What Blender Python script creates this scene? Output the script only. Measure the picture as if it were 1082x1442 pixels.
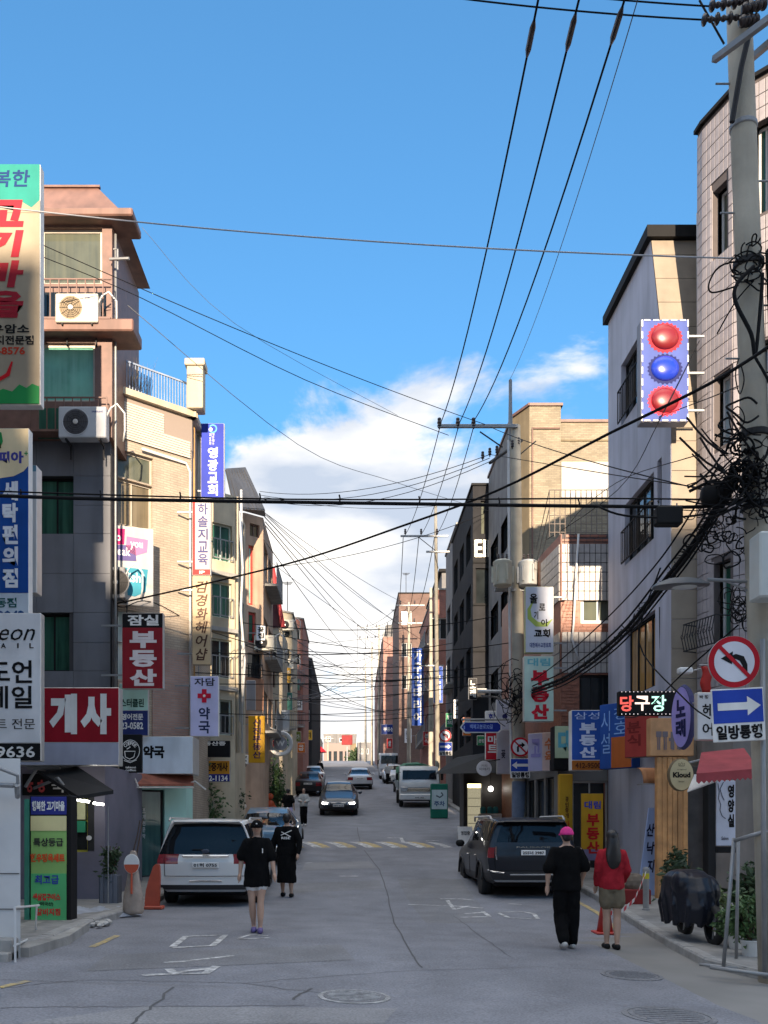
import bpy, bmesh, math, random
from math import sin, cos, pi, radians, sqrt
from mathutils import Vector, Matrix
for _o in list(bpy.data.objects):
    bpy.data.objects.remove(_o)
random.seed(7)
SC = bpy.context.scene
COL = SC.collection

# ------------------------------------------------------------------ camera
F, CX, CY, EYE = 1300.0, 495.0, 1165.0, 1.65      # focal length and principal point in photo pixels, eye height in m
cam = bpy.data.cameras.new('camera')
cam.sensor_fit = 'AUTO'; cam.sensor_width = 36.0
cam.lens = F / 1442 * 36.0
cam.shift_x = (541 - CX) / 1442
cam.shift_y = (CY - 721) / 1442
cam.clip_start = 0.1; cam.clip_end = 3000
camo = bpy.data.objects.new('camera', cam); COL.objects.link(camo)
camo.location = (0, 0, EYE); camo.rotation_euler = (radians(90), 0, 0)
SC.camera = camo

# ------------------------------------------------------------------ sky and sun
CLOUD_AT = (0.82, 0.3, 0.14)
SUN_EL, SUN_AZ = radians(13.0), radians(1.2)     # low sun almost straight behind the camera, a touch to its right
world = bpy.data.worlds.new('World'); SC.world = world; world.use_nodes = True
nt = world.node_tree; nt.nodes.clear()
def N(t, **k):
    n = nt.nodes.new(t)
    for a, b in k.items(): setattr(n, a, b)
    return n
def L(a, b): nt.links.new(a, b)
out = N('ShaderNodeOutputWorld'); bg = N('ShaderNodeBackground'); L(bg.outputs[0], out.inputs[0])
sky = N('ShaderNodeTexSky'); sky.sky_type = 'NISHITA'; sky.sun_disc = False
sky.sun_elevation = SUN_EL; sky.sun_rotation = pi - SUN_AZ
sky.air_density = 1.0; sky.dust_density = 0.3; sky.ozone_density = 2.2; sky.altitude = 50
tc = N('ShaderNodeTexCoord')
sep = N('ShaderNodeSeparateXYZ'); L(tc.outputs['Generated'], sep.inputs[0])
def MATH(op, a, b=None, c=None, clamp=False):
    n = N('ShaderNodeMath', operation=op, use_clamp=clamp)
    for i, q in enumerate((a, b, c)):
        if q is None: continue
        if isinstance(q, (int, float)): n.inputs[i].default_value = q
        else: L(q, n.inputs[i])
    return n.outputs[0]
# clouds: noise on the direction, flattened towards the horizon, thicker low down
zc = MATH('MAXIMUM', sep.outputs['Z'], 0.0)
stretch = N('ShaderNodeMapping'); stretch.inputs['Scale'].default_value = (1.0, 1.0, 1.7); stretch.inputs['Location'].default_value = CLOUD_AT
L(tc.outputs['Generated'], stretch.inputs[0])
n1 = N('ShaderNodeTexNoise'); n1.inputs['Scale'].default_value = 4.2; n1.inputs['Detail'].default_value = 10; n1.inputs['Roughness'].default_value = 0.58
n1.inputs['Distortion'].default_value = 0.25
L(stretch.outputs[0], n1.inputs['Vector'])
cov = N('ShaderNodeMapRange'); cov.interpolation_type = 'SMOOTHSTEP'   # clouds thin out with elevation
cov.inputs['From Min'].default_value = 0.34; cov.inputs['From Max'].default_value = 0.56
cov.inputs['To Min'].default_value = 0.0; cov.inputs['To Max'].default_value = 0.30
L(zc, cov.inputs['Value'])
lowb = N('ShaderNodeMapRange'); lowb.inputs['From Min'].default_value = 0.02; lowb.inputs['From Max'].default_value = 0.40
lowb.inputs['To Min'].default_value = 0.20; lowb.inputs['To Max'].default_value = 0.0; L(zc, lowb.inputs['Value'])
high = N('ShaderNodeMapRange'); high.interpolation_type = 'SMOOTHSTEP'   # broken cloud added overhead, out of view, to brighten the shaded street
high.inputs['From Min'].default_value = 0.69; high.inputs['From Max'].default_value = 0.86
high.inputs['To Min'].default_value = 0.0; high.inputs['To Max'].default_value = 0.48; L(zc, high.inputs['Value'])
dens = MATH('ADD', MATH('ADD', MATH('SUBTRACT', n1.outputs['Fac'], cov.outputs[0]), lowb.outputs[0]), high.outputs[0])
mask = N('ShaderNodeMapRange'); mask.interpolation_type = 'SMOOTHSTEP'
mask.inputs['From Min'].default_value = 0.43; mask.inputs['From Max'].default_value = 0.535
L(dens, mask.inputs['Value'])
st2 = N('ShaderNodeMapping'); st2.inputs['Scale'].default_value = (1.0, 1.0, 3.0); st2.inputs['Location'].default_value = (0.3, 0.1, 0.6)
L(tc.outputs['Generated'], st2.inputs[0])
n2 = N('ShaderNodeTexNoise'); n2.inputs['Scale'].default_value = 3.6; n2.inputs['Detail'].default_value = 7
L(st2.outputs[0], n2.inputs['Vector'])
ccol = N('ShaderNodeMix', data_type='RGBA'); ccol.inputs[6].default_value = (1.05, 1.2, 1.45, 1); ccol.inputs[7].default_value = (2.5, 2.38, 2.22, 1)
shade = N('ShaderNodeMapRange'); shade.inputs['From Min'].default_value = 0.36; shade.inputs['From Max'].default_value = 0.60
L(n2.outputs['Fac'], shade.inputs['Value']); L(shade.outputs[0], ccol.inputs[0])
skyg = N('ShaderNodeMix', data_type='RGBA', blend_type='MULTIPLY'); skyg.inputs[0].default_value = 1.0
skyg.inputs[7].default_value = (0.50, 0.76, 0.95, 1)      # the camera renders the blue more saturated than the raw sky model
L(sky.outputs[0], skyg.inputs[6])
gam = N('ShaderNodeGamma'); gam.inputs[1].default_value = 0.7; L(skyg.outputs[2], gam.inputs[0])
skyh = N('ShaderNodeMix', data_type='RGBA', blend_type='MULTIPLY'); skyh.inputs[0].default_value = 1.0
skyh.inputs[7].default_value = (0.255, 0.395, 0.475, 1); L(gam.outputs[0], skyh.inputs[6])
mixc = N('ShaderNodeMix', data_type='RGBA')
celev = N('ShaderNodeMapRange'); celev.inputs['From Min'].default_value = 0.45; celev.inputs['From Max'].default_value = 0.75   # added overhead cloud is made brighter than the cloud in view, as fill light
celev.inputs['To Min'].default_value = 0.66; celev.inputs['To Max'].default_value = 1.15; L(zc, celev.inputs['Value'])
cfin = N('ShaderNodeMix', data_type='RGBA', blend_type='MULTIPLY'); cfin.inputs[0].default_value = 1.0; L(ccol.outputs[2], cfin.inputs[6]); L(celev.outputs[0], cfin.inputs[7])
L(mask.outputs[0], mixc.inputs[0]); L(skyh.outputs[2], mixc.inputs[6]); L(cfin.outputs[2], mixc.inputs[7])
L(mixc.outputs[2], bg.inputs[0]); bg.inputs[1].default_value = 0.15

sl = bpy.data.lights.new('sun', 'SUN'); sl.energy = 2.0; sl.angle = radians(0.5); sl.color = (1.0, 0.81, 0.60)
so = bpy.data.objects.new('sun', sl); COL.objects.link(so)
_sd = Vector((sin(SUN_AZ) * cos(SUN_EL), -cos(SUN_AZ) * cos(SUN_EL), sin(SUN_EL)))      # towards the sun
so.rotation_euler = _sd.to_track_quat('Z', 'Y').to_euler(); so.location = (0, -40, 60)
vs = SC.view_settings
vs.view_transform = 'Standard'; vs.look = 'None'; vs.gamma = 1.0; vs.use_curve_mapping = False
vs.exposure = 2.58
SC.cycles.max_bounces = 6; SC.cycles.diffuse_bounces = 3; SC.cycles.glossy_bounces = 3
SC.cycles.transmission_bounces = 3; SC.cycles.use_denoising = True

# ------------------------------------------------------------------ geometry helpers
def W(u, v, D):
    """photo pixel + distance -> point in the street"""
    return Vector(((u - CX) * D / F, D, EYE - (v - CY) * D / F))
_BP = [(-80, -0.3), (-20, -0.05), (0, 0.0), (8, 0.0), (13, 0.045), (18, 0.07), (21, 0.19), (25, 0.53), (30, 1.0), (42, 2.13), (60, 3.83), (150, 12.33),
       (160, 13.15), (168, 13.4), (180, 13.3), (260, 10.5), (900, -10)]
def road_base(y):
    if y <= _BP[0][0]: return _BP[0][1]
    for i in range(len(_BP) - 1):
        (a, za), (b, zb) = _BP[i], _BP[i + 1]
        if y <= b:
            m = (zb - za) / (b - a)
            m0 = (zb - _BP[i-1][1]) / (b - _BP[i-1][0]) if i > 0 else m
            m1 = (_BP[i+2][1] - za) / (_BP[i+2][0] - a) if i + 2 < len(_BP) else m
            t = (y - a) / (b - a); h = b - a
            return (2*t**3-3*t*t+1)*za + (t**3-2*t*t+t)*h*m0 + (-2*t**3+3*t*t)*zb + (t**3-t*t)*h*m1
    return _BP[-1][1]
def gz(x, y):
    c = -0.034
    k = 1.0 if y < 13.5 else max(0.0, 1 - (y - 13.5) / 5.0)
    xx = max(-6, min(6, x))
    return road_base(y) + c * k * xx * (1.0 if y > -5 else 0.3)
def cen(y):                                     # centre line of the street
    if y < 45: return 0.9
    return max(-1.2, 0.9 - (y - 45) * 0.0148)
def G(u, v):
    """photo pixel -> point on the ground"""
    D = 12.0
    lo, hi = 4.0, 158.0
    for _ in range(50):
        D = (lo + hi) / 2
        p = W(u, v, D)
        if p.z > gz(p.x, D): lo = D
        else: hi = D
    return W(u, v, D)
def GP(x, y, dz=0.0): return Vector((x, y, gz(x, y) + dz))

class MB:
    def __init__(s): s.v = []; s.f = []; s.uv = {}
    def quad(s, a, b, c, d, uv=None):
        n = len(s.v); s.v += [Vector(a), Vector(b), Vector(c), Vector(d)]
        if uv: s.uv[len(s.f)] = uv
        s.f.append((n, n+1, n+2, n+3)); return s
    def poly(s, pts):
        n = len(s.v); s.v += [Vector(p) for p in pts]; s.f.append(tuple(range(n, n+len(pts)))); return s
    def obox(s, o, ex, ey, ez, X, Y, Z):
        o = Vector(o); n = len(s.v)
        for z in Z:
            for x, y in ((X[0], Y[0]), (X[1], Y[0]), (X[1], Y[1]), (X[0], Y[1])):
                s.v.append(o + ex*x + ey*y + ez*z)
        for q in ((3,2,1,0), (4,5,6,7), (0,1,5,4), (1,2,6,5), (2,3,7,6), (3,0,4,7)):
            s.f.append(tuple(n+i for i in q))
        return s
    def box(s, x0, x1, y0, y1, z0, z1):
        return s.obox((0,0,0), Vector((1,0,0)), Vector((0,1,0)), Vector((0,0,1)), (x0,x1), (y0,y1), (z0,z1))
    def cbox(s, x0, x1, y0, y1, z0, z1, c=0.01, M=None):
        """box with chamfered edges"""
        bm = bmesh.new(); bmesh.ops.create_cube(bm, size=1.0)
        for v in bm.verts:
            v.co = Vector(((x0+x1)/2 + v.co.x*(x1-x0), (y0+y1)/2 + v.co.y*(y1-y0), (z0+z1)/2 + v.co.z*(z1-z0)))
        bmesh.ops.bevel(bm, geom=bm.edges[:], offset=min(c, abs(x1-x0)*.45, abs(y1-y0)*.45, abs(z1-z0)*.45), segments=1, affect='EDGES')
        s.bm(bm, M); return s
    def bm(s, bm, M=None):
        n = len(s.v); bm.verts.index_update()
        for v in bm.verts: s.v.append((M @ v.co) if M else v.co.copy())
        for f in bm.faces: s.f.append(tuple(n + v.index for v in f.verts))
        bm.free(); return s
    def rings(s, rings, cap0=True, cap1=True, closed=True):
        n0 = len(s.v); k = len(rings[0])
        for r in rings: s.v += [Vector(p) for p in r]
        for i in range(len(rings)-1):
            for j in range(k if closed else k-1):
                a = n0+i*k+j; b = n0+i*k+(j+1) % k
                s.f.append((a, b, b+k, a+k))
        if cap0: s.f.append(tuple(n0+j for j in reversed(range(k))))
        if cap1: s.f.append(tuple(n0+(len(rings)-1)*k+j for j in range(k)))
        return s
    def tube(s, pts, r, n=6, cap=True):
        pts = [Vector(p) for p in pts]; R = []
        rr = r if isinstance(r, (list, tuple)) else [r]*len(pts)
        up = None
        for i, p in enumerate(pts):
            d = (pts[min(i+1, len(pts)-1)] - pts[max(i-1, 0)])
            if d.length < 1e-9: d = Vector((0,0,1))
            d.normalize()
            if up is None: up = d.orthogonal()
            up = (up - d*up.dot(d))
            if up.length < 1e-6: up = d.orthogonal()
            up.normalize()
            w = d.cross(up)
            R.append([p + (up*cos(2*pi*j/n) + w*sin(2*pi*j/n))*rr[i] for j in range(n)])
        return s.rings(R, cap, cap)
    def cyl(s, a, b, r0, r1=None, n=12):
        return s.tube([a, b], [r0, r0 if r1 is None else r1], n)
    def lathe(s, prof, o=(0,0,0), ax='Z', n=20, caps=True):
        """prof: list of (radius, height)"""
        o = Vector(o); R = []
        for r, h in prof:
            ring = []
            for j in range(n):
                a = 2*pi*j/n
                if ax == 'Z': p = Vector((r*cos(a), r*sin(a), h))
                elif ax == 'Y': p = Vector((r*cos(a), h, -r*sin(a)))
                else: p = Vector((h, r*cos(a), r*sin(a)))
                ring.append(o+p)
            R.append(ring)
        return s.rings(R, caps and prof[0][0] > 1e-4, caps and prof[-1][0] > 1e-4)
    def ell(s, c, rx, ry, rz, n=14, m=9, M=None):
        R = []
        for i in range(1, m):
            t = pi*i/m
            R.append([Vector((rx*sin(t)*cos(2*pi*j/n), ry*sin(t)*sin(2*pi*j/n), -rz*cos(t))) for j in range(n)])
        n0 = len(s.v)
        s.rings(R, True, True)
        c = Vector(c)
        for i in range(n0, len(s.v)): s.v[i] = (M @ s.v[i] if M else s.v[i]) + c
        return s
    def prism(s, poly, z0, z1):
        return s.rings([[Vector((x, y, z0)) for x, y in poly], [Vector((x, y, z1)) for x, y in poly]])
    def mesh(s, name, off=None):
        me = bpy.data.meshes.new(name)
        o = Vector(off) if off is not None else Vector((0,0,0))
        me.from_pydata([tuple(v - o) for v in s.v], [], s.f)
        if s.uv:
            lay = me.uv_layers.new(name='UVMap')
            for fi, uv in s.uv.items():
                p = me.polygons[fi]
                for k, li in enumerate(p.loop_indices): lay.data[li].uv = uv[k]
        return me
    def build(s, name, mat, parent=None, off=None, smooth=False, loc=None):
        me = s.mesh(name, off)
        if smooth: 
            for p in me.polygons: p.use_smooth = True
        me.materials.append(mat)
        return link(name, me, parent, loc)
def link(name, data, parent=None, loc=None, rz=None):
    o = bpy.data.objects.new(name, data); COL.objects.link(o)
    if parent: o.parent = parent
    if loc is not None: o.location = loc
    if rz is not None: o.rotation_euler = (0, 0, rz)
    return o
def tag(o, label=None, cat=None, group=None, kind=None):
    if label: o['label'] = label
    if cat: o['category'] = cat
    if group: o['group'] = group
    if kind: o['kind'] = kind
    return o
def thing(name, label, cat, loc=(0,0,0), rz=0.0, group=None):
    o = link(name, None, None, loc, rz); o.empty_display_size = 0.2
    return tag(o, label, cat, group)
def auto_smooth(o, ang=40):
    me = o.data
    for p in me.polygons: p.use_smooth = True
    me.set_sharp_from_angle(angle=radians(ang))
    return o
def copy_tree(o, parent=None):
    c = o.copy(); COL.objects.link(c); c.parent = parent
    for ch in o.children: copy_tree(ch, c)
    return c

# ------------------------------------------------------------------ materials
_mats = {}
def M(name, col=(0.5,0.5,0.5), rough=0.6, var=0.12, scale=4.0, bump=0.0, bscale=40.0, metal=0.0, spec=0.5, streak=0.0, emit=0.0, coat=0.0, ecol=None):
    if name in _mats: return _mats[name]
    m = bpy.data.materials.new(name); m.use_nodes = True
    t = m.node_tree; p = t.nodes['Principled BSDF']
    p.inputs['Roughness'].default_value = rough; p.inputs['Metallic'].default_value = metal
    p.inputs['Specular IOR Level'].default_value = spec
    if coat: p.inputs['Coat Weight'].default_value = coat; p.inputs['Coat Roughness'].default_value = 0.05
    geo = t.nodes.new('ShaderNodeNewGeometry')
    no = t.nodes.new('ShaderNodeTexNoise'); no.inputs['Scale'].default_value = scale; no.inputs['Detail'].default_value = 6
    t.links.new(geo.outputs['Position'], no.inputs['Vector'])
    mr = t.nodes.new('ShaderNodeMapRange'); mr.inputs['From Min'].default_value = 0.3; mr.inputs['From Max'].default_value = 0.7
    mr.inputs['To Min'].default_value = 1 - var; mr.inputs['To Max'].default_value = 1 + var
    t.links.new(no.outputs['Fac'], mr.inputs['Value'])
    fac = mr.outputs[0]
    if streak:
        mp = t.nodes.new('ShaderNodeMapping'); mp.inputs['Scale'].default_value = (1.9, 1.9, 0.22)
        t.links.new(geo.outputs['Position'], mp.inputs[0])
        ns = t.nodes.new('ShaderNodeTexNoise'); ns.inputs['Scale'].default_value = 1.6; ns.inputs['Detail'].default_value = 5
        t.links.new(mp.outputs[0], ns.inputs['Vector'])
        m2 = t.nodes.new('ShaderNodeMapRange'); m2.inputs['From Min'].default_value = 0.42; m2.inputs['From Max'].default_value = 0.68
        m2.inputs['To Min'].default_value = 1.0; m2.inputs['To Max'].default_value = 1 - streak
        t.links.new(ns.outputs['Fac'], m2.inputs['Value'])
        mm = t.nodes.new('ShaderNodeMath'); mm.operation = 'MULTIPLY'
        t.links.new(fac, mm.inputs[0]); t.links.new(m2.outputs[0], mm.inputs[1]); fac = mm.outputs[0]
    mx = t.nodes.new('ShaderNodeMix'); mx.data_type = 'RGBA'; mx.blend_type = 'MULTIPLY'; mx.inputs[0].default_value = 1
    mx.inputs[6].default_value = (*col, 1); t.links.new(fac, mx.inputs[7])
    t.links.new(mx.outputs[2], p.inputs['Base Color'])
    if bump:
        nb = t.nodes.new('ShaderNodeTexNoise'); nb.inputs['Scale'].default_value = bscale; nb.inputs['Detail'].default_value = 4
        t.links.new(geo.outputs['Position'], nb.inputs['Vector'])
        b = t.nodes.new('ShaderNodeBump'); b.inputs['Strength'].default_value = bump; b.inputs['Distance'].default_value = 0.02
        t.links.new(nb.outputs['Fac'], b.inputs['Height']); t.links.new(b.outputs[0], p.inputs['Normal'])
    if emit:
        e = ecol or col
        p.inputs['Emission Color'].default_value = (*e, 1); p.inputs['Emission Strength'].default_value = emit
    _mats[name] = m; return m
def Mbrick(name, c1, c2, mortar, bw=0.21, bh=0.07, rough=0.8, ms=0.008):
    """brick courses on the wall's own metre-scaled UVs"""
    if name in _mats: return _mats[name]
    m = bpy.data.materials.new(name); m.use_nodes = True
    t = m.node_tree; p = t.nodes['Principled BSDF']; p.inputs['Roughness'].default_value = rough
    uv = t.nodes.new('ShaderNodeUVMap'); br = t.nodes.new('ShaderNodeTexBrick')
    br.inputs['Color1'].default_value = (*c1, 1); br.inputs['Color2'].default_value = (*c2, 1); br.inputs['Mortar'].default_value = (*mortar, 1)
    br.inputs['Scale'].default_value = 1.0; br.inputs['Brick Width'].default_value = bw; br.inputs['Row Height'].default_value = bh
    br.inputs['Mortar Size'].default_value = ms; br.inputs['Bias'].default_value = 0.0
    t.links.new(uv.outputs[0], br.inputs['Vector'])
    no = t.nodes.new('ShaderNodeTexNoise'); no.inputs['Scale'].default_value = 1.2; no.inputs['Detail'].default_value = 7
    t.links.new(uv.outputs[0], no.inputs['Vector'])
    mr = t.nodes.new('ShaderNodeMapRange'); mr.inputs['From Min'].default_value = 0.3; mr.inputs['From Max'].default_value = 0.7
    mr.inputs['To Min'].default_value = 0.78; mr.inputs['To Max'].default_value = 1.12; t.links.new(no.outputs['Fac'], mr.inputs['Value'])
    mx = t.nodes.new('ShaderNodeMix'); mx.data_type = 'RGBA'; mx.blend_type = 'MULTIPLY'; mx.inputs[0].default_value = 1
    t.links.new(br.outputs['Color'], mx.inputs[6]); t.links.new(mr.outputs[0], mx.inputs[7]); t.links.new(mx.outputs[2], p.inputs['Base Color'])
    b = t.nodes.new('ShaderNodeBump'); b.inputs['Strength'].default_value = 0.6; b.inputs['Distance'].default_value = 0.01
    inv = t.nodes.new('ShaderNodeMath'); inv.operation = 'SUBTRACT'; inv.inputs[0].default_value = 1.0
    t.links.new(br.outputs['Fac'], inv.inputs[1]); t.links.new(inv.outputs[0], b.inputs['Height']); t.links.new(b.outputs[0], p.inputs['Normal'])
    _mats[name] = m; return m
def Mglass(name, col, curtain=None, rough=0.03):
    """window pane: reflective, tinted, optionally a curtain seen through it"""
    if name in _mats: return _mats[name]
    m = M(name, col, rough, 0.35, 1.7, spec=0.5)
    if curtain:
        t = m.node_tree; p = t.nodes['Principled BSDF']
        mx = next(n for n in t.nodes if n.type == 'MIX')
        geo = next(n for n in t.nodes if n.type == 'NEW_GEOMETRY')
        mp = t.nodes.new('ShaderNodeMapping'); mp.inputs['Scale'].default_value = (4, 4, 0.2); t.links.new(geo.outputs['Position'], mp.inputs[0])
        w = t.nodes.new('ShaderNodeTexNoise'); w.inputs['Scale'].default_value = 2.0; t.links.new(mp.outputs[0], w.inputs['Vector'])
        r = t.nodes.new('ShaderNodeMapRange'); r.inputs['From Min'].default_value = 0.3; r.inputs['From Max'].default_value = 0.75; t.links.new(w.outputs['Fac'], r.inputs['Value'])
        m3 = t.nodes.new('ShaderNodeMix'); m3.data_type = 'RGBA'; m3.inputs[7].default_value = (*curtain, 1)
        t.links.new(r.outputs[0], m3.inputs[0]); t.links.new(mx.outputs[2], m3.inputs[6]); t.links.new(m3.outputs[2], p.inputs['Base Color'])
    return m
def Mpaint(name, col, rough=0.3, metal=0.0, coat=0.6):
    return M(name, col, rough, 0.05, 2.0, metal=metal, coat=coat)
BLACK = M('black_plastic', (0.010,0.010,0.011), 0.7, spec=0.2)
DARK = M('dark_metal', (0.025,0.025,0.027), 0.65, spec=0.25)
WHITE = M('white_paint', (0.62,0.62,0.61), 0.6, 0.08, spec=0.3)
STEEL = M('galvanised_steel', (0.27,0.275,0.28), 0.5, 0.15, metal=0.3)
ALU = M('aluminium_frame', (0.55,0.54,0.52), 0.4, 0.08, metal=0.4)
CONC = M('concrete', (0.34,0.33,0.31), 0.85, 0.2, 2.5, 0.3, 30, streak=0.3)
RUBBER = M('tyre_rubber', (0.015,0.015,0.016), 0.8)

# ------------------------------------------------------------------ lettering
_txt_cache = {}
_tcu = bpy.data.curves.new('lettering', 'FONT'); _tob = bpy.data.objects.new('lettering_source', _tcu)
def glyphs(body, bold=0.0, shear=0.0):
    """outlines of a string as (verts2d, faces), unit height"""
    key = (body, bold, shear)
    if key in _txt_cache: return _txt_cache[key]
    _tcu.body = body; _tcu.offset = bold; _tcu.shear = shear; _tcu.resolution_u = 2; _tcu.size = 1.0
    me = _tob.to_mesh()
    vs_ = [(v.co.x, v.co.y) for v in me.vertices]; fs = [tuple(p.vertices) for p in me.polygons]
    _tob.to_mesh_clear()
    _txt_cache[key] = (vs_, fs); return vs_, fs
def text_mb(mb, body, x0, x1, z0, z1, y, bold=0.025, shear=0.0, keep=False):
    """fit a line of text into a rectangle of the local XZ plane (faces -Y)"""
    vs_, fs = glyphs(body, bold, shear)
    if not vs_: return mb
    ax = min(v[0] for v in vs_); bx = max(v[0] for v in vs_); az = min(v[1] for v in vs_); bz = max(v[1] for v in vs_)
    sx = (x1-x0)/max(1e-6, bx-ax); sz = (z1-z0)/max(1e-6, bz-az)
    ox = oz = 0
    if keep:
        s_ = min(sx, sz); ox = ((x1-x0)-(bx-ax)*s_)/2; oz = ((z1-z0)-(bz-az)*s_)/2; sx = sz = s_
    n = len(mb.v)
    for a, b in vs_: mb.v.append(Vector((x0+ox+(a-ax)*sx, y, z0+oz+(b-az)*sz)))
    for f in fs: mb.f.append(tuple(n+i for i in f))
    return mb
def vtext_mb(mb, body, x0, x1, z0, z1, y, bold=0.025, gap=0.12, shear=0.0):
    """vertical lettering, one character under the other"""
    k = len(body); h = (z1-z0)/(k + gap*(k-1))
    for i, c in enumerate(body):
        if c == ' ': continue
        t = z1 - i*h*(1+gap)
        text_mb(mb, c, x0, x1, t-h, t, y, bold, shear)
    return mb
# ================================================================== ground, road, pavements
def asphalt(name, base, crackmix=0.5):
    m = bpy.data.materials.new(name); m.use_nodes = True; _mats[name] = m
    t = m.node_tree; p = t.nodes['Principled BSDF']; p.inputs['Roughness'].default_value = 0.82
    p.inputs['Specular IOR Level'].default_value = 0.35
    g = t.nodes.new('ShaderNodeNewGeometry')
    def noise(s, d=6, sc=None):
        n = t.nodes.new('ShaderNodeTexNoise'); n.inputs['Scale'].default_value = s; n.inputs['Detail'].default_value = d
        if sc:
            mp = t.nodes.new('ShaderNodeMapping'); mp.inputs['Scale'].default_value = sc; t.links.new(g.outputs['Position'], mp.inputs[0]); t.links.new(mp.outputs[0], n.inputs['Vector'])
        else: t.links.new(g.outputs['Position'], n.inputs['Vector'])
        return n.outputs['Fac']
    def rng(f, a, b, c, d):
        r = t.nodes.new('ShaderNodeMapRange'); t.links.new(f, r.inputs['Value'])
        for k, q in zip(('From Min','From Max','To Min','To Max'), (a, b, c, d)): r.inputs[k].default_value = q
        return r.outputs[0]
    def mul(a, b):
        x = t.nodes.new('ShaderNodeMath'); x.operation = 'MULTIPLY'; t.links.new(a, x.inputs[0]); t.links.new(b, x.inputs[1]); return x.outputs[0]
    big = rng(noise(0.28, 4, (1.6, 0.45, 1)), 0.32, 0.68, 0.84, 1.14)        # long worn lanes
    mid = rng(noise(1.5, 8), 0.32, 0.68, 0.87, 1.11)                            # patches and oil
    fine = rng(noise(42, 5), 0.25, 0.75, 0.68, 1.32)                         # aggregate
    f = mul(mul(big, mid), fine)
    mx = t.nodes.new('ShaderNodeMix'); mx.data_type = 'RGBA'; mx.blend_type = 'MULTIPLY'; mx.inputs[0].default_value = 1
    mx.inputs[6].default_value = (*base, 1); t.links.new(f, mx.inputs[7]); t.links.new(mx.outputs[2], p.inputs['Base Color'])
    b = t.nodes.new('ShaderNodeBump'); b.inputs['Strength'].default_value = 0.35; b.inputs['Distance'].default_value = 0.01
    t.links.new(noise(60, 4), b.inputs['Height']); t.links.new(b.outputs[0], p.inputs['Normal'])
    return m
ASPH = asphalt('asphalt', (0.198, 0.203, 0.225))
SEAM = M('asphalt_seam', (0.085, 0.085, 0.088), 0.9)
def worn(name, col, lo=.44, hi=.60):
    """paint worn through to the asphalt in flecks"""
    m = M(name, col, .75, .2, 9); t = m.node_tree; p = t.nodes['Principled BSDF']; mx = next(n for n in t.nodes if n.type == 'MIX'); g = next(n for n in t.nodes if n.type == 'NEW_GEOMETRY')
    n = t.nodes.new('ShaderNodeTexNoise'); n.inputs['Scale'].default_value = 7; n.inputs['Detail'].default_value = 9; n.inputs['Roughness'].default_value = .75; t.links.new(g.outputs['Position'], n.inputs['Vector'])
    r = t.nodes.new('ShaderNodeMapRange'); r.inputs['From Min'].default_value = lo; r.inputs['From Max'].default_value = hi; t.links.new(n.outputs['Fac'], r.inputs['Value'])
    m3 = t.nodes.new('ShaderNodeMix'); m3.data_type = 'RGBA'; m3.inputs[6].default_value = (.20, .20, .20, 1); t.links.new(r.outputs[0], m3.inputs[0]); t.links.new(mx.outputs[2], m3.inputs[7]); t.links.new(m3.outputs[2], p.inputs['Base Color']); return m
MARK = worn('worn_road_paint', (0.68, 0.68, 0.67), .40, .62)
MARKY = worn('worn_yellow_paint', (0.55, 0.40, 0.12), .36, .60)
RIMP = worn('manhole_paint', (.42, .42, .42), .40, .60)
PAVE = M('pavement_concrete', (0.24, 0.235, 0.225), 0.85, 0.22, 3, 0.3, 40)
KERB = M('kerb_granite', (0.30, 0.295, 0.285), 0.8, 0.2, 6, 0.2, 60)
EARTH = M('ground_concrete', (0.2, 0.195, 0.185), 0.9, 0.25, 0.5)

def sheet(name, xs, ys, dz, mat, fx=None):
    """sheet draped over the terrain; fx(y) -> (x0, x1)"""
    mb = MB()
    for y in ys:
        a, b = fx(y)
        for x in xs: q = a+(b-a)*x; mb.v.append(Vector((q, y, gz(q, y)+dz)))
    k = len(xs)
    for i in range(len(ys)-1):
        for j in range(k-1):
            n = i*k+j; mb.f.append((n, n+1, n+1+k, n+k))
    return mb.build(name, mat, smooth=True)
YS = [-80, -50, -30, -20, -12] + [-8+0.5*i for i in range(0, 80)] + [32+2*i for i in range(0, 80)] + [195, 220, 260, 400, 900]
tag(sheet('ground', [0, .3, .44, .47, .485, .5, .515, .53, .56, .7, 1], YS, -0.03, EARTH, lambda y: (-260-abs(y)*.4, 260+abs(y)*.4)), kind='structure')
def road_w(y):
    if y < 9.2: return (-60, 60)
    if y < 11.5: k = (y-9.2)/2.3; return (-3.75-6*(1-k)**3, 4.45+8*(1-k)**3)
    if y < 20: k = (y-11.5)/8.5; return (-3.75-.25*k, 4.45+.75*k)
    if y < 45: return (-4.0+(y-20)*.02, 5.2)
    return (cen(y)-4.1, cen(y)+4.3)
RYS = [y for y in YS if 9.2 <= y <= 270] + [9.25, 9.3, 9.4, 9.6, 9.8]
road = tag(sheet('road', [0, .05, .15, .25, .35, .45, .55, .65, .75, .85, .95, 1], sorted(set([-9, -5, 0, 3, 6, 8, 9, 9.19] + RYS)), 0.0, ASPH, road_w), kind='structure')
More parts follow.
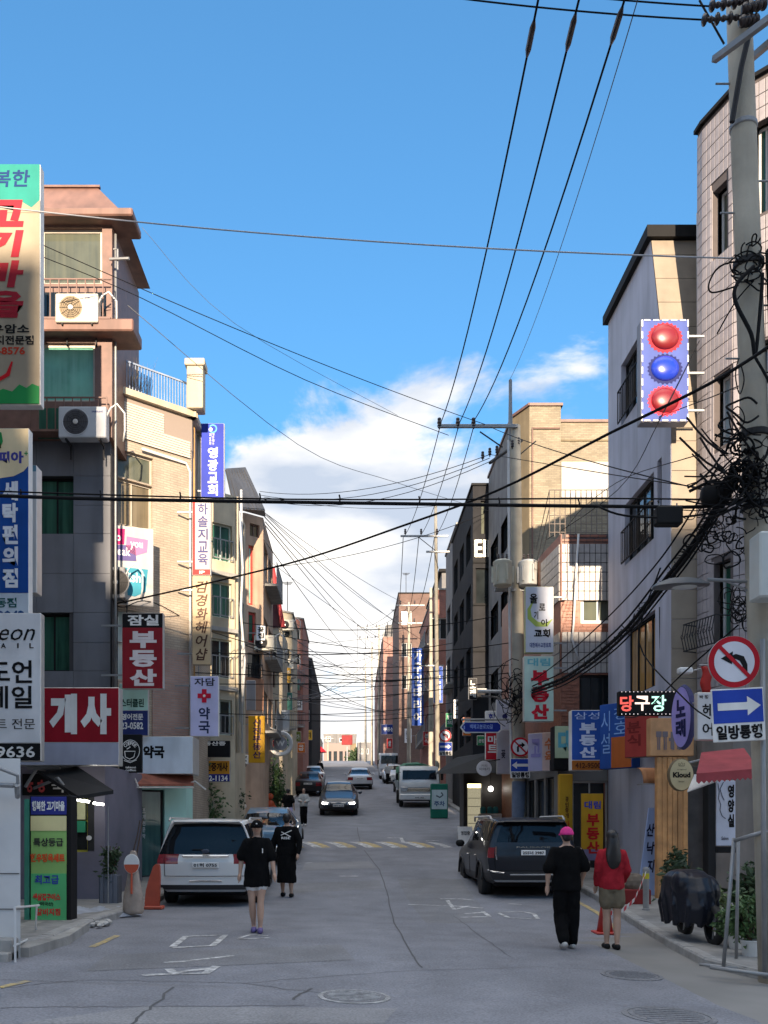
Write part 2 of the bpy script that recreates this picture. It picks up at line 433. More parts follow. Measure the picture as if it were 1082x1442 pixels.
def pavement(name, side):
    mb = MB(); H_ = 0.12
    ys = [y for y in sorted(RYS) if 9.6 <= y <= 150]
    for y in ys:
        a, b = road_w(y)
        e = a-0.0 if side < 0 else b
        for dx, dz in ((0.16, H_), (7.0, H_)):
            x = e+side*dx; mb.v.append(Vector((x, y, gz(x, y)+dz)))
    for i in range(len(ys)-1):
        n = i*2; q = (n, n+1, n+3, n+2)
        mb.f.append(q if side > 0 else q[::-1])
    o = mb.build(name, PAVE); tag(o, kind='structure')
    # kerb stones, one by one
    y = 9.7; k = 0
    while y < 60:
        l = 1.0 if y < 24 else 2.0
        a0 = road_w(y)[0 if side < 0 else 1]; a1 = road_w(y+l-.012)[0 if side < 0 else 1]
        s_ = MB(); y1 = y+l-.012
        P = []
        for (yy, e) in ((y, a0), (y1, a1)):
            for dx in (0.0, 0.17): 
                x = e+side*dx; P.append((x, yy))
        (x0, _), (x0b, _), (x1, _), (x1b, _) = P
        zt = random.uniform(-.006, .006)
        bot = [Vector((x0, y, gz(x0, y)-.1)), Vector((x0b, y, gz(x0b, y)-.1)), Vector((x1b, y1, gz(x1b, y1)-.1)), Vector((x1, y1, gz(x1, y1)-.1))]
        top = [Vector((v.x+(side*.018 if i in (0, 3) else 0), v.y, gz(v.x, v.y)+.126+zt)) for i, v in enumerate(bot)]
        midr = [Vector((v.x, v.y, gz(v.x, v.y)+.10+zt)) for v in bot]
        if side < 0: bot, top, midr = bot[::-1], top[::-1], midr[::-1]
        s_.rings([bot, midr, top])
        s_.build('kerbstone', KERB, o); y += l
    return o
pav_l = pavement('pavement_left', -1); pav_r = pavement('pavement_right', 1)

def ribbon(mb, pts, w, dz=0.004):
    """flat strip over the road; pts are ground points"""
    L_, R_ = [], []
    for i, p in enumerate(pts):
        d = pts[min(i+1, len(pts)-1)] - pts[max(i-1, 0)]; d.z = 0
        if d.length < 1e-6: d = Vector((1, 0, 0))
        d.normalize(); q = Vector((-d.y, d.x, 0))
        ww = w[i] if isinstance(w, list) else w
        for lst, s_ in ((L_, 1), (R_, -1)):
            a = p + q*ww/2*s_; lst.append(Vector((a.x, a.y, gz(a.x, a.y)+dz)))
    for i in range(len(pts)-1): mb.quad(R_[i], R_[i+1], L_[i+1], L_[i])
    return mb
def pline(uvs, jag=0.0, n=1):
    P = [G(u, v) for u, v in uvs]; out_ = []
    for i in range(len(P)-1):
        for k in range(n):
            q = P[i].lerp(P[i+1], k/n); q.x += random.uniform(-jag, jag); q.y += random.uniform(-jag, jag); out_.append(q)
    out_.append(P[-1]); return out_
# tar seams and cracks
for nm, uvs, w, jg, n in (('seam', [(503, 1165), (508, 1190), (535, 1225), (545, 1255), (556, 1300), (580, 1345), (595, 1363)], 0.022, .012, 5),
                          ('crack', [(190, 1442), (215, 1418), (245, 1390)], 0.026, .03, 6), ('crack', [(0, 1392), (120, 1380), (340, 1385), (540, 1410)], 0.012, .04, 14),
                          ('crack', [(412, 1408), (425, 1400), (440, 1392)], 0.03, .02, 4), ('seam', [(340, 1385), (560, 1368), (760, 1362), (930, 1370)], 0.010, .03, 12),
                          ('crack', [(640, 1290), (680, 1320), (720, 1348)], 0.012, .02, 6), ('crack', [(0, 1420), (230, 1417), (430, 1416)], 0.012, .03, 10)):
    ribbon(MB(), pline(uvs, jg, n), w, 0.004).build(nm, SEAM, road)
# resurfacing patches
PATCH = asphalt('asphalt_patch', (0.19, 0.192, 0.203)); PATCH2 = asphalt('asphalt_old', (0.235, 0.236, 0.245))
def patch(uvs, mat, dz=.003):
    P = [G(u, v) for u, v in uvs]; mb = MB()
    ng = 6
    def bl(s_, t_): return P[0].lerp(P[1], s_).lerp(P[3].lerp(P[2], s_), t_)
    for i in range(ng):
        for j in range(ng):
            q = [bl(a/ng, b/ng) for a, b in ((i, j), (i+1, j), (i+1, j+1), (i, j+1))]
            mb.quad(*[Vector((p.x, p.y, gz(p.x, p.y)+dz)) for p in q])
    return mb.build('patch', mat, road)
patch([(560, 1238), (650, 1238), (700, 1300), (600, 1300)], PATCH)
patch([(150, 1345), (480, 1330), (500, 1352), (120, 1368)], PATCH)
patch([(400, 1245), (535, 1240), (538, 1252), (395, 1258)], PATCH, .0035)
patch([(430, 1215), (520, 1213), (530, 1222), (425, 1226)], PATCH2)
patch([(20, 1442), (540, 1442), (560, 1420), (200, 1418)], PATCH2, .0028)
# painted marks (worn letters and arrows)
def marks(strokes, mat, w):
    mb = MB()
    for uvs in strokes: ribbon(mb, pline(uvs, .004, 3), w, 0.006)
    return mb.build('road_marking', mat, road)
marks([[(243, 1334), (262, 1319), (318, 1317), (300, 1332), (243, 1335)]], MARK, .09)
marks([[(338, 1321), (352, 1317), (378, 1318)], [(335, 1323), (380, 1321)]], MARK, .06)
marks([[(232, 1356), (262, 1354), (330, 1346)]], MARK, .07)
marks([[(200, 1374), (240, 1372), (262, 1368), (300, 1364)], [(255, 1372), (290, 1371), (305, 1361)], [(238, 1365), (248, 1373)]], MARK, .10)
marks([[(620, 1266), (650, 1266), (668, 1268)], [(630, 1268), (640, 1281), (660, 1276)], [(640, 1276), (680, 1279)], [(575, 1274), (640, 1276)]], MARK, .08)
marks([[(648, 1292), (690, 1291), (680, 1284)], [(655, 1287), (682, 1285)], [(702, 1286), (718, 1293), (758, 1294), (752, 1287), (735, 1284), (702, 1285)]], MARK, .08)
marks([[(716, 1273), (735, 1274)], [(420, 1216), (440, 1215)], [(478, 1234), (505, 1234)]], MARK, .08)
marks([[(545, 1180), (565, 1180), (568, 1186)], [(600, 1184), (618, 1184)]], MARK, .12)
marks([[(455, 1092), (470, 1092)], [(453, 1103), (462, 1108)]], MARK, .5)
marks([[(1003, 1362), (960, 1344), (920, 1329)], [(870, 1310), (845, 1288), (800, 1262)]], MARKY, .10)
marks([[(130, 1334), (150, 1325), (165, 1318)], [(0, 1391), (40, 1382)]], MARKY, .09)
# speed hump with slanted yellow and white bars
HUMP = MB(); hy0, hy1 = 29.2, 31.6
hx0, hx1 = -2.9, 3.25
hb = MB(); ng = 10; prof = [0, .04, .07, .08, .08, .07, .04, 0]
R_ = []
for k, h in enumerate(prof):
    y = hy0+(hy1-hy0)*k/(len(prof)-1); R_.append([Vector((hx0+(hx1-hx0)*i/ng, y, gz(0, y)+h+.003)) for i in range(ng+1)])
hb.rings(R_, False, False, closed=False)
hump = tag(hb.build('speed_hump', ASPH, smooth=True), 'low speed hump with yellow and white slanted bars across the street', 'speed hump')
nb = 22
for i in range(nb):
    x0 = hx0+(hx1-hx0)*i/nb; w = (hx1-hx0)/nb; sl_ = -0.55
    if i % 3 == 2: continue
    sb = MB()
    for k in range(1, 5):
        ya = hy0+(hy1-hy0)*k/7; yb = hy0+(hy1-hy0)*(k+1)/7
        za, zb = gz(0, ya)+prof[k]+.008, gz(0, yb)+prof[k+1]+.008
        xa = x0+sl_*(k-1)/4; xb = x0+sl_*k/4
        cl = lambda q: max(hx0, min(hx1, q))
        if cl(xb+w)-cl(xb) < .02 and cl(xa+w)-cl(xa) < .02: continue
        sb.quad((cl(xa), ya, za), (cl(xa+w), ya, za), (cl(xb+w), yb, zb), (cl(xb), yb, zb))
    if sb.f: sb.build('stripe', MARKY if (i % 3) else MARK, hump)
# manhole covers
def manhole(u, v, r, label, mat):
    p = G(u, v); o = thing('manhole_cover', label, 'manhole cover', (p.x, p.y, gz(p.x, p.y)))
    sl_ = (gz(p.x, p.y+.3)-gz(p.x, p.y-.3))/.6; sx = (gz(p.x+.3, p.y)-gz(p.x-.3, p.y))/.6
    o.rotation_euler = (math.atan(sl_), -math.atan(sx), 0)
    MB().lathe([(r*1.18, .002), (r*1.18, .008), (r*1.04, .010), (r*1.04, .004)], n=28).build('ring', mat, o)
    c = MB().lathe([(r, .001), (r, .010)], n=28).build('lid', PATCH, o)
    rb = MB()
    for i in range(-3, 4):
        l = sqrt(max(0, r*r*.75-(i*r*.24)**2)); rb.box(-l, l, i*r*.24-.012, i*r*.24+.012, .010, .016)
    rb.build('tread', mat, c)
manhole(499, 1404, .30, 'round manhole cover with pale painted rim in the middle of the road', RIMP)
manhole(942, 1431, .36, 'dark round manhole cover at the bottom edge of the road', PATCH)
manhole(890, 1374, .30, 'dark round manhole cover near the kerb of the tiled corner house', PATCH)

# ================================================================== building kit
UP = Vector((0, 0, 1))
class Edge:
    def __init__(s, A, B):
        s.A = Vector((A[0], A[1], 0)); s.B = Vector((B[0], B[1], 0)); s.d = (s.B-s.A); s.len = s.d.length; s.d.normalize()
        s.n = Vector((s.d.y, -s.d.x, 0))
    def t(s, u):
        k = (u-CX)/F; dx, dy = s.d.x, s.d.y
        return (k*s.A.y - s.A.x)/(dx - k*dy)
    def D(s, t): return s.A.y + s.d.y*t
    def z(s, u, v): return EYE - (v-CY)*s.D(s.t(u))/F
    def P(s, t, z, o=0.0): return s.A + s.d*t + UP*z + s.n*o
    def rect(s, u0, u1, v0, v1, at='m'):
        """photo rectangle -> (t0, t1, z0, z1) on this wall"""
        t0, t1 = s.t(u0), s.t(u1)
        if t0 > t1: t0, t1 = t1, t0
        D = s.D({'l': s.t(u0), 'r': s.t(u1), 'm': (t0+t1)/2}[at])
        return (t0, t1, EYE-(v1-CY)*D/F, EYE-(v0-CY)*D/F)
def wall_mb(mb, e, z0, z1, ops, reveal=0.14, topf=None):
    ts = sorted(set([0, e.len] + [min(max(q, 0), e.len) for o in ops for q in o[:2]]))
    zs = sorted(set([z0, z1] + [min(max(q, z0), z1) for o in ops for q in o[2:4]]))
    for i in range(len(ts)-1):
        for j in range(len(zs)-1):
            a, b, c, d = ts[i], ts[i+1], zs[j], zs[j+1]
            if b-a < 1e-5 or d-c < 1e-5: continue
            m, q = (a+b)/2, (c+d)/2
            if any(o[0] < m < o[1] and o[2] < q < o[3] for o in ops): continue
            mb.quad(e.P(a, c), e.P(b, c), e.P(b, d), e.P(a, d), uv=[(a, c), (b, c), (b, d), (a, d)])
    for o in ops:
        a, b, c, d = max(o[0], 0), min(o[1], e.len), max(o[2], z0), min(o[3], z1)
        r = -reveal
        for p, q in (((a, c), (b, c)), ((b, c), (b, d)), ((b, d), (a, d)), ((a, d), (a, c))):
            mb.quad(e.P(*p), e.P(*p, r), e.P(*q, r), e.P(*q), uv=[(p[0], p[1]), (p[0]+.1, p[1]), (q[0]+.1, q[1]), (q[0], q[1])])
G_DARK = Mglass('glass_dark', (0.018, 0.022, 0.024))
G_GREEN = Mglass('glass_green', (0.02, 0.07, 0.05), (0.05, 0.16, 0.11))
G_TEAL = Mglass('glass_teal_blind', (0.16, 0.42, 0.32), (0.24, 0.52, 0.42))
G_SMOKE = Mglass('glass_smoke', (0.07, 0.08, 0.065), (0.12, 0.125, 0.09))
G_WARM = Mglass('glass_warm', (0.10, 0.085, 0.06), (0.2, 0.16, 0.1))
F_BROWN = M('brown_metal_frame', (0.16, 0.085, 0.065), 0.5, 0.2, 5)
F_BLACK = M('black_metal_frame', (0.014, 0.014, 0.015), 0.7, spec=0.15)
F_BEIGE = M('beige_frame', (0.45, 0.40, 0.33), 0.5)
def window(root, off, e, r, frame=ALU, glass=G_DARK, cols=2, rows=1, sill=None, fw=0.045, rec=0.10, rail=None, part='window'):
    t0, t1, z0, z1 = r
    mb = MB(); ei = -e.n; o = e.A
    def bar(a, b, c, d, p0=0.0, p1=0.06): mb.obox(o, e.d, ei, UP, (a, b), (rec+p0-.0, rec+p1), (c, d))
    bar(t0, t1, z0, z0+fw); bar(t0, t1, z1-fw, z1); bar(t0, t0+fw, z0+fw, z1-fw); bar(t1-fw, t1, z0+fw, z1-fw)
    cw = (t1-t0-2*fw)/cols; rh = (z1-z0-2*fw)/rows
    for i in range(1, cols): bar(t0+fw+cw*i-fw*.4, t0+fw+cw*i+fw*.4, z0+fw, z1-fw, .005, .055)
    for j in range(1, rows): bar(t0+fw, t1-fw, z0+fw+rh*j-fw*.4, z0+fw+rh*j+fw*.4, .006, .054)
    w = mb.build(part, frame, root, off)
    for i in range(cols):
        for j in range(rows):
            tilt = random.uniform(-.004, .004)
            a, b, c, d = t0+fw+cw*i+.006, t0+fw+cw*(i+1)-.006, z0+fw+rh*j+.006, z0+fw+rh*(j+1)-.006
            q = MB(); y0 = rec+.025+(.012 if i % 2 else 0)
            q.quad(e.P(a, c, -y0-tilt), e.P(b, c, -y0+tilt), e.P(b, d, -y0+tilt*1.5), e.P(a, d, -y0-tilt*.5))
            q.build('pane', glass, w, off)
    if sill: MB().obox(o, e.d, ei, UP, (t0-.05, t1+.05), (-.06, rec), (z0-.07, z0-.002)).build('sill', sill, w, off)
    if rail:
        q = MB(); h = min(.9, (z1-z0)*.55)
        for zz in (z0+.05, z0+h): q.obox(o, e.d, ei, UP, (t0, t1), (-.10, -.075), (zz-.015, zz+.015))
        n = max(3, int((t1-t0)/.13))
        for i in range(n+1): 
            tt = t0+(t1-t0)*i/n; q.obox(o, e.d, ei, UP, (tt-.008, tt+.008), (-.098, -.08), (z0+.05, z0+h))
        for tt in (t0, t1): q.obox(o, e.d, ei, UP, (tt-.012, tt+.012), (-.10, .0), (z0+h-.012, z0+h+.012))
        q.build('railing', rail, w, off)
    return w
def building(name, label, poly, z0, z1, wallmat, ops=None, roofmat=CONC, parapet=0.0, group=None, cat='building', cope=None):
    """poly counter-clockwise from above; ops[i] = openings (t0,t1,z0,z1,style dict) of edge i"""
    root = thing(name, label, cat, (poly[0][0], poly[0][1], z0), 0, group); off = root.location.copy()
    n = len(poly); E_ = [Edge(poly[i], poly[(i+1) % n]) for i in range(n)]; ops = ops or {}
    mb = MB()
    for i, e in enumerate(E_): wall_mb(mb, e, z0-.6, z1, [o[:4] for o in ops.get(i, [])])
    mb.build('wall', wallmat, root, off)
    rb = MB(); rb.poly([(x, y, z1-parapet-.002) for x, y in poly]); r = rb.build('roof', roofmat, root, off)
    if cope:
        c = MB()
        for e in E_: c.obox(e.A, e.d, -e.n, UP, (-.06, e.len+.06), (-.07, .18), (z1+.002, z1+.10))
        c.build('coping', cope, r, off)
    for i, lst in ops.items():
        for o in lst:
            st = o[4] if len(o) > 4 else {}
            window(root, off, E_[i], o[:4], **st)
    return root, off, E_
def pipe(root, off, pts, r, mat, name='drainpipe'): return MB().tube(pts, r, 7).build(name, mat, root, off, smooth=True)
def slab(root, off, e, t0, t1, z0, z1, out_, inn, mat, name): return MB().obox(e.A, e.d, -e.n, UP, (t0, t1), (-out_, inn), (z0, z1)).build(name, mat, root, off)
# ================================================================== buildings, left side of the street
def X_(u, D): return (u-CX)*D/F
GREYP = M('dark_grey_panel', (0.15, 0.157, 0.18), 0.55, 0.12, 1.2, streak=0.22)
JOINT = M('panel_joint', (0.04, 0.04, 0.045), 0.8)
BEIGEB = Mbrick('beige_brick', (0.44, 0.365, 0.28), (0.39, 0.315, 0.24), (0.30, 0.25, 0.20), 0.20, 0.062)
PINKB = Mbrick('pink_brick', (0.42, 0.27, 0.22), (0.36, 0.22, 0.18), (0.30, 0.26, 0.24), 0.20, 0.062)
CREAM = M('cream_plaster', (0.50, 0.43, 0.32), 0.8, 0.18, 1.2, 0.15, 30, streak=0.18)
YELL = M('yellowed_panel', (0.50, 0.43, 0.31), 0.75, 0.2, 1.2, streak=0.15)
ORNG = M('terracotta_plaster', (0.40, 0.20, 0.12), 0.8, 0.2, 2.0, streak=0.2)
REDB = Mbrick('red_brick', (0.36, 0.13, 0.09), (0.30, 0.10, 0.07), (0.26, 0.2, 0.18), 0.21, 0.07)
SALM = Mbrick('salmon_brick', (0.34, 0.18, 0.15), (0.29, 0.15, 0.12), (0.3, 0.2, 0.17), 0.3, 0.1)
TANB = Mbrick('tan_brick', (0.30, 0.255, 0.18), (0.23, 0.19, 0.13), (0.21, 0.18, 0.14), 0.20, 0.065)
TANP = M('tan_render', (0.20, 0.155, 0.09), 0.8, 0.12, 2.0, streak=0.2)
DKGREY = M('charcoal_cladding', (0.030, 0.030, 0.033), 0.85, 0.15, 1.5, streak=0.2, spec=0.12)
MIDGR = M('grey_render', (0.17, 0.165, 0.165), 0.8, 0.15, 1.5, streak=0.25)
LILAC = M('lilac_grey_plaster', (0.43, 0.44, 0.52), 0.7, 0.12, 0.8, 0.08, 20, streak=0.22)
STONE = M('pale_stone_cladding', (0.26, 0.215, 0.165), 0.7, 0.10, 3.0, 0.1, 30, streak=0.12)
WHTILE = M('white_glazed_tile', (0.40, 0.375, 0.355), 0.35, 0.10, 8.0)
GROUT = M('dark_grout', (0.10, 0.085, 0.085), 0.9)
RTILE = M('red_brown_tile', (0.27, 0.105, 0.065), 0.5, 0.22, 8.0)
PKTILE = M('pinkish_tile', (0.335, 0.305, 0.315), 0.5, 0.12, 6.0, streak=0.15)
BROWNR = M('brown_sheet_roof', (0.20, 0.105, 0.08), 0.55, 0.18, 1.5, streak=0.35)
CORR = M('corrugated_grey_sheet', (0.10, 0.10, 0.105), 0.6, 0.2, 2)
PURP = M('purple_grey_paint', (0.17, 0.16, 0.205), 0.6, 0.16, 1.5)
MINT = M('mint_panel', (0.42, 0.72, 0.64), 0.5, 0.08, 2)

def rwin(e, u0, u1, v0, v1, at='m', **st): return (*e.rect(u0, u1, v0, v1, at), st)
def rows(e, t0, t1, zs, h, n, gap, **st):
    out_ = []; w = (t1-t0-gap*(n-1))/n
    for z in zs:
        for i in range(n): out_.append((t0+i*(w+gap), t0+i*(w+gap)+w, z, z+h, dict(st)))
    return out_

# --- the near block just outside the frame that carries the hanging signs, with its white annex
e0 = Edge((-7.1, 9.3), (-7.1, 18.6))
b0, off0, E0 = building('apartment_block', 'plain grey block behind the big signs at the left edge', [(-14, 9.3), (-7.1, 9.3), (-7.1, 18.6), (-14, 18.6)], .05, 14.8, MIDGR,
    {1: rows(e0, 1.0, 8.4, (4.2, 7.0, 9.8, 12.4), 1.3, 3, .9, frame=ALU, glass=G_DARK)}, parapet=.4, cope=CONC)
WHW = M('white_shop_wall', (0.60, 0.60, 0.59), 0.6, 0.14, 1.3)
ax = X_(29, 10.6)
an, offa, Ea = building('shop_annex', 'white low shop wall with a folded awning arm at the left edge', [(-7.05, 10.6), (ax, 10.6), (X_(20, 12.8), 12.8), (-7.05, 12.8)], .12, 1.65+97*10.6/F, WHW, cat='shop')
q = MB()
for zz, w_ in ((.12, .34), (.26, .22)): q.cbox(-5.2, ax-.02, 10.6-w_, 10.6-.003, zz-.14, zz+.13, .015)
q.build('doorstep', CONC, an, offa)
q = MB(); a_ = W(-30, 1085, 10.2); b_ = W(25, 1092, 10.3); c_ = W(26, 1118, 10.35)
q.tube([a_, W(0, 1082, 10.2), b_, c_], .022, 8); q.tube([W(-30, 1104, 10.25), W(20, 1106, 10.3)], .03, 8); q.cyl(W(24, 1105, 10.3), W(25, 1122, 10.5), .03)
q.build('awning_arm', STEEL, an, offa)
q = MB(); 
for (u_, v_, w_) in ((3, 1230, .5), (14, 1280, .4)): q.obox(W(u_, v_, 10.6), Vector((1,0,0)), Vector((0,1,0)), UP, (-.2, .2), (-.012, -.002), (-.004, .004))
q.build('wall_seam', JOINT, an, offa)

# --- dark grey panelled block with brown metal verandas
D3 = 22.0
xr = X_(155, D3)
e3 = Edge((-13, D3), (xr, D3)); z3 = lambda v: EYE-(v-CY)*D3/F
wl = [e3.rect(52, 104, 671, 752), e3.rect(50, 98, 863, 945)]
zb = z3(622)
ops3 = {0: [(*wl[0], dict(frame=F_BLACK, glass=G_GREEN, cols=2, rec=.16)), (*wl[1], dict(frame=F_BLACK, glass=G_GREEN, cols=2, rec=.16))]}
b3, off3, E3 = building('veranda_building', 'dark grey panelled building with brown sheet verandas and green glass on its upper floors',
    [(-13, D3), (xr, D3), (xr, 22.75), (-13, 22.75)], gz(-6, 22)-.2, zb, JOINT, ops3, parapet=0)
cu_ = [-160, -90, -20, 52, 104, 157]; rv = [622, 671, 712, 752, 808, 863, 905, 945, 985, 1060, 1130]
for i in range(len(cu_)-1):
    for j in range(len(rv)-1):
        if cu_[i] == 52 and 671 <= rv[j] < 752: continue
        if cu_[i] == 52 and 863 <= rv[j] < 945: continue
        t0, t1, za, zt = e3.rect(cu_[i], cu_[i+1], rv[j], rv[j+1]); t1 = min(t1, e3.len+.03)
        if t1-t0 < .02: continue
        # wide panels span two rows, so the joints stay sparse
        slab(b3, off3, e3, t0+.004, t1-.004, za+.004, zt-.004, .03, -.001, GREYP, 'panel')
zt5 = z3(326)
v5 = e3.rect(62, 148, 330, 408); v4 = e3.rect(56, 138, 490, 572)
vm = MB(); wall_mb(vm, Edge((-13, D3-.25), (X_(158, D3-.25), D3-.25)), zb, zt5, [v5, v4], .2)
xe = X_(158, D3-.25)
vm.quad((xe, D3-.25, zb), (xe, 24.5, zb), (xe, 24.5, zt5), (xe, D3-.25, zt5)); vm.quad((-13, D3-.25, zb), (xe, D3-.25, zb), (xe, 24.5, zb), (-13, 24.5, zb))
ver = vm.build('veranda', F_BROWN, b3, off3)
ev = Edge((-13, D3-.25), (xe, D3-.25))
window(b3, off3, ev, v5, frame=F_BEIGE, glass=G_SMOKE, cols=1, fw=.07); window(b3, off3, ev, v4, frame=F_BEIGE, glass=G_TEAL, cols=1, fw=.07)
for v0, v1, uu in ((316, 327, 187), (468, 485, 188)):
    q = MB(); q.cbox(-13, X_(uu, D3-.6), D3-.62, D3+.3, z3(v1), z3(v0), .03); q.build('eave', BROWNR, b3, off3)
q = MB(); zt = z3(259); ztt = z3(317); xa, xb = X_(136, D3), X_(171, D3-.5)
q.rings([[(-13, D3-.5, ztt), (xb, D3-.5, ztt), (xb, 24.6, ztt), (-13, 24.6, ztt)], [(-13, D3+.15, zt), (xa, D3+.15, zt), (xa, 24.0, zt), (-13, 24.0, zt)]])
mroof = q.build('mansard_roof', BROWNR, b3, off3)
q = MB(); q.obox((0,0,0), Vector((1,0,0)), Vector((0,1,0)), UP, (-13, xa+.05), (D3+.10, D3+.2), (zt+.002, zt+.05)); q.build('ridge_cap', F_BROWN, mroof, off3)
# railings and lower glazing below the veranda windows
for (ua, ub, va, vb) in ((56, 165, 410, 466), (52, 158, 573, 620)):
    q = MB(); yy = D3-.48; za, zt_ = z3(vb), z3(va)
    for zz in (za+.03, zt_): q.box(X_(ua, D3), X_(ub, D3), yy-.015, yy+.015, zz-.015, zz+.015)
    k = 9
    for i in range(k+1): x = X_(ua, D3)+(X_(ub, D3)-X_(ua, D3))*i/k; q.box(x-.012, x+.012, yy-.012, yy+.012, za+.03, zt_)
    q.box(X_(ua, D3), X_(ub, D3), D3-.62, D3-.25, za-.05, za)
    q.build('railing', F_BROWN, b3, off3)
for (ua, ub, va, vb, g_) in ((56, 150, 412, 462, G_DARK), (54, 150, 575, 618, G_GREEN)):
    r_ = ev.rect(ua, ub, va, vb); slab(b3, off3, ev, r_[0], r_[1], r_[2], r_[3], .012, .0, g_, 'pane')
pipe(b3, off3, [W(163, y, D3-.1) for y in (330, 480, 600, 760, 985)], .03, STEEL)
pipe(b3, off3, [W(157, y, D3-.12) for y in (640, 800, 985)], .022, DARK, 'cable_duct')
q = MB(); q.tube([W(155, 365, D3-.4), W(182, 364, D3-.5)], .035); q.tube([W(160, 351, D3-.4), W(166, 351, D3-.4), W(166, 380, D3-.4)], .018); q.build('flag_holder', STEEL, b3, off3)

# ground floor shop of that block, standing forward
ze = gz(-5, 19)
gs, offg, Eg = building('corner_shop', 'purple grey shop front with a lit yellow framed menu window under a dark awning', [(-9.0, 18.6), (X_(148, 18.6), 18.6), (X_(148, 18.6), 21.9), (-9.0, 21.9)], ze+.05, 2.9, PURP,
    {0: [(*Edge((-9, 18.6), (X_(148, 18.6), 18.6)).rect(102, 124, 1112, 1200), dict(frame=M('yellow_frame', (.45, .42, .05), .5), glass=G_DARK, cols=1, rows=2, fw=.04))]}, cat='shop')
egs = Eg[0]
def dec(root, off, e, u0, u1, v0, v1, mat, name, o=.012): 
    r_ = e.rect(u0, u1, v0, v1); return slab(root, off, e, r_[0], r_[1], r_[2], r_[3], o, -.001, mat, name)
dec(gs, offg, egs, 106, 120, 1156, 1172, M('green_card', (.03, .30, .16), .5), 'menu_card', -.09)
p_ = dec(gs, offg, egs, 106, 120, 1122, 1154, M('pale_yellow_card', (.6, .6, .35), .5), 'menu_card', -.088)
q = MB(); r_ = egs.rect(107, 120, 1130, 1148); text_mb(q, '문', -9+r_[0], -9+r_[1], r_[2], r_[3], 18.6+.06, .04); q.build('lettering', BLACK, p_, offg)
dec(gs, offg, egs, 124, 133, 1118, 1198, DARK, 'door_panel')
q = MB(); q.lathe([(.05, -.03), (.05, 0)], W(126, 1180, 18.58), 'Y'); q.build('door_knob', WHITE, gs, offg)
dec(gs, offg, egs, 33, 98, 1090, 1120, BLACK, 'fascia', .05)
q = MB(); 
for t_, u0, u1 in (('ㅎ', 36, 46), ('ㅎ', 52, 64)): text_mb(q, t_, X_(u0, 18.5), X_(u1, 18.5), W(0, 1116, 18.5).z, W(0, 1098, 18.5).z, 18.54, .03)
q.build('lettering', M('neon_red_print', (.5, .06, .06), .5), gs, offg)
q = MB(); text_mb(q, '국시', X_(72, 18.5), X_(110, 18.5), W(0, 1116, 18.5).z, W(0, 1097, 18.5).z, 18.54, .02); q.build('lettering', WHITE, gs, offg)
aw = thing('shop_awning', 'black folded shop awning with bright strip lamps under it', 'awning', W(90, 1100, 18.3))
q = MB(); P4 = [W(48, 1086, 18.5), W(100, 1078, 18.5), W(160, 1118, 17.2), W(110, 1126, 17.0)]
top = [p+Vector((0,0,.07)) for p in P4]; q.rings([P4, top]); q.build('canopy', M('black_canvas', (.015, .015, .016), .8, .2, 4), aw, aw.location)
q = MB(); q.tube([W(48, 1110, 18.5), W(82, 1096, 17.8), W(104, 1124, 17.2)], .03, 8); q.tube([W(36, 1108, 18.4), W(52, 1082, 18.3), W(70, 1078, 18.3)], .035, 8); q.tube([W(40, 1080, 18.3), W(85, 1080, 18.2)], .05, 8)
q.build('arm', STEEL, aw, aw.location)
LAMP = M('strip_lamp', (1, 1, .95), .5, 0, emit=6.0, ecol=(1, .97, .88))
for (u0, v0, u1, v1) in ((106, 1126, 126, 1129), (132, 1131, 146, 1133)):
    MB().cyl(W(u0, v0, 17.9), W(u1, v1, 17.9), .022).build('strip_lamp', LAMP, aw, aw.location)

# --- beige brick corner building (cut corner, billboard windows, roof terrace)
A4 = (X_(160, 22.8), 22.8); B4 = (-4.2, 24.27); C4 = (-4.2, 27.4); z4 = 1.65+607*23/F
e4 = Edge(A4, B4)
op4 = {0: [rwin(e4, 160, 216, 638, 676, frame=F_BEIGE, glass=G_SMOKE, cols=1), rwin(e4, 160, 215, 678, 742, frame=F_BEIGE, glass=G_WARM, cols=2),
           rwin(e4, 160, 213, 860, 960, frame=F_BEIGE, glass=Mglass('glass_pale_blue', (.3, .42, .42), (.35, .45, .45)), cols=2)]}
e4b = Edge(B4, C4)
op4[1] = [(.6, 1.7, 9.4, 10.6, dict(frame=F_BEIGE, glass=G_DARK, cols=2)), (.6, 1.7, 6.5, 7.7, dict(frame=F_BEIGE, glass=G_DARK, cols=2))]
b4, off4, E4 = building('brick_corner_building', 'beige brick building with a cut corner and a roof terrace railing, billboard on its windows', [A4, B4, C4, (-12, 27.4), (-12, 22.8)], gz(-5, 24)-.1, z4, BEIGEB, op4, parapet=.05)
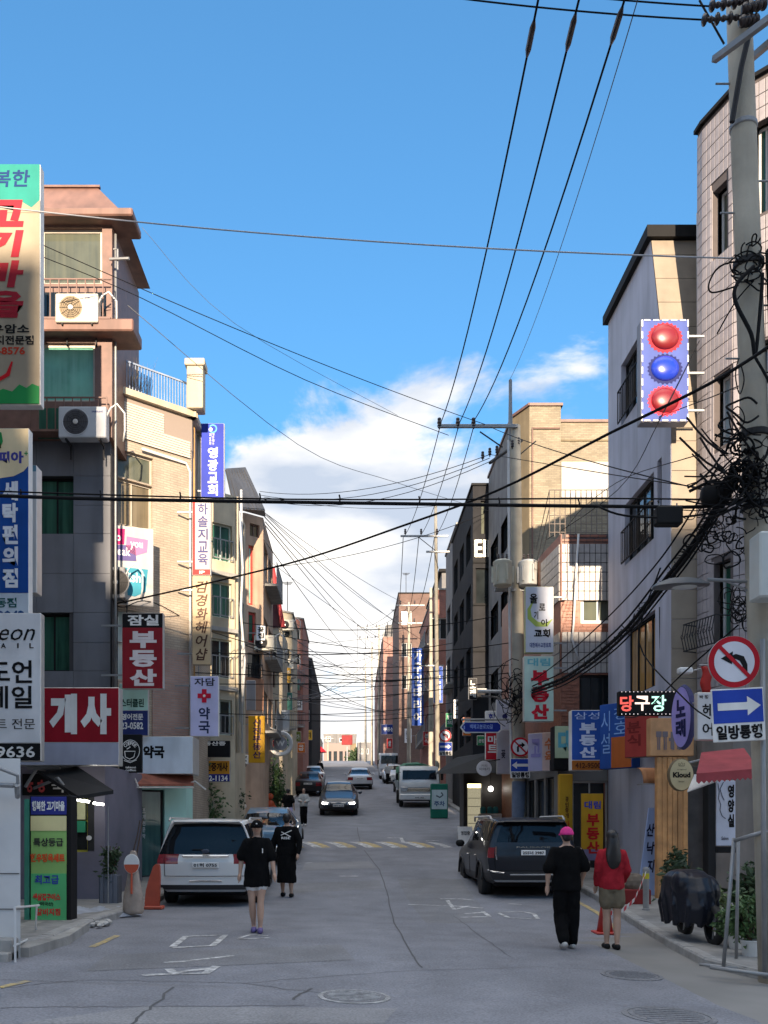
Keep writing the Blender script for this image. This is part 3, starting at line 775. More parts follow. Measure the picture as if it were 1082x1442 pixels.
# pink brick skirt: the lower storeys of the corner
sk = MB(); wall_mb(sk, Edge((A4[0]+.02, A4[1]-.02), (B4[0]+.02, B4[1]-.02)), EYE+(1165-1040)*23/F, EYE+(1165-905)*23/F, [e4.rect(160, 214, 860, 1035)]); sk.build('brick_skirt', PINKB, b4, off4)
zc4 = z4
q = MB()
for e in (E4[0], E4[1]): q.obox(e.A, e.d, -e.n, UP, (-.12, e.len+.1), (-.14, .25), (zc4+.002, zc4+.16))
q.build('cornice', CREAM, b4, off4)
q = MB(); e = E4[0]; q.obox(e.A, e.d, -e.n, UP, (.05, e.len), (-.03, .02), (zc4-.85, zc4-.05)); q.build('brick_band', Mbrick('orange_brick', (.45, .26, .14), (.5, .3, .18), (.3, .24, .2), .2, .062), b4, off4)
for k in range(15):
    zz = zc4-1.05+k*.062; q = MB(); q.obox(e.A, e.d, (-e.n+UP*.35).normalized(), UP, (.12, e.len*(.62 if k > 6 else .97)), (-.055, -.032), (zz, zz+.05)); q.build('louvre_slat', M('pale_louvre', (.56, .50, .42), .6, .05), b4, off4)
pl = MB(); xp = X_(265, 24.2); pl.cbox(xp, xp+.42, 24.0, 24.45, z4+.17, EYE+(1165-520)*24.2/F, .02); pl.cbox(xp-.05, xp+.47, 23.95, 24.5, EYE+(1165-520)*24.2/F+.002, EYE+(1165-512)*24.2/F+.03, .02)
pl.build('terrace_pillar', CREAM, b4, off4)
rl = MB(); za, zr = z4+.16, EYE+(1165-516)*23.4/F
for zz in (za+.08, zr): rl.obox(e.A, e.d, -e.n, UP, (0, e.len-.1), (.08, .12), (zz-.02, zz+.02))
for i in range(27):
    tt = (e.len-.1)*i/26; rl.obox(e.A, e.d, -e.n, UP, (tt-.009, tt+.009), (.09, .11), (za, zr))
rl.build('terrace_railing', M('blue_grey_rail', (.28, .33, .42), .5), b4, off4)
for (uu, vv) in (((218, 642), (258, 653)),): pipe(b4, off4, [W(200, 632, 23.2), W(262, 652, 24.1), W(268, 665, 24.2), W(268, 1040, 24.2)], .035, WHITE, 'conduit')
pipe(b4, off4, [W(273, 600, 24.6), W(273, 1040, 24.6)], .04, M('orange_pipe', (.5, .28, .10), .6), 'drainpipe')
pipe(b4, off4, [W(279, 610, 25.3), W(279, 1040, 25.3)], .03, STEEL, 'drainpipe')
# dry reeds on the terrace
rd = thing('roof_reeds', 'dry pale reeds growing on the roof terrace beside the railing', 'reeds', (X_(195, 23.6), 23.7, z4)); rd.location.z = z4+.1
q = MB()
for i in range(60):
    x, y = random.uniform(-.28, .28), random.uniform(-.12, .12); h = random.uniform(.5, 1.25); dx = random.uniform(-.25, .3)
    q.tube([(x, y, -.1), (x+dx*.35, y, h*.6), (x+dx, y+random.uniform(-.1, .1), h)], [.006, .005, .001], 3)
q.build('stem', M('dry_reed', (.28, .22, .12), .9), rd)
# pharmacy front below
zf = gz(-4.5, 24)
ph, offp, Ep = building('pharmacy_shop', 'mint and glass pharmacy shop front under the white lightbox', [(X_(150, 21.8), 22.0), (X_(262, 23.2), 23.2), (X_(262, 23.2), 24.2), (X_(150, 21.8), 23.9)], zf-.1, EYE+(1165-1090)*22.5/F, MINT,
    {0: [(*Edge((X_(150, 21.8), 22.0), (X_(262, 23.2), 23.2)).rect(158, 196, 1112, 1236), dict(frame=DARK, glass=Mglass('shop_glass', (.05, .11, .10), (.10, .2, .18)), cols=1)),
         (*Edge((X_(150, 21.8), 22.0), (X_(262, 23.2), 23.2)).rect(200, 232, 1112, 1236), dict(frame=DARK, glass=Mglass('shop_glass', (.05, .11, .10)), cols=1))]}, cat='shop')
q = MB(); ep = Ep[0]
for k, t_ in enumerate('조제전문약'):
    r_ = ep.rect(203, 207, 1138+k*9, 1145+k*9); q2 = MB(); text_mb(q2, t_, r_[0], r_[1], r_[2], r_[3], 0)
    n0 = len(q.v); q.v += [ep.P(v.x, v.z, -.09) for v in q2.v]; q.f += [tuple(n0+i for i in f) for f in q2.f]
q2 = MB(); r_ = ep.rect(165, 194, 1152, 1157); text_mb(q2, '처방조제 건강상담', r_[0], r_[1], r_[2], r_[3], 0); n0 = len(q.v); q.v += [ep.P(v.x, v.z, -.09) for v in q2.v]; q.f += [tuple(n0+i for i in f) for f in q2.f]
q.build('lettering', WHITE, ph, offp)
ra = thing('red_awning', 'faded red brown canopy over the pharmacy windows', 'awning', W(210, 1100, 22.3))
q = MB(); P4 = [W(150, 1092, 21.6), W(272, 1092, 23.0), W(273, 1107, 22.4), W(160, 1107, 21.0)]; q.rings([P4, [p+Vector((0, 0, .05)) for p in P4]]); q.build('canopy', M('red_brown_canvas', (.24, .075, .045), .8, .3, 5), ra, ra.location)
q = MB(); q.tube([W(152, 1094, 21.5), W(172, 1088, 21.4), W(190, 1096, 21.2), W(195, 1108, 21.0)], .02); q.tube([W(160, 1109, 20.98), W(273, 1109, 22.38)], .018); q.tube([W(255, 1107, 22.4), W(275, 1100, 22.5), W(290, 1112, 22.6)], .02); q.build('frame', ALU, ra, ra.location)

# --- yellowed panel building with green veranda windows
def left_block(name, label, u0, D0, u1, D1, Dend, vtop, wallmat, wins, side=None, parapet=.2, cope=CONC, xback=-12):
    A = (X_(u0, D0), D0); B = (X_(u1, D1), D1)
    e = Edge(A, B); zt = EYE+(1165-vtop)*D0/F
    ops = {0: [rwin(e, *w[:4], **w[4]) for w in wins]}
    eb = Edge(B, (B[0], Dend))
    if side: ops[1] = side(eb)
    return building(name, label, [A, B, (B[0], Dend), (xback, Dend), (xback, D0)], gz(B[0], D0)-.4, zt, wallmat, ops, parapet=parapet, cope=cope)
wv = dict(frame=M('white_green_frame', (.45, .52, .46), .5), glass=G_GREEN, cols=2, rail=STEEL)
b5, off5, E5 = left_block('yellow_panel_building', 'yellowed panel building with railed green windows one above another', 298, 27.6, 331, 28.1, 30.9, 690, YELL,
    [(299, 327, 738, 790, wv), (299, 327, 820, 870, wv), (297, 327, 900, 955, dict(wv, glass=G_DARK)), (297, 327, 985, 1035, dict(wv, glass=G_DARK))],
    lambda e: rows(e, .4, e.len-.4, (5.0, 7.8, 10.4), 1.2, 1, .4, frame=ALU, glass=G_DARK), cope=None)
for vv in (806, 885, 968): 
    z_ = EYE+(1165-vv)*27.6/F; slab(b5, off5, E5[0], -.1, E5[0].len+.05, z_-.06, z_+.06, .12, -.001, CONC, 'floor_band')
pipe(b5, off5, [W(334, 700, 28.3), W(334, 900, 28.3), W(335, 1060, 28.3)], .05, CREAM); pipe(b5, off5, [W(340, 690, 29.2), W(341, 1060, 29.2)], .04, WHITE)
pipe(b5, off5, [W(337, 720, 28.6), W(342, 800, 28.6), W(339, 860, 28.6), W(345, 930, 28.6), W(341, 1000, 28.6)], .04, WHITE, 'air_duct')
b6, off6, E6 = left_block('sheet_roof_building', 'plaster building with a slanted corrugated roof and a red framed green window', 345, 36.4, 371, 37.0, 41.5, 722, M('peach_plaster', (0.50, 0.35, 0.25), 0.8, 0.2, 1.2, streak=0.25),
    [(350, 358, 768, 852, dict(frame=M('red_frame', (.5, .05, .04), .5), glass=G_TEAL, cols=1, fw=.09)), (350, 361, 862, 905, dict(frame=M('red_frame', (.5, .05, .04), .5), glass=G_GREEN, cols=1, fw=.09)),
     (349, 368, 920, 955, dict(frame=DARK, glass=G_DARK, cols=2, rail=DARK)), (352, 366, 738, 756, dict(frame=F_BROWN, glass=G_WARM, cols=2))],
    lambda e: rows(e, .3, e.len-.3, (6, 9, 12), 1.2, 2, .4, frame=ALU, glass=G_WARM), cope=None)
q = MB(); Pt = [W(318, 662, 33.0), W(346, 660, 36.0), W(373, 719, 36.2), W(374, 728, 37.5), W(330, 716, 32.6)]
nrm = Vector((0, 0, .06)); q.rings([Pt, [p+nrm for p in Pt]]); sr = q.build('corrugated_roof', CORR, b6, off6)
q = MB()
for k in range(9): q.tube([Pt[0].lerp(Pt[1], k/8), Pt[4].lerp(Pt[2], k/8)], .03, 4)
q.build('rafter', DARK, sr, off6)
dec(b6, off6, E6[0], 346, 371, 955, 1000, ORNG, 'terracotta_band', .02)
b7, off7, E7 = left_block('maroon_roof_building', 'narrow yellow building with a maroon stepped roof edge', 377, 46.0, 398, 46.5, 50.5, 882, CREAM,
    [(381, 388, 905, 925, dict(frame=F_BROWN, glass=G_DARK, cols=1)), (381, 388, 945, 968, dict(frame=F_BROWN, glass=G_DARK, cols=1)), (381, 390, 985, 1010, dict(frame=F_BROWN, glass=G_DARK, cols=1))], None, cope=None)
q = MB(); q.rings([[W(376, 884, 45.9), W(399, 884, 46.5), W(399, 884, 50), W(376, 884, 50)], [W(378, 790, 46.2), W(381, 786, 46.4), W(382, 786, 49), W(378, 790, 49)]]); q.build('stepped_roof', M('maroon_sheet', (.10, .03, .03), .6), b7, off7)
q = MB(); q.tube([W(384, 800, 46.1), W(399, 884, 46.3)], .12, 6); q.build('red_trim', M('red_trim', (.45, .05, .05), .5), b7, off7)
b8, off8, E8 = left_block('ochre_building', 'ochre plaster building with outdoor units on its corner', 398, 53.5, 412, 54.0, 59, 862, YELL,
    [(401, 409, 880, 897, dict(frame=DARK, glass=G_DARK, cols=1)), (401, 409, 915, 935, dict(frame=DARK, glass=G_DARK, cols=1)), (401, 409, 955, 975, dict(frame=DARK, glass=G_DARK, cols=1))], None)
b9, off9, E9 = left_block('red_brick_house', 'red brick building behind the ochre one on the left row', 411, 65.0, 427, 65.5, 74, 870, REDB,
    [(415, 424, 885, 900, dict(frame=WHITE, glass=G_DARK, cols=2)), (415, 424, 920, 936, dict(frame=WHITE, glass=G_DARK, cols=2)), (415, 424, 955, 972, dict(frame=WHITE, glass=G_TEAL, cols=2))], None)
b10, off10, E10 = left_block('dark_far_building', 'dark grey farthest building of the left row', 427, 84.0, 439, 85, 110, 925, DKGREY,
    [(430, 437, 940, 950, dict(frame=DARK, glass=G_DARK, cols=1)), (430, 437, 965, 976, dict(frame=DARK, glass=G_DARK, cols=1))], None)
b10b, off10b, E10b = left_block('low_far_shop', 'low shop with pale walls below the dark far building on the left', 430, 112.0, 445, 113, 125, 1010, MIDGR, [(433, 442, 1022, 1032, dict(frame=WHITE, glass=G_DARK, cols=2))], None)

# ================================================================== buildings, right side
# --- tiled corner house, rounded towards the side street
zr1a, zr1 = gz(7, 18)-.2, 16.1
pA = (7.225, 19.25); pB = (X_(991, 19.0), 19.0); pC = (X_(1033, 18.15), 18.15); pD = (X_(1088, 17.6), 17.6); pE = (16.0, 17.3)
polyR1 = [(9.2, 24.2), pA, pB, pC, pD, pE, (16.0, 24.0)]
eAB, eBC, eCD = Edge(pA, pB), Edge(pB, pC), Edge(pC, pD)
wt = dict(frame=WHITE, glass=G_SMOKE, cols=2, rec=.22, fw=.05)
opsR1 = {2: [rwin(eBC, 1004, 1024, 262, 362, **wt), rwin(eBC, 1006, 1029, 525, 628, **dict(wt, glass=Mglass('glass_pale', (.25, .33, .36), (.4, .45, .5)))), rwin(eBC, 1006, 1029, 790, 905, **dict(wt, glass=G_GREEN))],
         3: [rwin(eCD, 1062, 1084, 170, 300, **dict(wt, glass=G_GREEN)), rwin(eCD, 1066, 1084, 480, 600, **dict(wt, glass=G_DARK))]}
r1, offr1, ER1 = building('tiled_corner_house', 'pinkish tiled corner house with deep set windows behind the near concrete pole', polyR1, zr1a, zr1, GROUT, opsR1, parapet=.2)
q = MB()
for e in (eAB, eBC, eCD): q.obox(e.A, e.d, -e.n, UP, (-.03, e.len+.03), (-.08, .2), (zr1+.002, zr1+.08))
q.build('coping', F_BLACK, r1, offr1)
# window bays with chamfered heads
for o in opsR1[2]:
    q = MB()
    q.obox(eBC.A, eBC.d, -eBC.n, UP, (o[0]-.16, o[0]-.005), (-.015, .03), (o[2]-.1, o[3]+.05)); q.build('window_jamb', PKTILE, r1, offr1)
# facing tiles: soldier courses
TW, TH = 0.118, 0.262
_tile_mesh = MB().cbox(-TW/2+.006, TW/2-.006, -.012, .012, -TH/2+.007, TH/2-.007, .004).mesh('tile'); _tile_mesh.materials.append(PKTILE)
tiles = []
zt0 = EYE+(1165-905)*18.5/F-1.0
for e, ops in ((eAB, []), (eBC, opsR1[2]), (eCD, opsR1[3])):
    n = max(1, int(e.len/TW)); w = e.len/n; rz_ = math.atan2(e.d.y, e.d.x)
    z = zt0
    while z < zr1-.1:
        for i in range(n):
            t = (i+.5)*w
            if any(o[0]-w*.5 < t < o[1]+w*.5 and o[2]-TH*.35 < z < o[3]+TH*.35 for o in ops): continue
            P = e.P(t, z, .010); u_ = CX+F*P.x/P.y; v_ = CY-F*(P.z-EYE)/P.y
            tiles.append((P, rz_, w, -20 < v_ < 1000 and u_ < 1090))
        z += TH
vis = sorted([t for t in tiles if t[3]], key=lambda t: t[0].y)
part = vis[:300]; rest = vis[300:]+[t for t in tiles if not t[3]]
for P, rz_, w, _ in part:
    o = link('tile', _tile_mesh, r1, P-offr1, rz_); o.scale = (w/TW, 1, 1)
q = MB()
for P, rz_, w, _ in rest: q.cbox(-w/2+.006, w/2-.006, -.012, .012, -TH/2+.007, TH/2-.007, .004, Matrix.Translation(P) @ Matrix.Rotation(rz_, 4, 'Z'))
tag(q.build('tile_field', PKTILE, r1, offr1), kind='stuff')
# plaster below the tiles
q = MB()
for e in (eAB, eBC, eCD): q.obox(e.A, e.d, -e.n, UP, (0, e.len), (-.02, .0), (zr1a, zt0-TH/2-.02))
q.build('plaster_base', M('grey_beige_plaster', (.25, .23, .215), .8, .15, 2, streak=.2), r1, offr1)
# little wrought iron balcony
q = MB(); 
for k in range(12):
    t = -.2+k*.085; P0 = eBC.P(t, 0, .32)
    z0_ = EYE+(1165-905)*18.7/F-.1
    q.tube([P0+UP*z0_, P0+UP*(z0_+.25)+eBC.n*.06, P0+UP*(z0_+.55)], .010, 5)
    if k % 2 == 0:
        c = P0+UP*(z0_+.3)+eBC.n*.05; q.tube([c+(eBC.d*cos(a)+UP*sin(a))*(.02+.012*a/1.6) for a in [i*.7 for i in range(10)]], .007, 4)
for zz in (z0_, z0_+.55): q.tube([eBC.P(-.25, zz, .0), eBC.P(-.22, zz, .32), eBC.P(.78, zz, .32), eBC.P(.78, zz, 0)], .014, 5)
q.build('balcony_railing', DARK, r1, offr1)
# --- lilac grey house with black windows; upper front leans back
XR2 = 6.68; DF, DT, DE = 19.3, 20.6, 24.0; zk, zT = 10.0, 14.75
zg = gz(7, 21)-.2
e2 = Edge((XR2, DE), (XR2, DF))
bw_ = dict(frame=F_BLACK, glass=G_DARK, cols=3, rec=.12, fw=.07)
o2u = [rwin(e2, 875, 904, 515, 600, 'l', **dict(bw_, rail=F_BLACK))]
o2l = [rwin(e2, 880, 921, 712, 797, 'l', **dict(bw_, cols=4, rail=F_BLACK)), rwin(e2, 881, 923, 888, 985, 'l', **dict(bw_, cols=4, glass=Mglass('glass_amber', (.30, .16, .05), (.42, .26, .10))))]
o2l.append(rwin(e2, 926, 932, 650, 745, 'l', frame=F_BLACK, glass=G_DARK, cols=1, rec=.08, fw=.03))
r2, offr2, ER2 = building('lilac_grey_house', 'lilac grey plastered house with black window bands and a thick black roof edge', [(XR2, DE), (XR2, DF), (9.5, DF), (9.5, DE)], zg, zk, LILAC, {0: o2l}, parapet=0)
q = MB(); eu = Edge((XR2, DE), (XR2, DT)); wall_mb(q, eu, zk, zT, [o2u[0][:4]])
q.poly([(XR2, DT, zk), (XR2, DF, zk), (XR2, DT, zT)]); q.quad((XR2, DF+.05, zk), (9.5, DF+.05, zk), (9.5, DT+.05, zT), (XR2, DT+.05, zT)); q.quad((XR2, DE, zk), (XR2, DE, zT), (9.5, DE, zT), (9.5, DE, zk)); q.quad((9.5, DT, zk), (9.5, DE, zk), (9.5, DE, zT), (9.5, DT, zT))
q.build('upper_wall', LILAC, r2, offr2); window(r2, offr2, eu, o2u[0][:4], **o2u[0][4])
q = MB(); q.rings([[(XR2-.12, DE+.1, zT), (XR2-.12, DT-.14, zT), (9.6, DT-.14, zT), (9.6, DE+.1, zT)], [(XR2-.12, DE+.1, zT+.22), (XR2-.12, DT-.14, zT+.26), (9.6, DT-.14, zT+.26), (9.6, DE+.1, zT+.22)]]); q.build('roof_edge', F_BLACK, r2, offr2)
# stone slabs on the front
zz = 2.9; k = 0
while zz < zT-.05:
    h = .62; z1_ = min(zz+h, zT-.02)
    for (xa, xb) in ((XR2+.002, XR2+1.3), (XR2+1.3, XR2+2.6)):
        def yy(z): return DF if z <= zk else DF+(z-zk)/(zT-zk)*(DT-DF)
        if zz < zk < z1_: z1_ = zk
        s_ = MB(); g = .006
        pts = [(xa+g, yy(zz+g), zz+g), (xb-g, yy(zz+g), zz+g), (xb-g, yy(z1_-g), z1_-g), (xa+g, yy(z1_-g), z1_-g)]
        s_.rings([[Vector(p)-Vector((0, -.04, 0)) for p in pts], [Vector(p)-Vector((0, .022, 0)) for p in pts]]); s_.f = [tuple(reversed(f)) for f in s_.f]
        s_.build('stone_slab', STONE, r2, offr2)
    zz = z1_
pipe(r2, offr2, [W(868, 540, 23.6), W(869, 900, 23.6), W(870, 1040, 23.6)], .035, DARK)
pipe(r2, offr2, [W(930, 855, 20.0), W(931, 915, 20.0)], .03, DARK)
pipe(r2, offr2, [W(983, 300, 19.26), W(984, 640, 19.26), W(985, 960, 19.26)], .03, STEEL)

# --- red and white tiled house with bay
A_ = (X_(762, 26.2), 26.2); B_ = (X_(790, 24.3), 24.3); zr3 = EYE+(1165-752)*24.3/F; zg3 = gz(6, 25)-.3
e3c, e3f = Edge(A_, B_), Edge(B_, (9.6, 24.3))
ops = {1: [rwin(e3f, 818, 868, 821, 878, frame=WHITE, glass=G_SMOKE, cols=2, fw=.09, rec=.05), rwin(e3f, 816, 870, 950, 1012, frame=DARK, glass=G_DARK, cols=3, fw=.05)],
       0: [rwin(e3c, 768, 776, 900, 960, frame=WHITE, glass=G_DARK, cols=1)]}
r3, offr3, ER3 = building('red_tile_house', 'house faced with red brown tiles and bands of small white tiles', [A_, B_, (9.6, 24.3), (9.6, 33.0), (A_[0], 33.0)], zg3, zr3, RTILE, ops, parapet=.1, cope=None)
_wt = MB().cbox(-.062, .062, -.012, .012, -.125, .125, .005).mesh('tile'); _wt.materials.append(WHTILE)
for (va, vb) in ((766, 846), (890, 948)):
    for e, ua, ub in ((e3c, 763, 789), (e3f, 791, 862)):
        r_ = e.rect(ua, ub, va, vb, 'r' if e is e3c else 'm'); nx = max(1, round((r_[1]-r_[0])/.142)); nz = max(1, round((r_[3]-r_[2])/.268)); rz_ = math.atan2(e.d.y, e.d.x)
        slab(r3, offr3, e, r_[0], r_[1], r_[2], r_[3], .012, -.001, GROUT, 'tile_bed')
        for i in range(nx):
            for j in range(nz):
                P = e.P(r_[0]+(i+.5)*(r_[1]-r_[0])/nx, r_[2]+(j+.5)*(r_[3]-r_[2])/nz, .018); o = link('tile', _wt, r3, P-offr3, rz_); o.scale = ((r_[1]-r_[0])/nx/.142, 1, (r_[3]-r_[2])/nz/.268)
_rt = MB().cbox(-.10, .10, -.010, .010, -.032, .032, .003).mesh('brick'); _rt.materials.append(RTILE)
for (va, vb) in ((752, 764), (848, 888), (952, 1018)):
    r_ = e3f.rect(791, 862, va, vb); 
    nx = int((r_[1]-r_[0])/.215); nz = max(1, int((r_[3]-r_[2])/.078))
    slab(r3, offr3, e3f, r_[0], r_[1], r_[2], r_[3], .004, -.001, GROUT, 'brick_bed') if va < 800 else None
    for j in range(nz):
        for i in range(nx):
            t = r_[0]+(i+.5+(.5 if j % 2 else 0))*.215; z = r_[2]+(j+.5)*(r_[3]-r_[2])/nz
            if t > r_[1]-.09: continue
            if any(o[0]-.1 < t < o[1]+.1 and o[2]-.035 < z < o[3]+.035 for o in ops[1]): continue
            link('brick', _rt, r3, e3f.P(t, z, .010)-offr3, math.atan2(e3f.d.y, e3f.d.x))
q = MB(); za = zr3+.02; zb_ = EYE+(1165-690)*24.6/F
for i in range(14):
    x = X_(774, 24.6)+i*.14; q.cyl((x, 24.6, za), (x, 24.6, zb_), .012, n=5)
for j in range(6): zz = za+.12+(zb_-za-.12)*j/5; q.cyl((X_(774, 24.6), 24.6, zz), (X_(862, 24.6), 24.6, zz), .012, n=5)
for j in range(3): zz = za+.3+(zb_-za-.3)*j/2; q.cyl((X_(774, 24.6), 24.6, zz), (X_(755, 30), 30, zz), .012, n=5)
q.build('roof_railing', M('rust_grey_rail', (.18, .15, .13), .7), r3, offr3)
pipe(r3, offr3, [W(815, 752, 24.15), W(812, 800, 24.15), W(808, 880, 24.15), W(806, 900, 24.15), W(815, 930, 24.15)], .028, WHITE, 'conduit')
# --- tall tan brick building
A_ = (X_(722, 35.0), 35.0); B_ = (X_(746, 34.0), 34.0); zr4 = EYE+(1165-572)*34/F; zg4 = gz(6, 34)-.3
e4c, e4f = Edge(A_, B_), Edge(B_, (12.0, 34.0)); e4s = Edge((A_[0], 41.0), A_)
ops = {2: [], 0: rows(e4s, .6, 5.4, (7.0, 9.8, 12.6), 1.3, 2, .7, frame=F_BLACK, glass=G_DARK)}
r4, offr4, ER4 = building('tan_brick_building', 'tall tan brick building rising behind the red tiled house', [(A_[0], 41.0), A_, B_, (X_(790, 34), 34.0), (X_(790, 34), 41.0)], zg4, zr4, TANB, ops, parapet=.2, cope=F_BROWN)
q = MB(); e = Edge(A_, B_); q.obox(e.A, e.d, -e.n, UP, (0, e.len-.01), (-.012, .0), (zg4, zr4-.003)); q.build('render_strip', TANP, r4, offr4)
q = MB(); e = e4s; wall_mb(q, Edge((A_[0]-.012, 41.0), (A_[0]-.012, A_[1])), zg4, zr4-.003, [o[:4] for o in ops[0]]); q.build('side_render', MIDGR, r4, offr4)
zr4b = EYE+(1165-590)*34/F
q = MB(); wall_mb(q, Edge((X_(790, 34)+.01, 34.3), (13.0, 34.3)), zg4, zr4b, []); q.quad((X_(790, 34)+.01, 34.3, zr4b), (13, 34.3, zr4b), (13, 41, zr4b), (X_(790, 34)+.01, 41, zr4b)); q.quad((13, 34.3, zg4), (13, 41, zg4), (13, 41, zr4b), (13, 34.3, zr4b)); q.build('wing', TANB, r4, offr4)
q = MB(); q.box(X_(790, 34)+.02, 13.0, 34.24, 34.34, zr4b+.002, zr4b+.1); q.build('wing_coping', F_BROWN, r4, offr4)
q = MB(); q.box(X_(791, 34.2), 12.9, 34.22, 34.295, W(0, 700, 34.2).z, W(0, 650, 34.2).z); q.build('white_panel', M('white_wall_panel', (.40, .39, .37), .7, .1, 2, streak=.15), r4, offr4)
for vv in (618, 690): 
    q = MB(); q.box(X_(791, 34.2), 12.9, 34.26, 34.297, W(0, vv+2, 34.2).z, W(0, vv, 34.2).z); q.build('band', TANP, r4, offr4)
q = MB(); q.tube([W(749, 603, 33.95), W(789, 603, 33.95)], .03); q.tube([W(750, 603, 33.95), W(750, 870, 33.95)], .03); q.build('drainpipe', F_BROWN, r4, offr4)
# --- charcoal building with metal letters
xr5 = X_(667, 41.0); zr5 = EYE+(1165-684)*41.2/F; zg5 = gz(6, 42)-.3
e5f = Edge((xr5, 41.2), (7.5, 41.2)); e5s = Edge((xr5, 49.5), (xr5, 41.2))
ops = {0: rows(e5s, .7, 7.6, (5.6, 8.4, 11.2, 13.9), 1.5, 3, .9, frame=F_BLACK, glass=G_DARK, rail=None), 1: [rwin(e5f, 677, 684, 705, 752, frame=F_BLACK, glass=G_SMOKE, cols=1), rwin(e5f, 670, 690, 800, 850, frame=F_BLACK, glass=G_DARK, cols=1)]}
r5, offr5, ER5 = building('charcoal_building', 'charcoal clad building with large pale metal letters on its corner', [(xr5, 49.5), (xr5, 41.2), (7.5, 41.2), (7.5, 49.5)], zg5, zr5, DKGREY, ops, parapet=.3, cope=F_BLACK)
q = MB(); text_mb(q, 'EII', X_(669, 41.1), X_(690, 41.1), W(0, 784, 41.1).z, W(0, 760, 41.1).z, 41.12, .02); q.build('lettering', M('brushed_letter', (.62, .58, .48), .4, metal=.3), r5, offr5)
for vv in (790, 850, 915): slab(r5, offr5, e5f, 0, e5f.len, W(0, vv+3, 41.2).z, W(0, vv, 41.2).z, .06, -.001, F_BLACK, 'band')
q = MB()
for k in range(5): q.tube([W(693+k*3, 690-k*2, 41.1), W(700+k*3, 708-k*2, 41.1)], .06, 5)
q.build('louvre', STEEL, r5, offr5)
xr5b = X_(640, 51.0)
r5b, offr5b, _ = building('stepped_grey_building', 'grey stepped building next to the charcoal one', [(xr5b, 55.5), (xr5b, 49.6), (8, 49.6), (8, 55.5)], gz(6, 50)-.3, EYE+(1165-742)*50/F, MIDGR,
    {0: rows(Edge((xr5b, 55.5), (xr5b, 49.6)), .5, 5.2, (7, 10, 13), 1.5, 2, .8, frame=F_BLACK, glass=G_DARK)}, parapet=.3, cope=CONC)
xr6 = X_(599, 66.0)
e6s, e6f = Edge((xr6, 71), (xr6, 58.0)), Edge((xr6, 58.0), (9, 58.0))
r6, offr6, _ = building('brick_red_building', 'red brick building with pale windows behind the bright pole', [(xr6, 71), (xr6, 58), (9, 58), (9, 71)], gz(6, 58)-.3, EYE+(1165-842)*60/F, REDB,
    {0: rows(e6s, 1, 12, (8, 11, 14), 1.5, 3, 1.2, frame=WHITE, glass=G_SMOKE), 1: [rwin(e6f, 608, 632, 870, 900, frame=WHITE, glass=G_DARK, cols=2), rwin(e6f, 608, 632, 940, 970, frame=WHITE, glass=G_DARK, cols=2)]}, parapet=.3, cope=CONC)
q = MB(); q.box(xr6+.6, 9, 60, 70, EYE+(1165-841)*60/F, EYE+(1165-806)*60/F); pent = q.build('penthouse', MIDGR, r6, offr6)
q = MB(); q.box(xr6+.4, 9.2, 59.8, 70.2, EYE+(1165-806)*60/F+.002, EYE+(1165-802)*60/F); q.build('penthouse_roof', F_BLACK, pent, offr6)
xr7 = X_(562, 80.0); e7f = Edge((xr7, 80), (9, 80))
r7, offr7, _ = building('brown_far_building', 'brown brick building with a flat overhanging roof far up the right side', [(xr7, 92), (xr7, 80), (9, 80), (9, 92)], gz(5, 80)-.3, EYE+(1165-836)*80/F, Mbrick('brown_brick', (.17, .10, .08), (.14, .08, .065), (.12, .1, .09), .25, .08),
    {1: [rwin(e7f, 566, 580, 860, 880, frame=WHITE, glass=G_DARK, cols=2), rwin(e7f, 566, 580, 905, 925, frame=WHITE, glass=G_DARK, cols=2), rwin(e7f, 566, 580, 950, 970, frame=WHITE, glass=G_DARK, cols=2)]}, parapet=.3, cope=F_BLACK)
xr8 = X_(540, 100.0); e8f = Edge((xr8, 100), (9, 100)); e8s = Edge((xr8, 138), (xr8, 100))
r8, offr8, _ = building('salmon_brick_building', 'salmon brick building with a blue shop sign far up the right side', [(xr8, 138), (xr8, 100), (9, 100), (9, 138)], gz(4, 100)-.5, EYE+(1165-898)*100/F, SALM,
    {1: [rwin(e8f, 560, 566, 950, 962, frame=WHITE, glass=G_DARK, cols=1), rwin(e8f, 560, 566, 990, 1002, frame=WHITE, glass=G_DARK, cols=1)], 0: rows(e8s, 2, 36, (14, 18, 22), 1.6, 6, 3, frame=WHITE, glass=G_DARK)}, parapet=.3, cope=F_BROWN)
q = MB(); q.box(xr8+.3, 8, 101, 120, EYE+(1165-897)*101/F, EYE+(1165-880)*101/F); q.build('penthouse', MIDGR, r8, offr8)
q = MB()
for i in range(7): x = xr8+.4+i*.5; q.cyl((x, 100.2, EYE+(1165-897)*100/F), (x+.1, 100.2, EYE+(1165-868)*100/F+random.uniform(-.8, .3)), .05, n=5)
q.tube([(xr8+.3, 100.2, EYE+(1165-885)*100/F), (xr8+3.5, 100.2, EYE+(1165-885)*100/F)], .05, 5); q.build('antenna', DARK, r8, offr8)
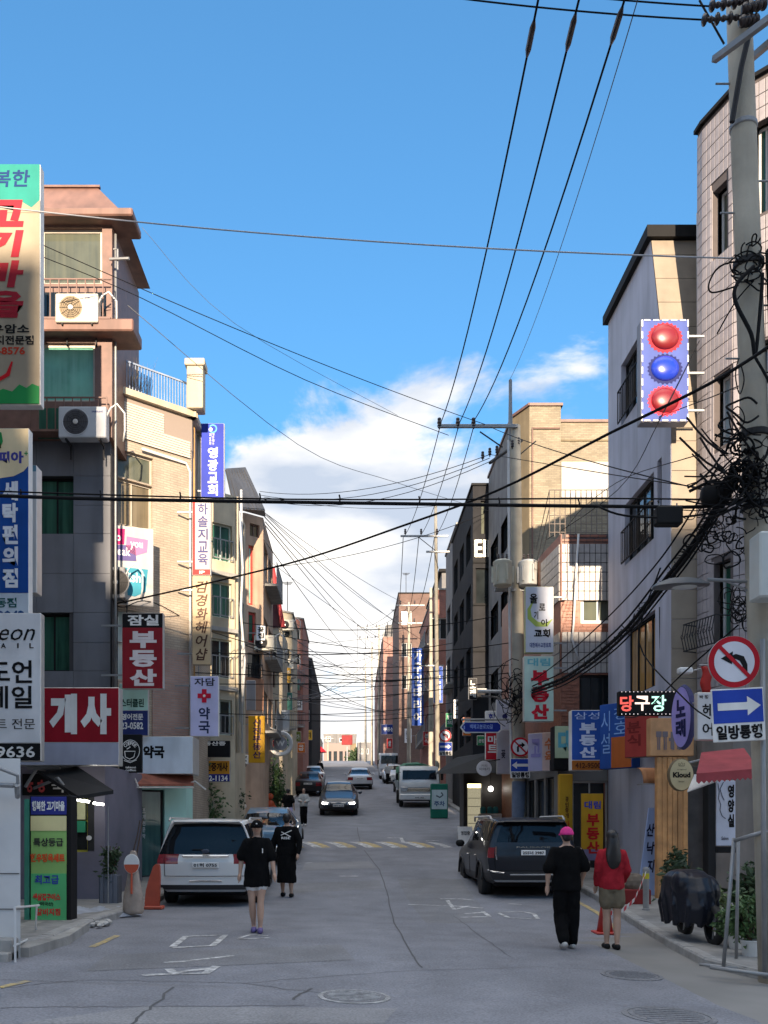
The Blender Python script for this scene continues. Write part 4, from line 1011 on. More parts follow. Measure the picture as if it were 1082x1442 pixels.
# --- house closing the view beyond the crest
zf_ = gz(-2, 195); ef = Edge((X_(456, 195), 195), (X_(502, 195), 195))
rf, offf, _ = building('end_house', 'brick and grey house closing the view at the top of the street', [(X_(456, 195), 195), (X_(502, 195), 195), (X_(502, 195), 206), (X_(456, 195), 206)], zf_-.4, EYE+(1165-1034)*195/F, MIDGR,
    {0: [rwin(ef, 459, 466, 1037, 1044, frame=WHITE, glass=G_DARK, cols=2, fw=.15), rwin(ef, 478, 486, 1039, 1045, frame=WHITE, glass=G_DARK, cols=2, fw=.15)]}, cope=CONC)
dec(rf, offf, ef, 456, 493, 1047, 1075, REDB, 'brick_storey', .2); dec(rf, offf, ef, 494, 502, 1047, 1075, TANP, 'pale_bay', .1)
for k in range(4): dec(rf, offf, ef, 462+k*8, 467+k*8, 1058, 1075, G_DARK, 'door', .22)
def plain(name, label, u0, u1, D, v, mat, dep=12):
    e = Edge((X_(u0, D), D), (X_(u1, D), D)); wd = [rwin(e, u0+(u1-u0)*.15, u0+(u1-u0)*.42, v+8, v+16, frame=WHITE, glass=G_DARK, cols=2, fw=.1), rwin(e, u0+(u1-u0)*.58, u0+(u1-u0)*.85, v+8, v+16, frame=WHITE, glass=G_DARK, cols=2, fw=.1)]
    return building(name, label, [(X_(u0, D), D), (X_(u1, D), D), (X_(u1, D), D+dep), (X_(u0, D), D+dep)], gz(X_(u0, D), D)-.5, EYE+(1165-v)*D/F, mat, {0: wd}, cope=CONC)
plain('small_far_house', 'small grey house right of the end house at the top of the street', 504, 522, 178, 1046, MIDGR)
plain('grey_far_house', 'low grey house left of the end house at the crest', 424, 452, 185, 1040, MIDGR)

# ================================================================== unseen buildings added behind the camera, their skyline shaped to shade the street
def behind(name, label, x0, x1, h, mat, y1=-16, dep=9):
    e = Edge((x1, y1), (x0, y1))
    zs = [2.5+2.9*k for k in range(int((h-3)/2.9))]
    nn = max(2, int((x1-x0)/3.2))
    return building(name, label, [(x1, y1), (x0, y1), (x0, y1-dep), (x1, y1-dep)], -.3, h, mat, {0: rows(e, .8, x1-x0-.8, zs, 1.4, nn, 1.2, frame=ALU, glass=G_DARK)}, cope=CONC, parapet=.3)
behind('shade_tower', 'slim tower added unseen behind the viewer to shade the road', -1.2, 6.9, 51.0, TANP, -60)
behind('shade_block', 'tall brick block added for shade on the far left behind the viewer', -48, -4.1, 30.0, REDB, -60)
behind('shade_infill', 'narrow plaster block added for shade between tower and brick block behind the viewer', -4.05, -1.25, 26.2, CREAM, -60)
behind('shade_block', 'plaster block added for shade on the far right behind the viewer', 7.0, 60, 26.2, CREAM, -60)
# ================================================================== shop signs
def C(name, r, g, b, rough=.35): return M(name, (r, g, b), rough, .06, 3.0)
LITK = .42
def lin(c):  # photo colour (0-255) -> surface colour
    return tuple(((x/255+.055)/1.055)**2.4 if x > 10 else x/255/12.92 for x in c)
_pal = {}
def pc(r, g, b, k=1.0, rough=.4):
    key = (r, g, b, k, rough)
    if key not in _pal: _pal[key] = M('print_%d_%d_%d' % (r, g, b) + ('' if k == 1 else '_d'), tuple(min(.85, x*k) for x in lin((r, g, b))), max(rough, .55), .13, 1.6, streak=.14, spec=.18)
    return _pal[key]
S_WHITE, S_BLACK, S_RED, S_BLUE = pc(232, 230, 226), pc(22, 22, 24), pc(190, 30, 45), pc(40, 80, 165)
def sign(name, label, box, D, bands, texts, depth=.16, edge=None, cat='sign', bracket=None, rz=0.0, side=.0, group=None):
    """box = (u0,u1,v0,v1) photo rectangle of the front; bands = [(u0,u1,v0,v1,material)]; texts = [(str, u0,u1,v0,v1, material, 'h'/'v', bold, shear)]"""
    u0, u1, v0, v1 = box; c = W((u0+u1)/2, (v0+v1)/2, D); k = D/F; uc, vc = (u0+u1)/2, (v0+v1)/2
    o = thing(name, label, cat, c, rz, group); fx = 1/ max(.2, cos(rz)) if rz else 1.0
    X = lambda u: (u-uc)*k*fx
    Z = lambda v: (vc-v)*k
    MB().cbox(X(u0), X(u1), 0.0, depth, Z(v1), Z(v0), .012).build('cabinet', edge or ALU, o)
    faces = []
    for i, (a, b, c_, d, m) in enumerate(bands):
        f = MB(); g = .010
        f.cbox(max(X(a), X(u0)+g), min(X(b), X(u1)-g), -.008-.003*i, .003, max(Z(d), Z(v1)+g), min(Z(c_), Z(v0)-g), .002)
        faces.append((f.build('face', m, o), a, b, c_, d))
    yt = -.010-.003*len(bands)
    for t in texts:
        s_, a, b, c_, d, m = t[:6]; mode = t[6] if len(t) > 6 else 'h'; bold = t[7] if len(t) > 7 else .03; sh = t[8] if len(t) > 8 else 0
        q = MB()
        (vtext_mb if mode == 'v' else text_mb)(q, s_, X(a), X(b), Z(d), Z(c_), yt, bold, **({'shear': sh}))
        par = o
        for f, fa, fb, fc, fd in faces:
            if fa <= (a+b)/2 <= fb and fc <= (c_+d)/2 <= fd: par = f
        if q.f: q.build('lettering', m, par)
    if bracket:
        q = MB()
        for zz in bracket[1]:
            x = X(u1) if bracket[0] > 0 else X(u0)
            q.obox((0, 0, 0), Vector((1, 0, 0)), Vector((0, 1, 0)), UP, sorted((x, x+bracket[0])), (depth*.3, depth*.3+.04), (Z(zz)-.02, Z(zz)+.02))
        q.build('bracket', STEEL, o)
    return o
def draw(o, name, mat, pts, w, y=-.03, closed=False):
    """brush stroke on a sign face, local xz coordinates"""
    q = MB(); P = [Vector((a, y, b)) for a, b in pts]
    if closed: P.append(P[0])
    L_, R_ = [], []
    for i, p in enumerate(P):
        d = P[min(i+1, len(P)-1)]-P[max(i-1, 0)]; d.normalize(); n = Vector((-d.z, 0, d.x)); ww = w[i] if isinstance(w, list) else w
        L_.append(p+n*ww/2); R_.append(p-n*ww/2)
    for i in range(len(P)-1): q.quad(L_[i], L_[i+1], R_[i+1], R_[i])
    return q.build(name, mat, o)
def disc(o, name, mat, x, z, r, y, n=28, ry=None):
    q = MB(); q.poly([(x+r*cos(2*pi*i/n), y, z+(ry or r)*sin(2*pi*i/n)) for i in range(n)]); return q.build(name, mat, o)
def blob(o, name, mat, pts, y): q = MB(); q.poly([(a, y, b) for a, b in pts]); return q.build(name, mat, o)

# ---------------- left side
TEAL = pc(60, 190, 175, .5); CREAMS = pc(222, 205, 178, .5); GRN = pc(40, 140, 75)
s1 = sign('meat_restaurant_sign', 'tall cream sign with a teal top and red brush letters at the left edge', (-52, 57, 231, 570), 17.2,
    [(-52, 57, 231, 570, CREAMS), (-52, 57, 231, 292, TEAL)],
    [('행복한', -34, 43, 240, 264, pc(25, 70, 140, .6), 'h', .02, .1), ('고기마을', -22, 34, 282, 448, pc(205, 45, 65, .6), 'v', .05, .12),
     ('등한우암소', -48, 42, 457, 470, S_BLACK), ('삼겹돼지전문점', -48, 48, 473, 486, S_BLACK), ('02-422-8576', -50, 36, 489, 500, pc(190, 60, 40))], .22, S_WHITE, bracket=(-.5, (300, 520)))
kk = 17.2/F
px = lambda u, v: ((u-2.5)*kk, (400.5-v)*kk)
blob(s1, 'painted_shrub', GRN, [px(*p) for p in ((-52, 569), (56, 569), (56, 545), (46, 541), (38, 547), (28, 542), (18, 552), (5, 548), (-10, 556), (-30, 550), (-52, 556))], -.022)
blob(s1, 'painted_cloud', CREAMS, [px(*p) for p in ((-52, 300), (-40, 285), (-20, 292), (-5, 280), (15, 290), (30, 284), (45, 293), (57, 282), (57, 300))], -.0145)
draw(s1, 'painted_ribbon', pc(205, 30, 40), [px(*p) for p in ((-20, 520), (0, 535), (12, 528), (18, 510))], [.05, .09, .08, .03], -.024)
s2 = sign('laundry_sign', 'blue vertical laundry sign with cream top and grey foot at the left edge', (-42, 41, 603, 880), 16.4,
    [(-42, 41, 603, 668, pc(230, 210, 170)), (-42, 41, 656, 835, pc(25, 75, 150)), (-42, 41, 836, 880, pc(190, 200, 210))],
    [('크린피아', -38, 34, 636, 653, pc(70, 70, 150), 'h', .05), ('+', 35, 40, 636, 642, GRN), ('세탁편의점', 4, 26, 678, 828, pc(225, 228, 235), 'v', .05),
     ('송파동점', -36, 24, 842, 856, pc(40, 90, 90), 'h', .03), ('421-2042', -40, 36, 860, 877, pc(40, 80, 130), 'h', .04)], .2, S_WHITE, bracket=(-.5, (640, 860)))
k2 = 16.4/F; p2 = lambda u, v: ((u+.5)*k2, (741.5-v)*k2)
blob(s2, 'cream_wave', pc(230, 210, 170), [p2(*p) for p in ((-42, 640), (41, 640), (41, 656), (34, 664), (20, 671), (0, 674), (-42, 672))], -.0165)
blob(s2, 'leaf_emblem', GRN, [p2(*p) for p in ((-6, 606), (3, 610), (5, 622), (0, 634), (-6, 626), (-10, 614))], -.022)
draw(s2, 'leaf_vein', pc(60, 40, 20), [p2(*p) for p in ((-4, 610), (0, 620), (2, 632))], .02, -.025)
sign('grey_side_lightbox', 'narrow pale grey lightbox edge beside the blue laundry sign', (42, 52, 655, 835), 17.4, [(42, 52, 655, 835, pc(180, 185, 190)), (42, 52, 655, 664, pc(90, 130, 150))], [], .3, ALU, bracket=(-.6, (700, 800)))
s3 = sign('nail_shop_sign', 'white nail shop sign with black script letters and a black phone band', (-62, 58, 863, 1072), 15.0,
    [(-62, 58, 863, 1046, pc(222, 222, 224)), (-62, 58, 1047, 1072, S_BLACK)],
    [('Doeon', -48, 50, 878, 902, S_BLACK, 'h', .0, .35), ('N', -48, -40, 906, 913, S_BLACK), ('A', 2, 9, 906, 913, S_BLACK), ('I', 25, 27, 906, 913, S_BLACK), ('L', 42, 48, 906, 913, S_BLACK),
     ('도언', -16, 46, 930, 962, S_BLACK, 'h', .02), ('네일', -16, 46, 966, 998, S_BLACK, 'h', .02), ('네일아트 전문', -56, 50, 1012, 1027, S_BLACK, 'h', .0), ('420-9636', -56, 50, 1051, 1067, S_WHITE, 'h', .02)], .18, ALU, bracket=(-.4, (900, 1030)))
s4 = sign('estate_agent_sign', 'wide crimson lightbox with thick white letters above the purple shop', (10, 168, 968, 1078), 18.0,
    [(10, 168, 969, 1045, pc(150, 25, 40)), (10, 168, 1046, 1078, pc(165, 168, 185))],
    [('공', 12, 50, 975, 1036, S_WHITE, 'h', .05), ('개', 70, 109, 977, 1034, S_WHITE, 'h', .06), ('사', 114, 157, 977, 1034, S_WHITE, 'h', .06)], .3, ALU, bracket=(-.3, (1000, 1060)))
s5 = sign('menu_stand', 'standing light box menu in green with coloured lettering on the left pavement', (42, 100, 1120, 1315), 13.4,
    [(44, 94, 1152, 1297, pc(150, 195, 115)), (44, 94, 1122, 1147, pc(55, 60, 140)), (44, 94, 1230, 1297, pc(95, 190, 125)), (44, 94, 1297, 1313, pc(165, 60, 95)), (44, 94, 1149, 1170, pc(225, 215, 160))],
    [('행복한 고기마을', 46, 92, 1128, 1142, S_WHITE, 'h', .04), ('특상등급', 48, 90, 1180, 1192, pc(60, 60, 60)), ('한우정육세트', 44, 92, 1202, 1214, pc(225, 90, 50), 'h', .05), ('최고급', 50, 84, 1232, 1245, pc(60, 80, 170), 'h', .03),
     ('생삼겹구이스', 47, 86, 1258, 1268, pc(215, 60, 60), 'h', .05), ('(미국산)', 56, 76, 1270, 1276, S_BLACK), ('갈비지짐', 52, 86, 1279, 1289, pc(215, 60, 60)), ('02-422-8576', 46, 92, 1301, 1310, S_WHITE)], .32, BLACK)
q = MB(); k5 = 13.4/F
q.cbox(-.45*.9, .42*.78, 0.02, .30, -1.10, -.99, .02); q.build('base', BLACK, s5)
q = MB(); q.obox((0, 0, 0), Vector((1, 0, 0)), Vector((0, 1, 0)), UP, (-.37, -.302), (-.02, .3), (-.98, .95)); q.build('side_panel', pc(70, 140, 120), s5)
s6 = sign('estate_blade_sign', 'black and dark red vertical sign hanging in front of the beige brick corner', (172, 230, 863, 970), 21.3,
    [(172, 230, 863, 884, S_BLACK), (172, 230, 884, 970, pc(140, 32, 42))], [('잠실', 180, 224, 866, 881, S_WHITE, 'h', .03), ('부동산', 183, 221, 889, 966, pc(225, 215, 215), 'v', .05)], .2, ALU, bracket=(-.5, (880, 950)))
s7 = sign('english_billboard', 'white poster of coloured speech bubbles on the brick corner windows', (158, 214, 742, 852), 22.6, [(158, 214, 742, 852, pc(240, 236, 232, .5))],
    [('Do', 157, 172, 752, 764, S_WHITE, 'h', .03), ('you', 184, 200, 763, 774, S_WHITE, 'h', .01), ('Speak', 156, 184, 772, 787, S_WHITE, 'h', .01), ('English?', 160, 202, 806, 824, S_WHITE, 'h', .02)], .06, S_WHITE, rz=radians(20))
k7 = 22.6/F/cos(radians(20)); kz = 22.6/F; p7 = lambda u, v: ((u-186)*k7, (797-v)*kz)
for m, pts in ((pc(225, 30, 120, .6), ((152, 747), (177, 746), (176, 768), (152, 770))), (pc(235, 140, 190, .6), ((179, 756), (207, 758), (206, 776), (192, 782), (178, 777))), (pc(110, 100, 160, .6), ((152, 770), (190, 768), (192, 790), (152, 792))), (pc(70, 170, 195, .6), ((158, 800), (207, 800), (204, 832), (190, 840), (158, 836)))):
    blob(s7, 'speech_bubble', m, [p7(*p) for p in pts], -.012)
sign('cleaning_shop_sign', 'pale mint and navy sign under the red blade sign', (168, 209, 962, 1036), 21.9, [(168, 209, 962, 1000, pc(180, 220, 210)), (168, 209, 1001, 1036, pc(45, 55, 110))],
    [('스터클린', 170, 203, 984, 996, pc(30, 70, 60)), ('영어전문', 172, 202, 1005, 1014, S_WHITE), ('423-0582', 166, 202, 1017, 1027, S_WHITE)], .12, ALU, bracket=(-.3, (975, 1020)))
cf = sign('coffee_sign', 'round black coffee sign with a white cup in front of the pharmacy box', (168, 200, 1034, 1088), 20.6, [(168, 200, 1034, 1088, S_BLACK)], [('takeout', 177, 192, 1079, 1082, S_WHITE), ('coffee', 177, 192, 1083, 1086, S_WHITE)], .1, BLACK, bracket=(-.3, (1060,)))
kc = 20.6/F; pcf = lambda u, v: ((u-184)*kc, (1061-v)*kc)
draw(cf, 'ring', S_WHITE, [(pcf(184, 1057)[0]+.205*cos(a*pi/16), pcf(184, 1057)[1]+.235*sin(a*pi/16)) for a in range(32)], .014, -.014, True)
draw(cf, 'cup', S_WHITE, [pcf(*p) for p in ((176, 1058), (177, 1066), (183, 1069), (189, 1066), (191, 1058), (176, 1058))], .018, -.015)
draw(cf, 'steam', S_WHITE, [pcf(*p) for p in ((179, 1055), (184, 1052), (181, 1049), (187, 1046))], .02, -.015)
draw(cf, 'saucer', S_WHITE, [pcf(*p) for p in ((175, 1071), (184, 1074), (193, 1070))], .014, -.015)
q = MB()
for i, ch in enumerate('COFFEE'):
    a = radians(140-i*20); x, z = pcf(184, 1057); q2 = MB(); text_mb(q2, ch, -.028, .028, -.04, .04, -.015, .02)
    Mx = Matrix.Translation((x+.15*cos(a), 0, z+.17*sin(a))) @ Matrix.Rotation(-(a-pi/2), 4, 'Y'); n0 = len(q.v); q.v += [Mx @ v for v in q2.v]; q.f += [tuple(n0+j for j in f) for f in q2.f]
q.build('lettering', S_WHITE, cf)
sign('pharmacy_lightbox', 'white pharmacy lightbox with black letters above the mint shop', (193, 272, 1037, 1090), 22.2, [(193, 272, 1037, 1090, pc(205, 215, 225))], [('약국', 202, 232, 1050, 1068, S_BLACK, 'h', .05)], .9, ALU)
ch = sign('church_sign', 'royal blue vertical church sign with white letters against the sky', (283, 316, 596, 702), 25.0, [(283, 316, 596, 702, pc(40, 60, 175, .8))],
    [('영광교회', 293, 307, 630, 698, S_WHITE, 'v', .03), ('여호와', 295, 298, 610, 627, S_WHITE, 'v', .0), ('대한예수', 299, 302, 610, 627, S_WHITE, 'v', .0)], .2, S_WHITE, bracket=(-.5, (610, 690)))
kh = 25.0/F; ph_ = lambda u, v: ((u-299.5)*kh, (649-v)*kh)
draw(ch, 'emblem', pc(90, 170, 220), [(ph_(300, 604)[0]+.10*cos(a*pi/10), ph_(300, 604)[1]+.10*sin(a*pi/10)) for a in range(-8, 9)], .035, -.014); disc(ch, 'emblem_dot', S_WHITE, *ph_(297, 605), .05, -.0145)
sign('academy_sign', 'white vertical academy sign with a red border and dark letters', (271, 297, 704, 810), 23.8, [(271, 297, 704, 810, pc(200, 45, 45)), (275, 296, 704, 802, pc(215, 210, 212, .6))],
    [('하솔지교육', 279, 293, 709, 796, pc(60, 60, 110), 'v', .02), ('IP', 281, 289, 804, 808, S_WHITE)], .16, S_WHITE, bracket=(-.4, (720, 790)))
sign('hair_salon_sign', 'cream vertical hair salon sign with brown brush letters', (271, 297, 811, 936), 23.8, [(271, 297, 811, 936, pc(232, 205, 165, .62))], [('김경화헤어샵', 276, 293, 818, 930, pc(80, 55, 45), 'v', .02, .2)], .16, CREAMS, bracket=(-.4, (830, 920)))
cr = sign('pharmacy_cross_sign', 'lavender vertical pharmacy sign with a red cross', (268, 308, 952, 1037), 23.6, [(268, 308, 952, 1037, pc(195, 195, 230))],
    [('자담', 274, 303, 955, 966, pc(35, 35, 50), 'h', .02), ('약국', 280, 296, 996, 1033, pc(45, 55, 90), 'v', .03)], .16, S_WHITE, bracket=(-.4, (965, 1025)))
kr = 23.6/F; zz = (994.5-980)*kr
q = MB(); q.box(-.17, .17, -.020, -.012, zz-.06, zz+.06); q.box(-.06, .06, -.021, -.0115, zz-.17, zz+.17); q.build('red_cross', pc(200, 30, 60), cr); disc(cr, 'cross_centre', S_WHITE, 0, zz, .035, -.023)
sign('black_board_sign', 'black blank board above the yellow phone number sign', (276, 324, 1043, 1066), 27.0, [(276, 324, 1043, 1066, S_BLACK)], [('부동산중', 278, 318, 1044, 1050, S_WHITE)], .15, DARK)
sign('phone_number_sign', 'orange and navy sign with a phone number near the green shrubs', (279, 324, 1071, 1101), 27.2, [(279, 324, 1071, 1091, pc(205, 140, 40)), (279, 324, 1090, 1101, pc(45, 50, 120))], [('공인중개사', 282, 321, 1074, 1086, pc(60, 30, 20), 'h', .04), ('412-1134', 285, 321, 1092, 1100, S_WHITE)], .15, ALU)
sign('yellow_estate_sign', 'yellow vertical estate agent sign with purple letters further up the left row', (350, 373, 1008, 1074), 34.0, [(350, 373, 1008, 1074, pc(200, 150, 35))], [('신진부동산', 356, 368, 1013, 1068, pc(70, 45, 80), 'v', .03)], .16, pc(200, 150, 35), bracket=(-.4, (1020, 1060)))
sign('small_white_sign', 'small white two line sign beside the yellow estate sign', (334, 350, 1063, 1076), 33.5, [(334, 350, 1063, 1076, S_WHITE)], [('주차장', 336, 348, 1064, 1068, S_BLACK), ('입구', 338, 348, 1070, 1074, S_BLACK)], .08, ALU, bracket=(-.3, (1070,)))
sign('hanging_grey_sign', 'grey weathered sign board on the terracotta building', (347, 360, 958, 1000), 35.5, [(347, 360, 958, 1000, pc(130, 130, 135))], [], .14, ALU, bracket=(-.3, (970,)))
rs = thing('ring_sign', 'round white ring shaped sign hanging over the left pavement', 'sign', W(395, 1047, 40.0))
q = MB(); q.lathe([(.52, -.05), (.56, 0), (.52, .05), (.40, .05), (.38, 0), (.40, -.05), (.52, -.05)], ax='Y', n=28, caps=False); q.build('ring', S_WHITE, rs, smooth=True); q = MB(); q.lathe([(.3, -.03), (.3, .03)], ax='Y', n=24); q.build('disc', pc(150, 150, 155), rs); q = MB(); text_mb(q, 'W', -.2, .2, -.12, .12, -.035, .04); q.build('lettering', S_WHITE, rs); q = MB(); q.cyl((0, 0, .5), (-.6, 0, .75), .025); q.build('bracket', STEEL, rs)
for i, (u0, u1, v0, v1, D, c1, nm, lb) in enumerate(((396, 408, 1000, 1030, 46, (170, 175, 180), 'pale_blade_sign', 'pale blade sign above the ring shaped sign'), (404, 412, 975, 1000, 50, (70, 130, 120), 'green_blade_sign', 'green blade sign on the ochre building'), (413, 424, 1030, 1044, 58, (120, 130, 60), 'olive_blade_sign', 'olive blade sign far up the left row'), (428, 436, 1000, 1016, 80, (60, 60, 70), 'dark_blade_sign', 'dark blade sign on the farthest left building'), (400, 410, 940, 962, 50, (190, 150, 60), 'ochre_blade_sign', 'ochre yellow blade sign high on the left row'))):
    sign(nm, lb, (u0, u1, v0, v1), D, [(u0, u1, v0, v1, pc(*c1))], [('상가', u0+2, u1-2, v0+4, v0+12, S_WHITE)], .14, ALU, bracket=(-.4, ((v0+v1)/2,)))

# ---------------- right side
bs = sign('billiard_sign', 'blue upright sign with red and blue billiard balls and a dashed white light border', (903, 970, 450, 594), 18.6, [(903, 970, 450, 594, pc(100, 120, 205, .5))], [], .28, pc(200, 200, 210, .5), bracket=(.35, (470, 522, 575)))
kb = 18.6/F
def ball(v, mat, edge):
    z = (522-v)*kb; q = MB(); R = 21.5*kb
    q.poly([(0+(R+.035*(i % 2))*1.06*cos(2*pi*i/48), -.013, z+(R*.92+.035*(i % 2))*sin(2*pi*i/48)) for i in range(48)]); q.build('ball_edge', edge, bs)
    q = MB(); Rr = []
    for j in range(7):
        t = pi/2*j/7; Rr.append([(R*.92*cos(t)*cos(2*pi*i/28), -.016-.10*sin(t), z+R*.82*cos(t)*sin(2*pi*i/28)+.01) for i in range(28)])
    q.rings(Rr, False, True); q.build('ball', mat, bs, smooth=True)
RB = M('ball_red', lin((120, 22, 28)), .35, .1, 2, coat=.5); BBm = M('ball_blue', lin((30, 55, 170)), .25, .1, 2, coat=.5)
ball(476, RB, pc(215, 50, 70, .5)); ball(520, BBm, pc(30, 40, 120, .5)); ball(565, RB, pc(215, 50, 70))
hw, hh = 33.5*kb-.02, 72*kb-.02; LEDW = M('white_led', (.6, .6, .64), .4, 0)
for i in range(9):
    for s_ in (-1, 1):
        z = -hh+.06+i*(2*hh-.12)/8; q = MB(); q.box(s_*hw-.014, s_*hw+.014, -.020, -.008, z-.07, z+.07); q.build('border_light', LEDW, bs)
for i in range(5):
    for s_ in (-1, 1):
        x = -hw+.1+i*(2*hw-.2)/4; q = MB(); q.box(x-.06, x+.06, -.020, -.008, s_*hh-.014, s_*hh+.014); q.build('border_light', LEDW, bs)
ld = sign('led_billiard_sign', 'black LED sign with glowing letters sticking out over the right pavement', (872, 958, 973, 1007), 16.6, [(872, 958, 973, 1007, S_BLACK)], [('당', 873, 892, 980, 1002, M('led_red', (.6, .08, .06), .4, 0, emit=.25)), ('구', 894, 915, 980, 1001, M('led_pale', (.8, .6, .5), .4, 0, emit=.3), 'h', .02), ('장', 917, 938, 979, 1002, M('led_green', (.4, .8, .6), .4, 0, emit=.3), 'h', .02)], .16, BLACK, bracket=(.3, (990,)))
q = MB()
for i in range(15):
    for zz in (-.20, .20): q.ell(((i-7)*.072, -.014, zz), .007, .006, .007, 6, 4)
q.build('led_dots', M('led_dot', (.7, .6, .6), .4, 0, emit=.5), ld)
sign('hair_shop_sign', 'white shop sign with black letters half hidden by the one way sign', (982, 1012, 975, 1042), 14.0, [(982, 1012, 975, 1042, pc(210, 210, 212))], [('박', 985, 990, 979, 984, S_BLACK), ('정', 992, 997, 979, 984, S_BLACK), ('헤', 989, 1004, 991, 1009, S_BLACK, 'h', .02), ('어', 989, 1004, 1018, 1036, S_BLACK, 'h', .02)], .14, ALU, bracket=(.4, (990, 1030)))
ov = thing('oval_sign', 'lilac upright oval sign with dark blue letters', 'sign', W(963, 1010, 15.6), radians(-76))
q = MB(); q.lathe([(.28, -.05), (.30, 0), (.28, .05)], ax='Y', n=28); 
for v in q.v: v.z *= 1.85
q.build('cabinet', pc(70, 70, 110), ov); q = MB(); q.poly([(.275*cos(2*pi*i/28), -.054, .275*1.85*sin(2*pi*i/28)) for i in range(28)]); f_ = q.build('face', pc(160, 150, 215), ov); q = MB(); vtext_mb(q, '노래', -.14, .14, -.34, .30, -.06, .05); q.build('lettering', pc(30, 35, 80), f_); q = MB(); q.cyl((.2, .0, .2), (.6, 0, .2), .02); q.build('bracket', STEEL, ov)
kl = thing('beer_sign', 'round cream beer sign with dark letters in front of the wooden shop front', 'sign', W(960, 1091, 15.8))
q = MB(); q.lathe([(.20, 0), (.213, .02), (.213, .10), (.20, .12)], ax='Y', n=28)
for v in q.v: v.z *= 1.32
q.build('cabinet', pc(120, 105, 80), kl); q = MB(); q.poly([(.2*cos(2*pi*i/28), -.004, .2*1.32*sin(2*pi*i/28)) for i in range(28)]); f_ = q.build('face', pc(205, 190, 150), kl); q = MB(); text_mb(q, 'Kloud', -.15, .15, -.05, .045, -.008, .05); text_mb(q, 'original', -.08, .08, .075, .10, -.008, 0); text_mb(q, 'beer', -.05, .05, -.13, -.10, -.008, 0); q.build('lettering', pc(35, 30, 25), f_)
draw(f_, 'crown_mark', pc(70, 55, 35), [(-.045, .15), (-.05, .20), (-.02, .175), (0, .21), (.02, .175), (.05, .20), (.045, .15), (-.045, .15)], .01, -.008); q = MB(); q.cyl((.1, .06, .2), (.5, .06, .3), .018); q.build('bracket', STEEL, kl)
sign('blue_estate_sign', 'blue estate agent sign with white letters and an orange phone band', (805, 850, 1000, 1085), 22.0, [(805, 850, 1000, 1070, pc(45, 85, 165)), (805, 850, 1071, 1085, pc(165, 95, 35))],
    [('삼성', 809, 844, 1003, 1013, pc(190, 205, 235), 'h', .0), ('부동산', 816, 840, 1018, 1067, pc(205, 212, 230), 'v', .05), ('412-9500', 810, 846, 1074, 1082, pc(80, 40, 20), 'h', .03)], .3, S_WHITE, bracket=(.4, (1020, 1075)))
sign('blue_fascia', 'blue fascia panel along the grey house with tall pale letters', (851, 884, 990, 1082), 21.6, [(851, 884, 990, 1082, pc(45, 85, 160)), (863, 883, 1038, 1082, pc(185, 100, 50))], [('시설', 853, 862, 1000, 1060, pc(140, 180, 230), 'v', .0), ('창호', 866, 880, 996, 1034, pc(140, 180, 230), 'v', .0)], .3, pc(45, 85, 160), rz=radians(-55))
sign('red_fascia', 'dull red fascia with a small mascot patch on the grey house', (886, 921, 1000, 1066), 20.4, [(886, 921, 1000, 1066, pc(160, 60, 55))], [('분식', 889, 903, 1015, 1050, pc(120, 40, 38), 'v', .03)], .2, F_BROWN, rz=radians(-50))
s_ = sign('church_blade_sign', 'tall pale church sign with a green swoosh behind the transformer pole', (740, 780, 826, 919), 24.0, [(740, 780, 826, 919, pc(195, 200, 212))], [('올', 746, 757, 836, 850, S_BLACK), ('로', 759, 768, 850, 860, S_BLACK), ('기', 752, 758, 861, 872, S_BLACK), ('아', 762, 772, 872, 882, S_BLACK), ('교회', 752, 775, 886, 898, S_BLACK, 'h', .04), ('대한예수교장로회', 746, 776, 905, 912, pc(70, 80, 130))], .2, pc(180, 180, 130), bracket=(.35, (840, 905)))
kz = 24.0/F; pz = lambda u, v: ((u-760)*kz, (872.5-v)*kz)
draw(s_, 'green_swoosh', pc(165, 185, 95), [pz(*p) for p in ((752, 845), (745, 858), (746, 870), (756, 879), (770, 880), (778, 872))], [.02, .08, .12, .14, .10, .02], -.012)
sign('mint_estate_sign', 'mint green vertical estate sign with big red letters below the church sign', (738, 780, 924, 1016), 24.0, [(738, 780, 924, 1016, pc(188, 212, 200))], [('대림', 743, 775, 927, 938, pc(110, 180, 190)), ('부동산', 748, 773, 944, 1013, pc(195, 30, 50), 'v', .06)], .2, ALU, bracket=(.35, (940, 1000)))
sign('corner_fascia', 'pale green fascia with one big blue letter beside the blue estate sign', (781, 806, 1022, 1068), 23.7, [(781, 806, 1022, 1068, pc(185, 200, 165))], [('대', 786, 806, 1028, 1060, pc(100, 175, 190), 'h', .05)], .5, S_BLACK)
sign('black_fascia', 'black strip under the pale green fascia', (780, 804, 1068, 1084), 23.72, [(780, 804, 1068, 1084, S_BLACK)], [], .5, BLACK)
sign('pastel_fascia', 'pastel lilac and cream fascia with orange letters on the corner shop', (746, 781, 1032, 1086), 24.7, [(746, 764, 1032, 1086, pc(180, 175, 205)), (764, 781, 1032, 1086, pc(215, 185, 175))], [('고', 750, 762, 1040, 1066, pc(150, 140, 195), 'h', .04), ('수육', 767, 777, 1040, 1074, pc(215, 120, 70), 'v', .03)], .3, S_WHITE, rz=radians(-35))
sign('yellow_door_sign', 'yellow door panel with red vertical letters in the corner shop', (818, 850, 1117, 1212), 21.9, [(818, 850, 1117, 1196, pc(200, 150, 40)), (818, 850, 1196, 1212, pc(130, 120, 150))], [('대림', 823, 846, 1128, 1139, pc(60, 70, 170), 'h', .03), ('부동산', 826, 844, 1146, 1202, pc(190, 35, 35), 'v', .04)], .06, DARK)
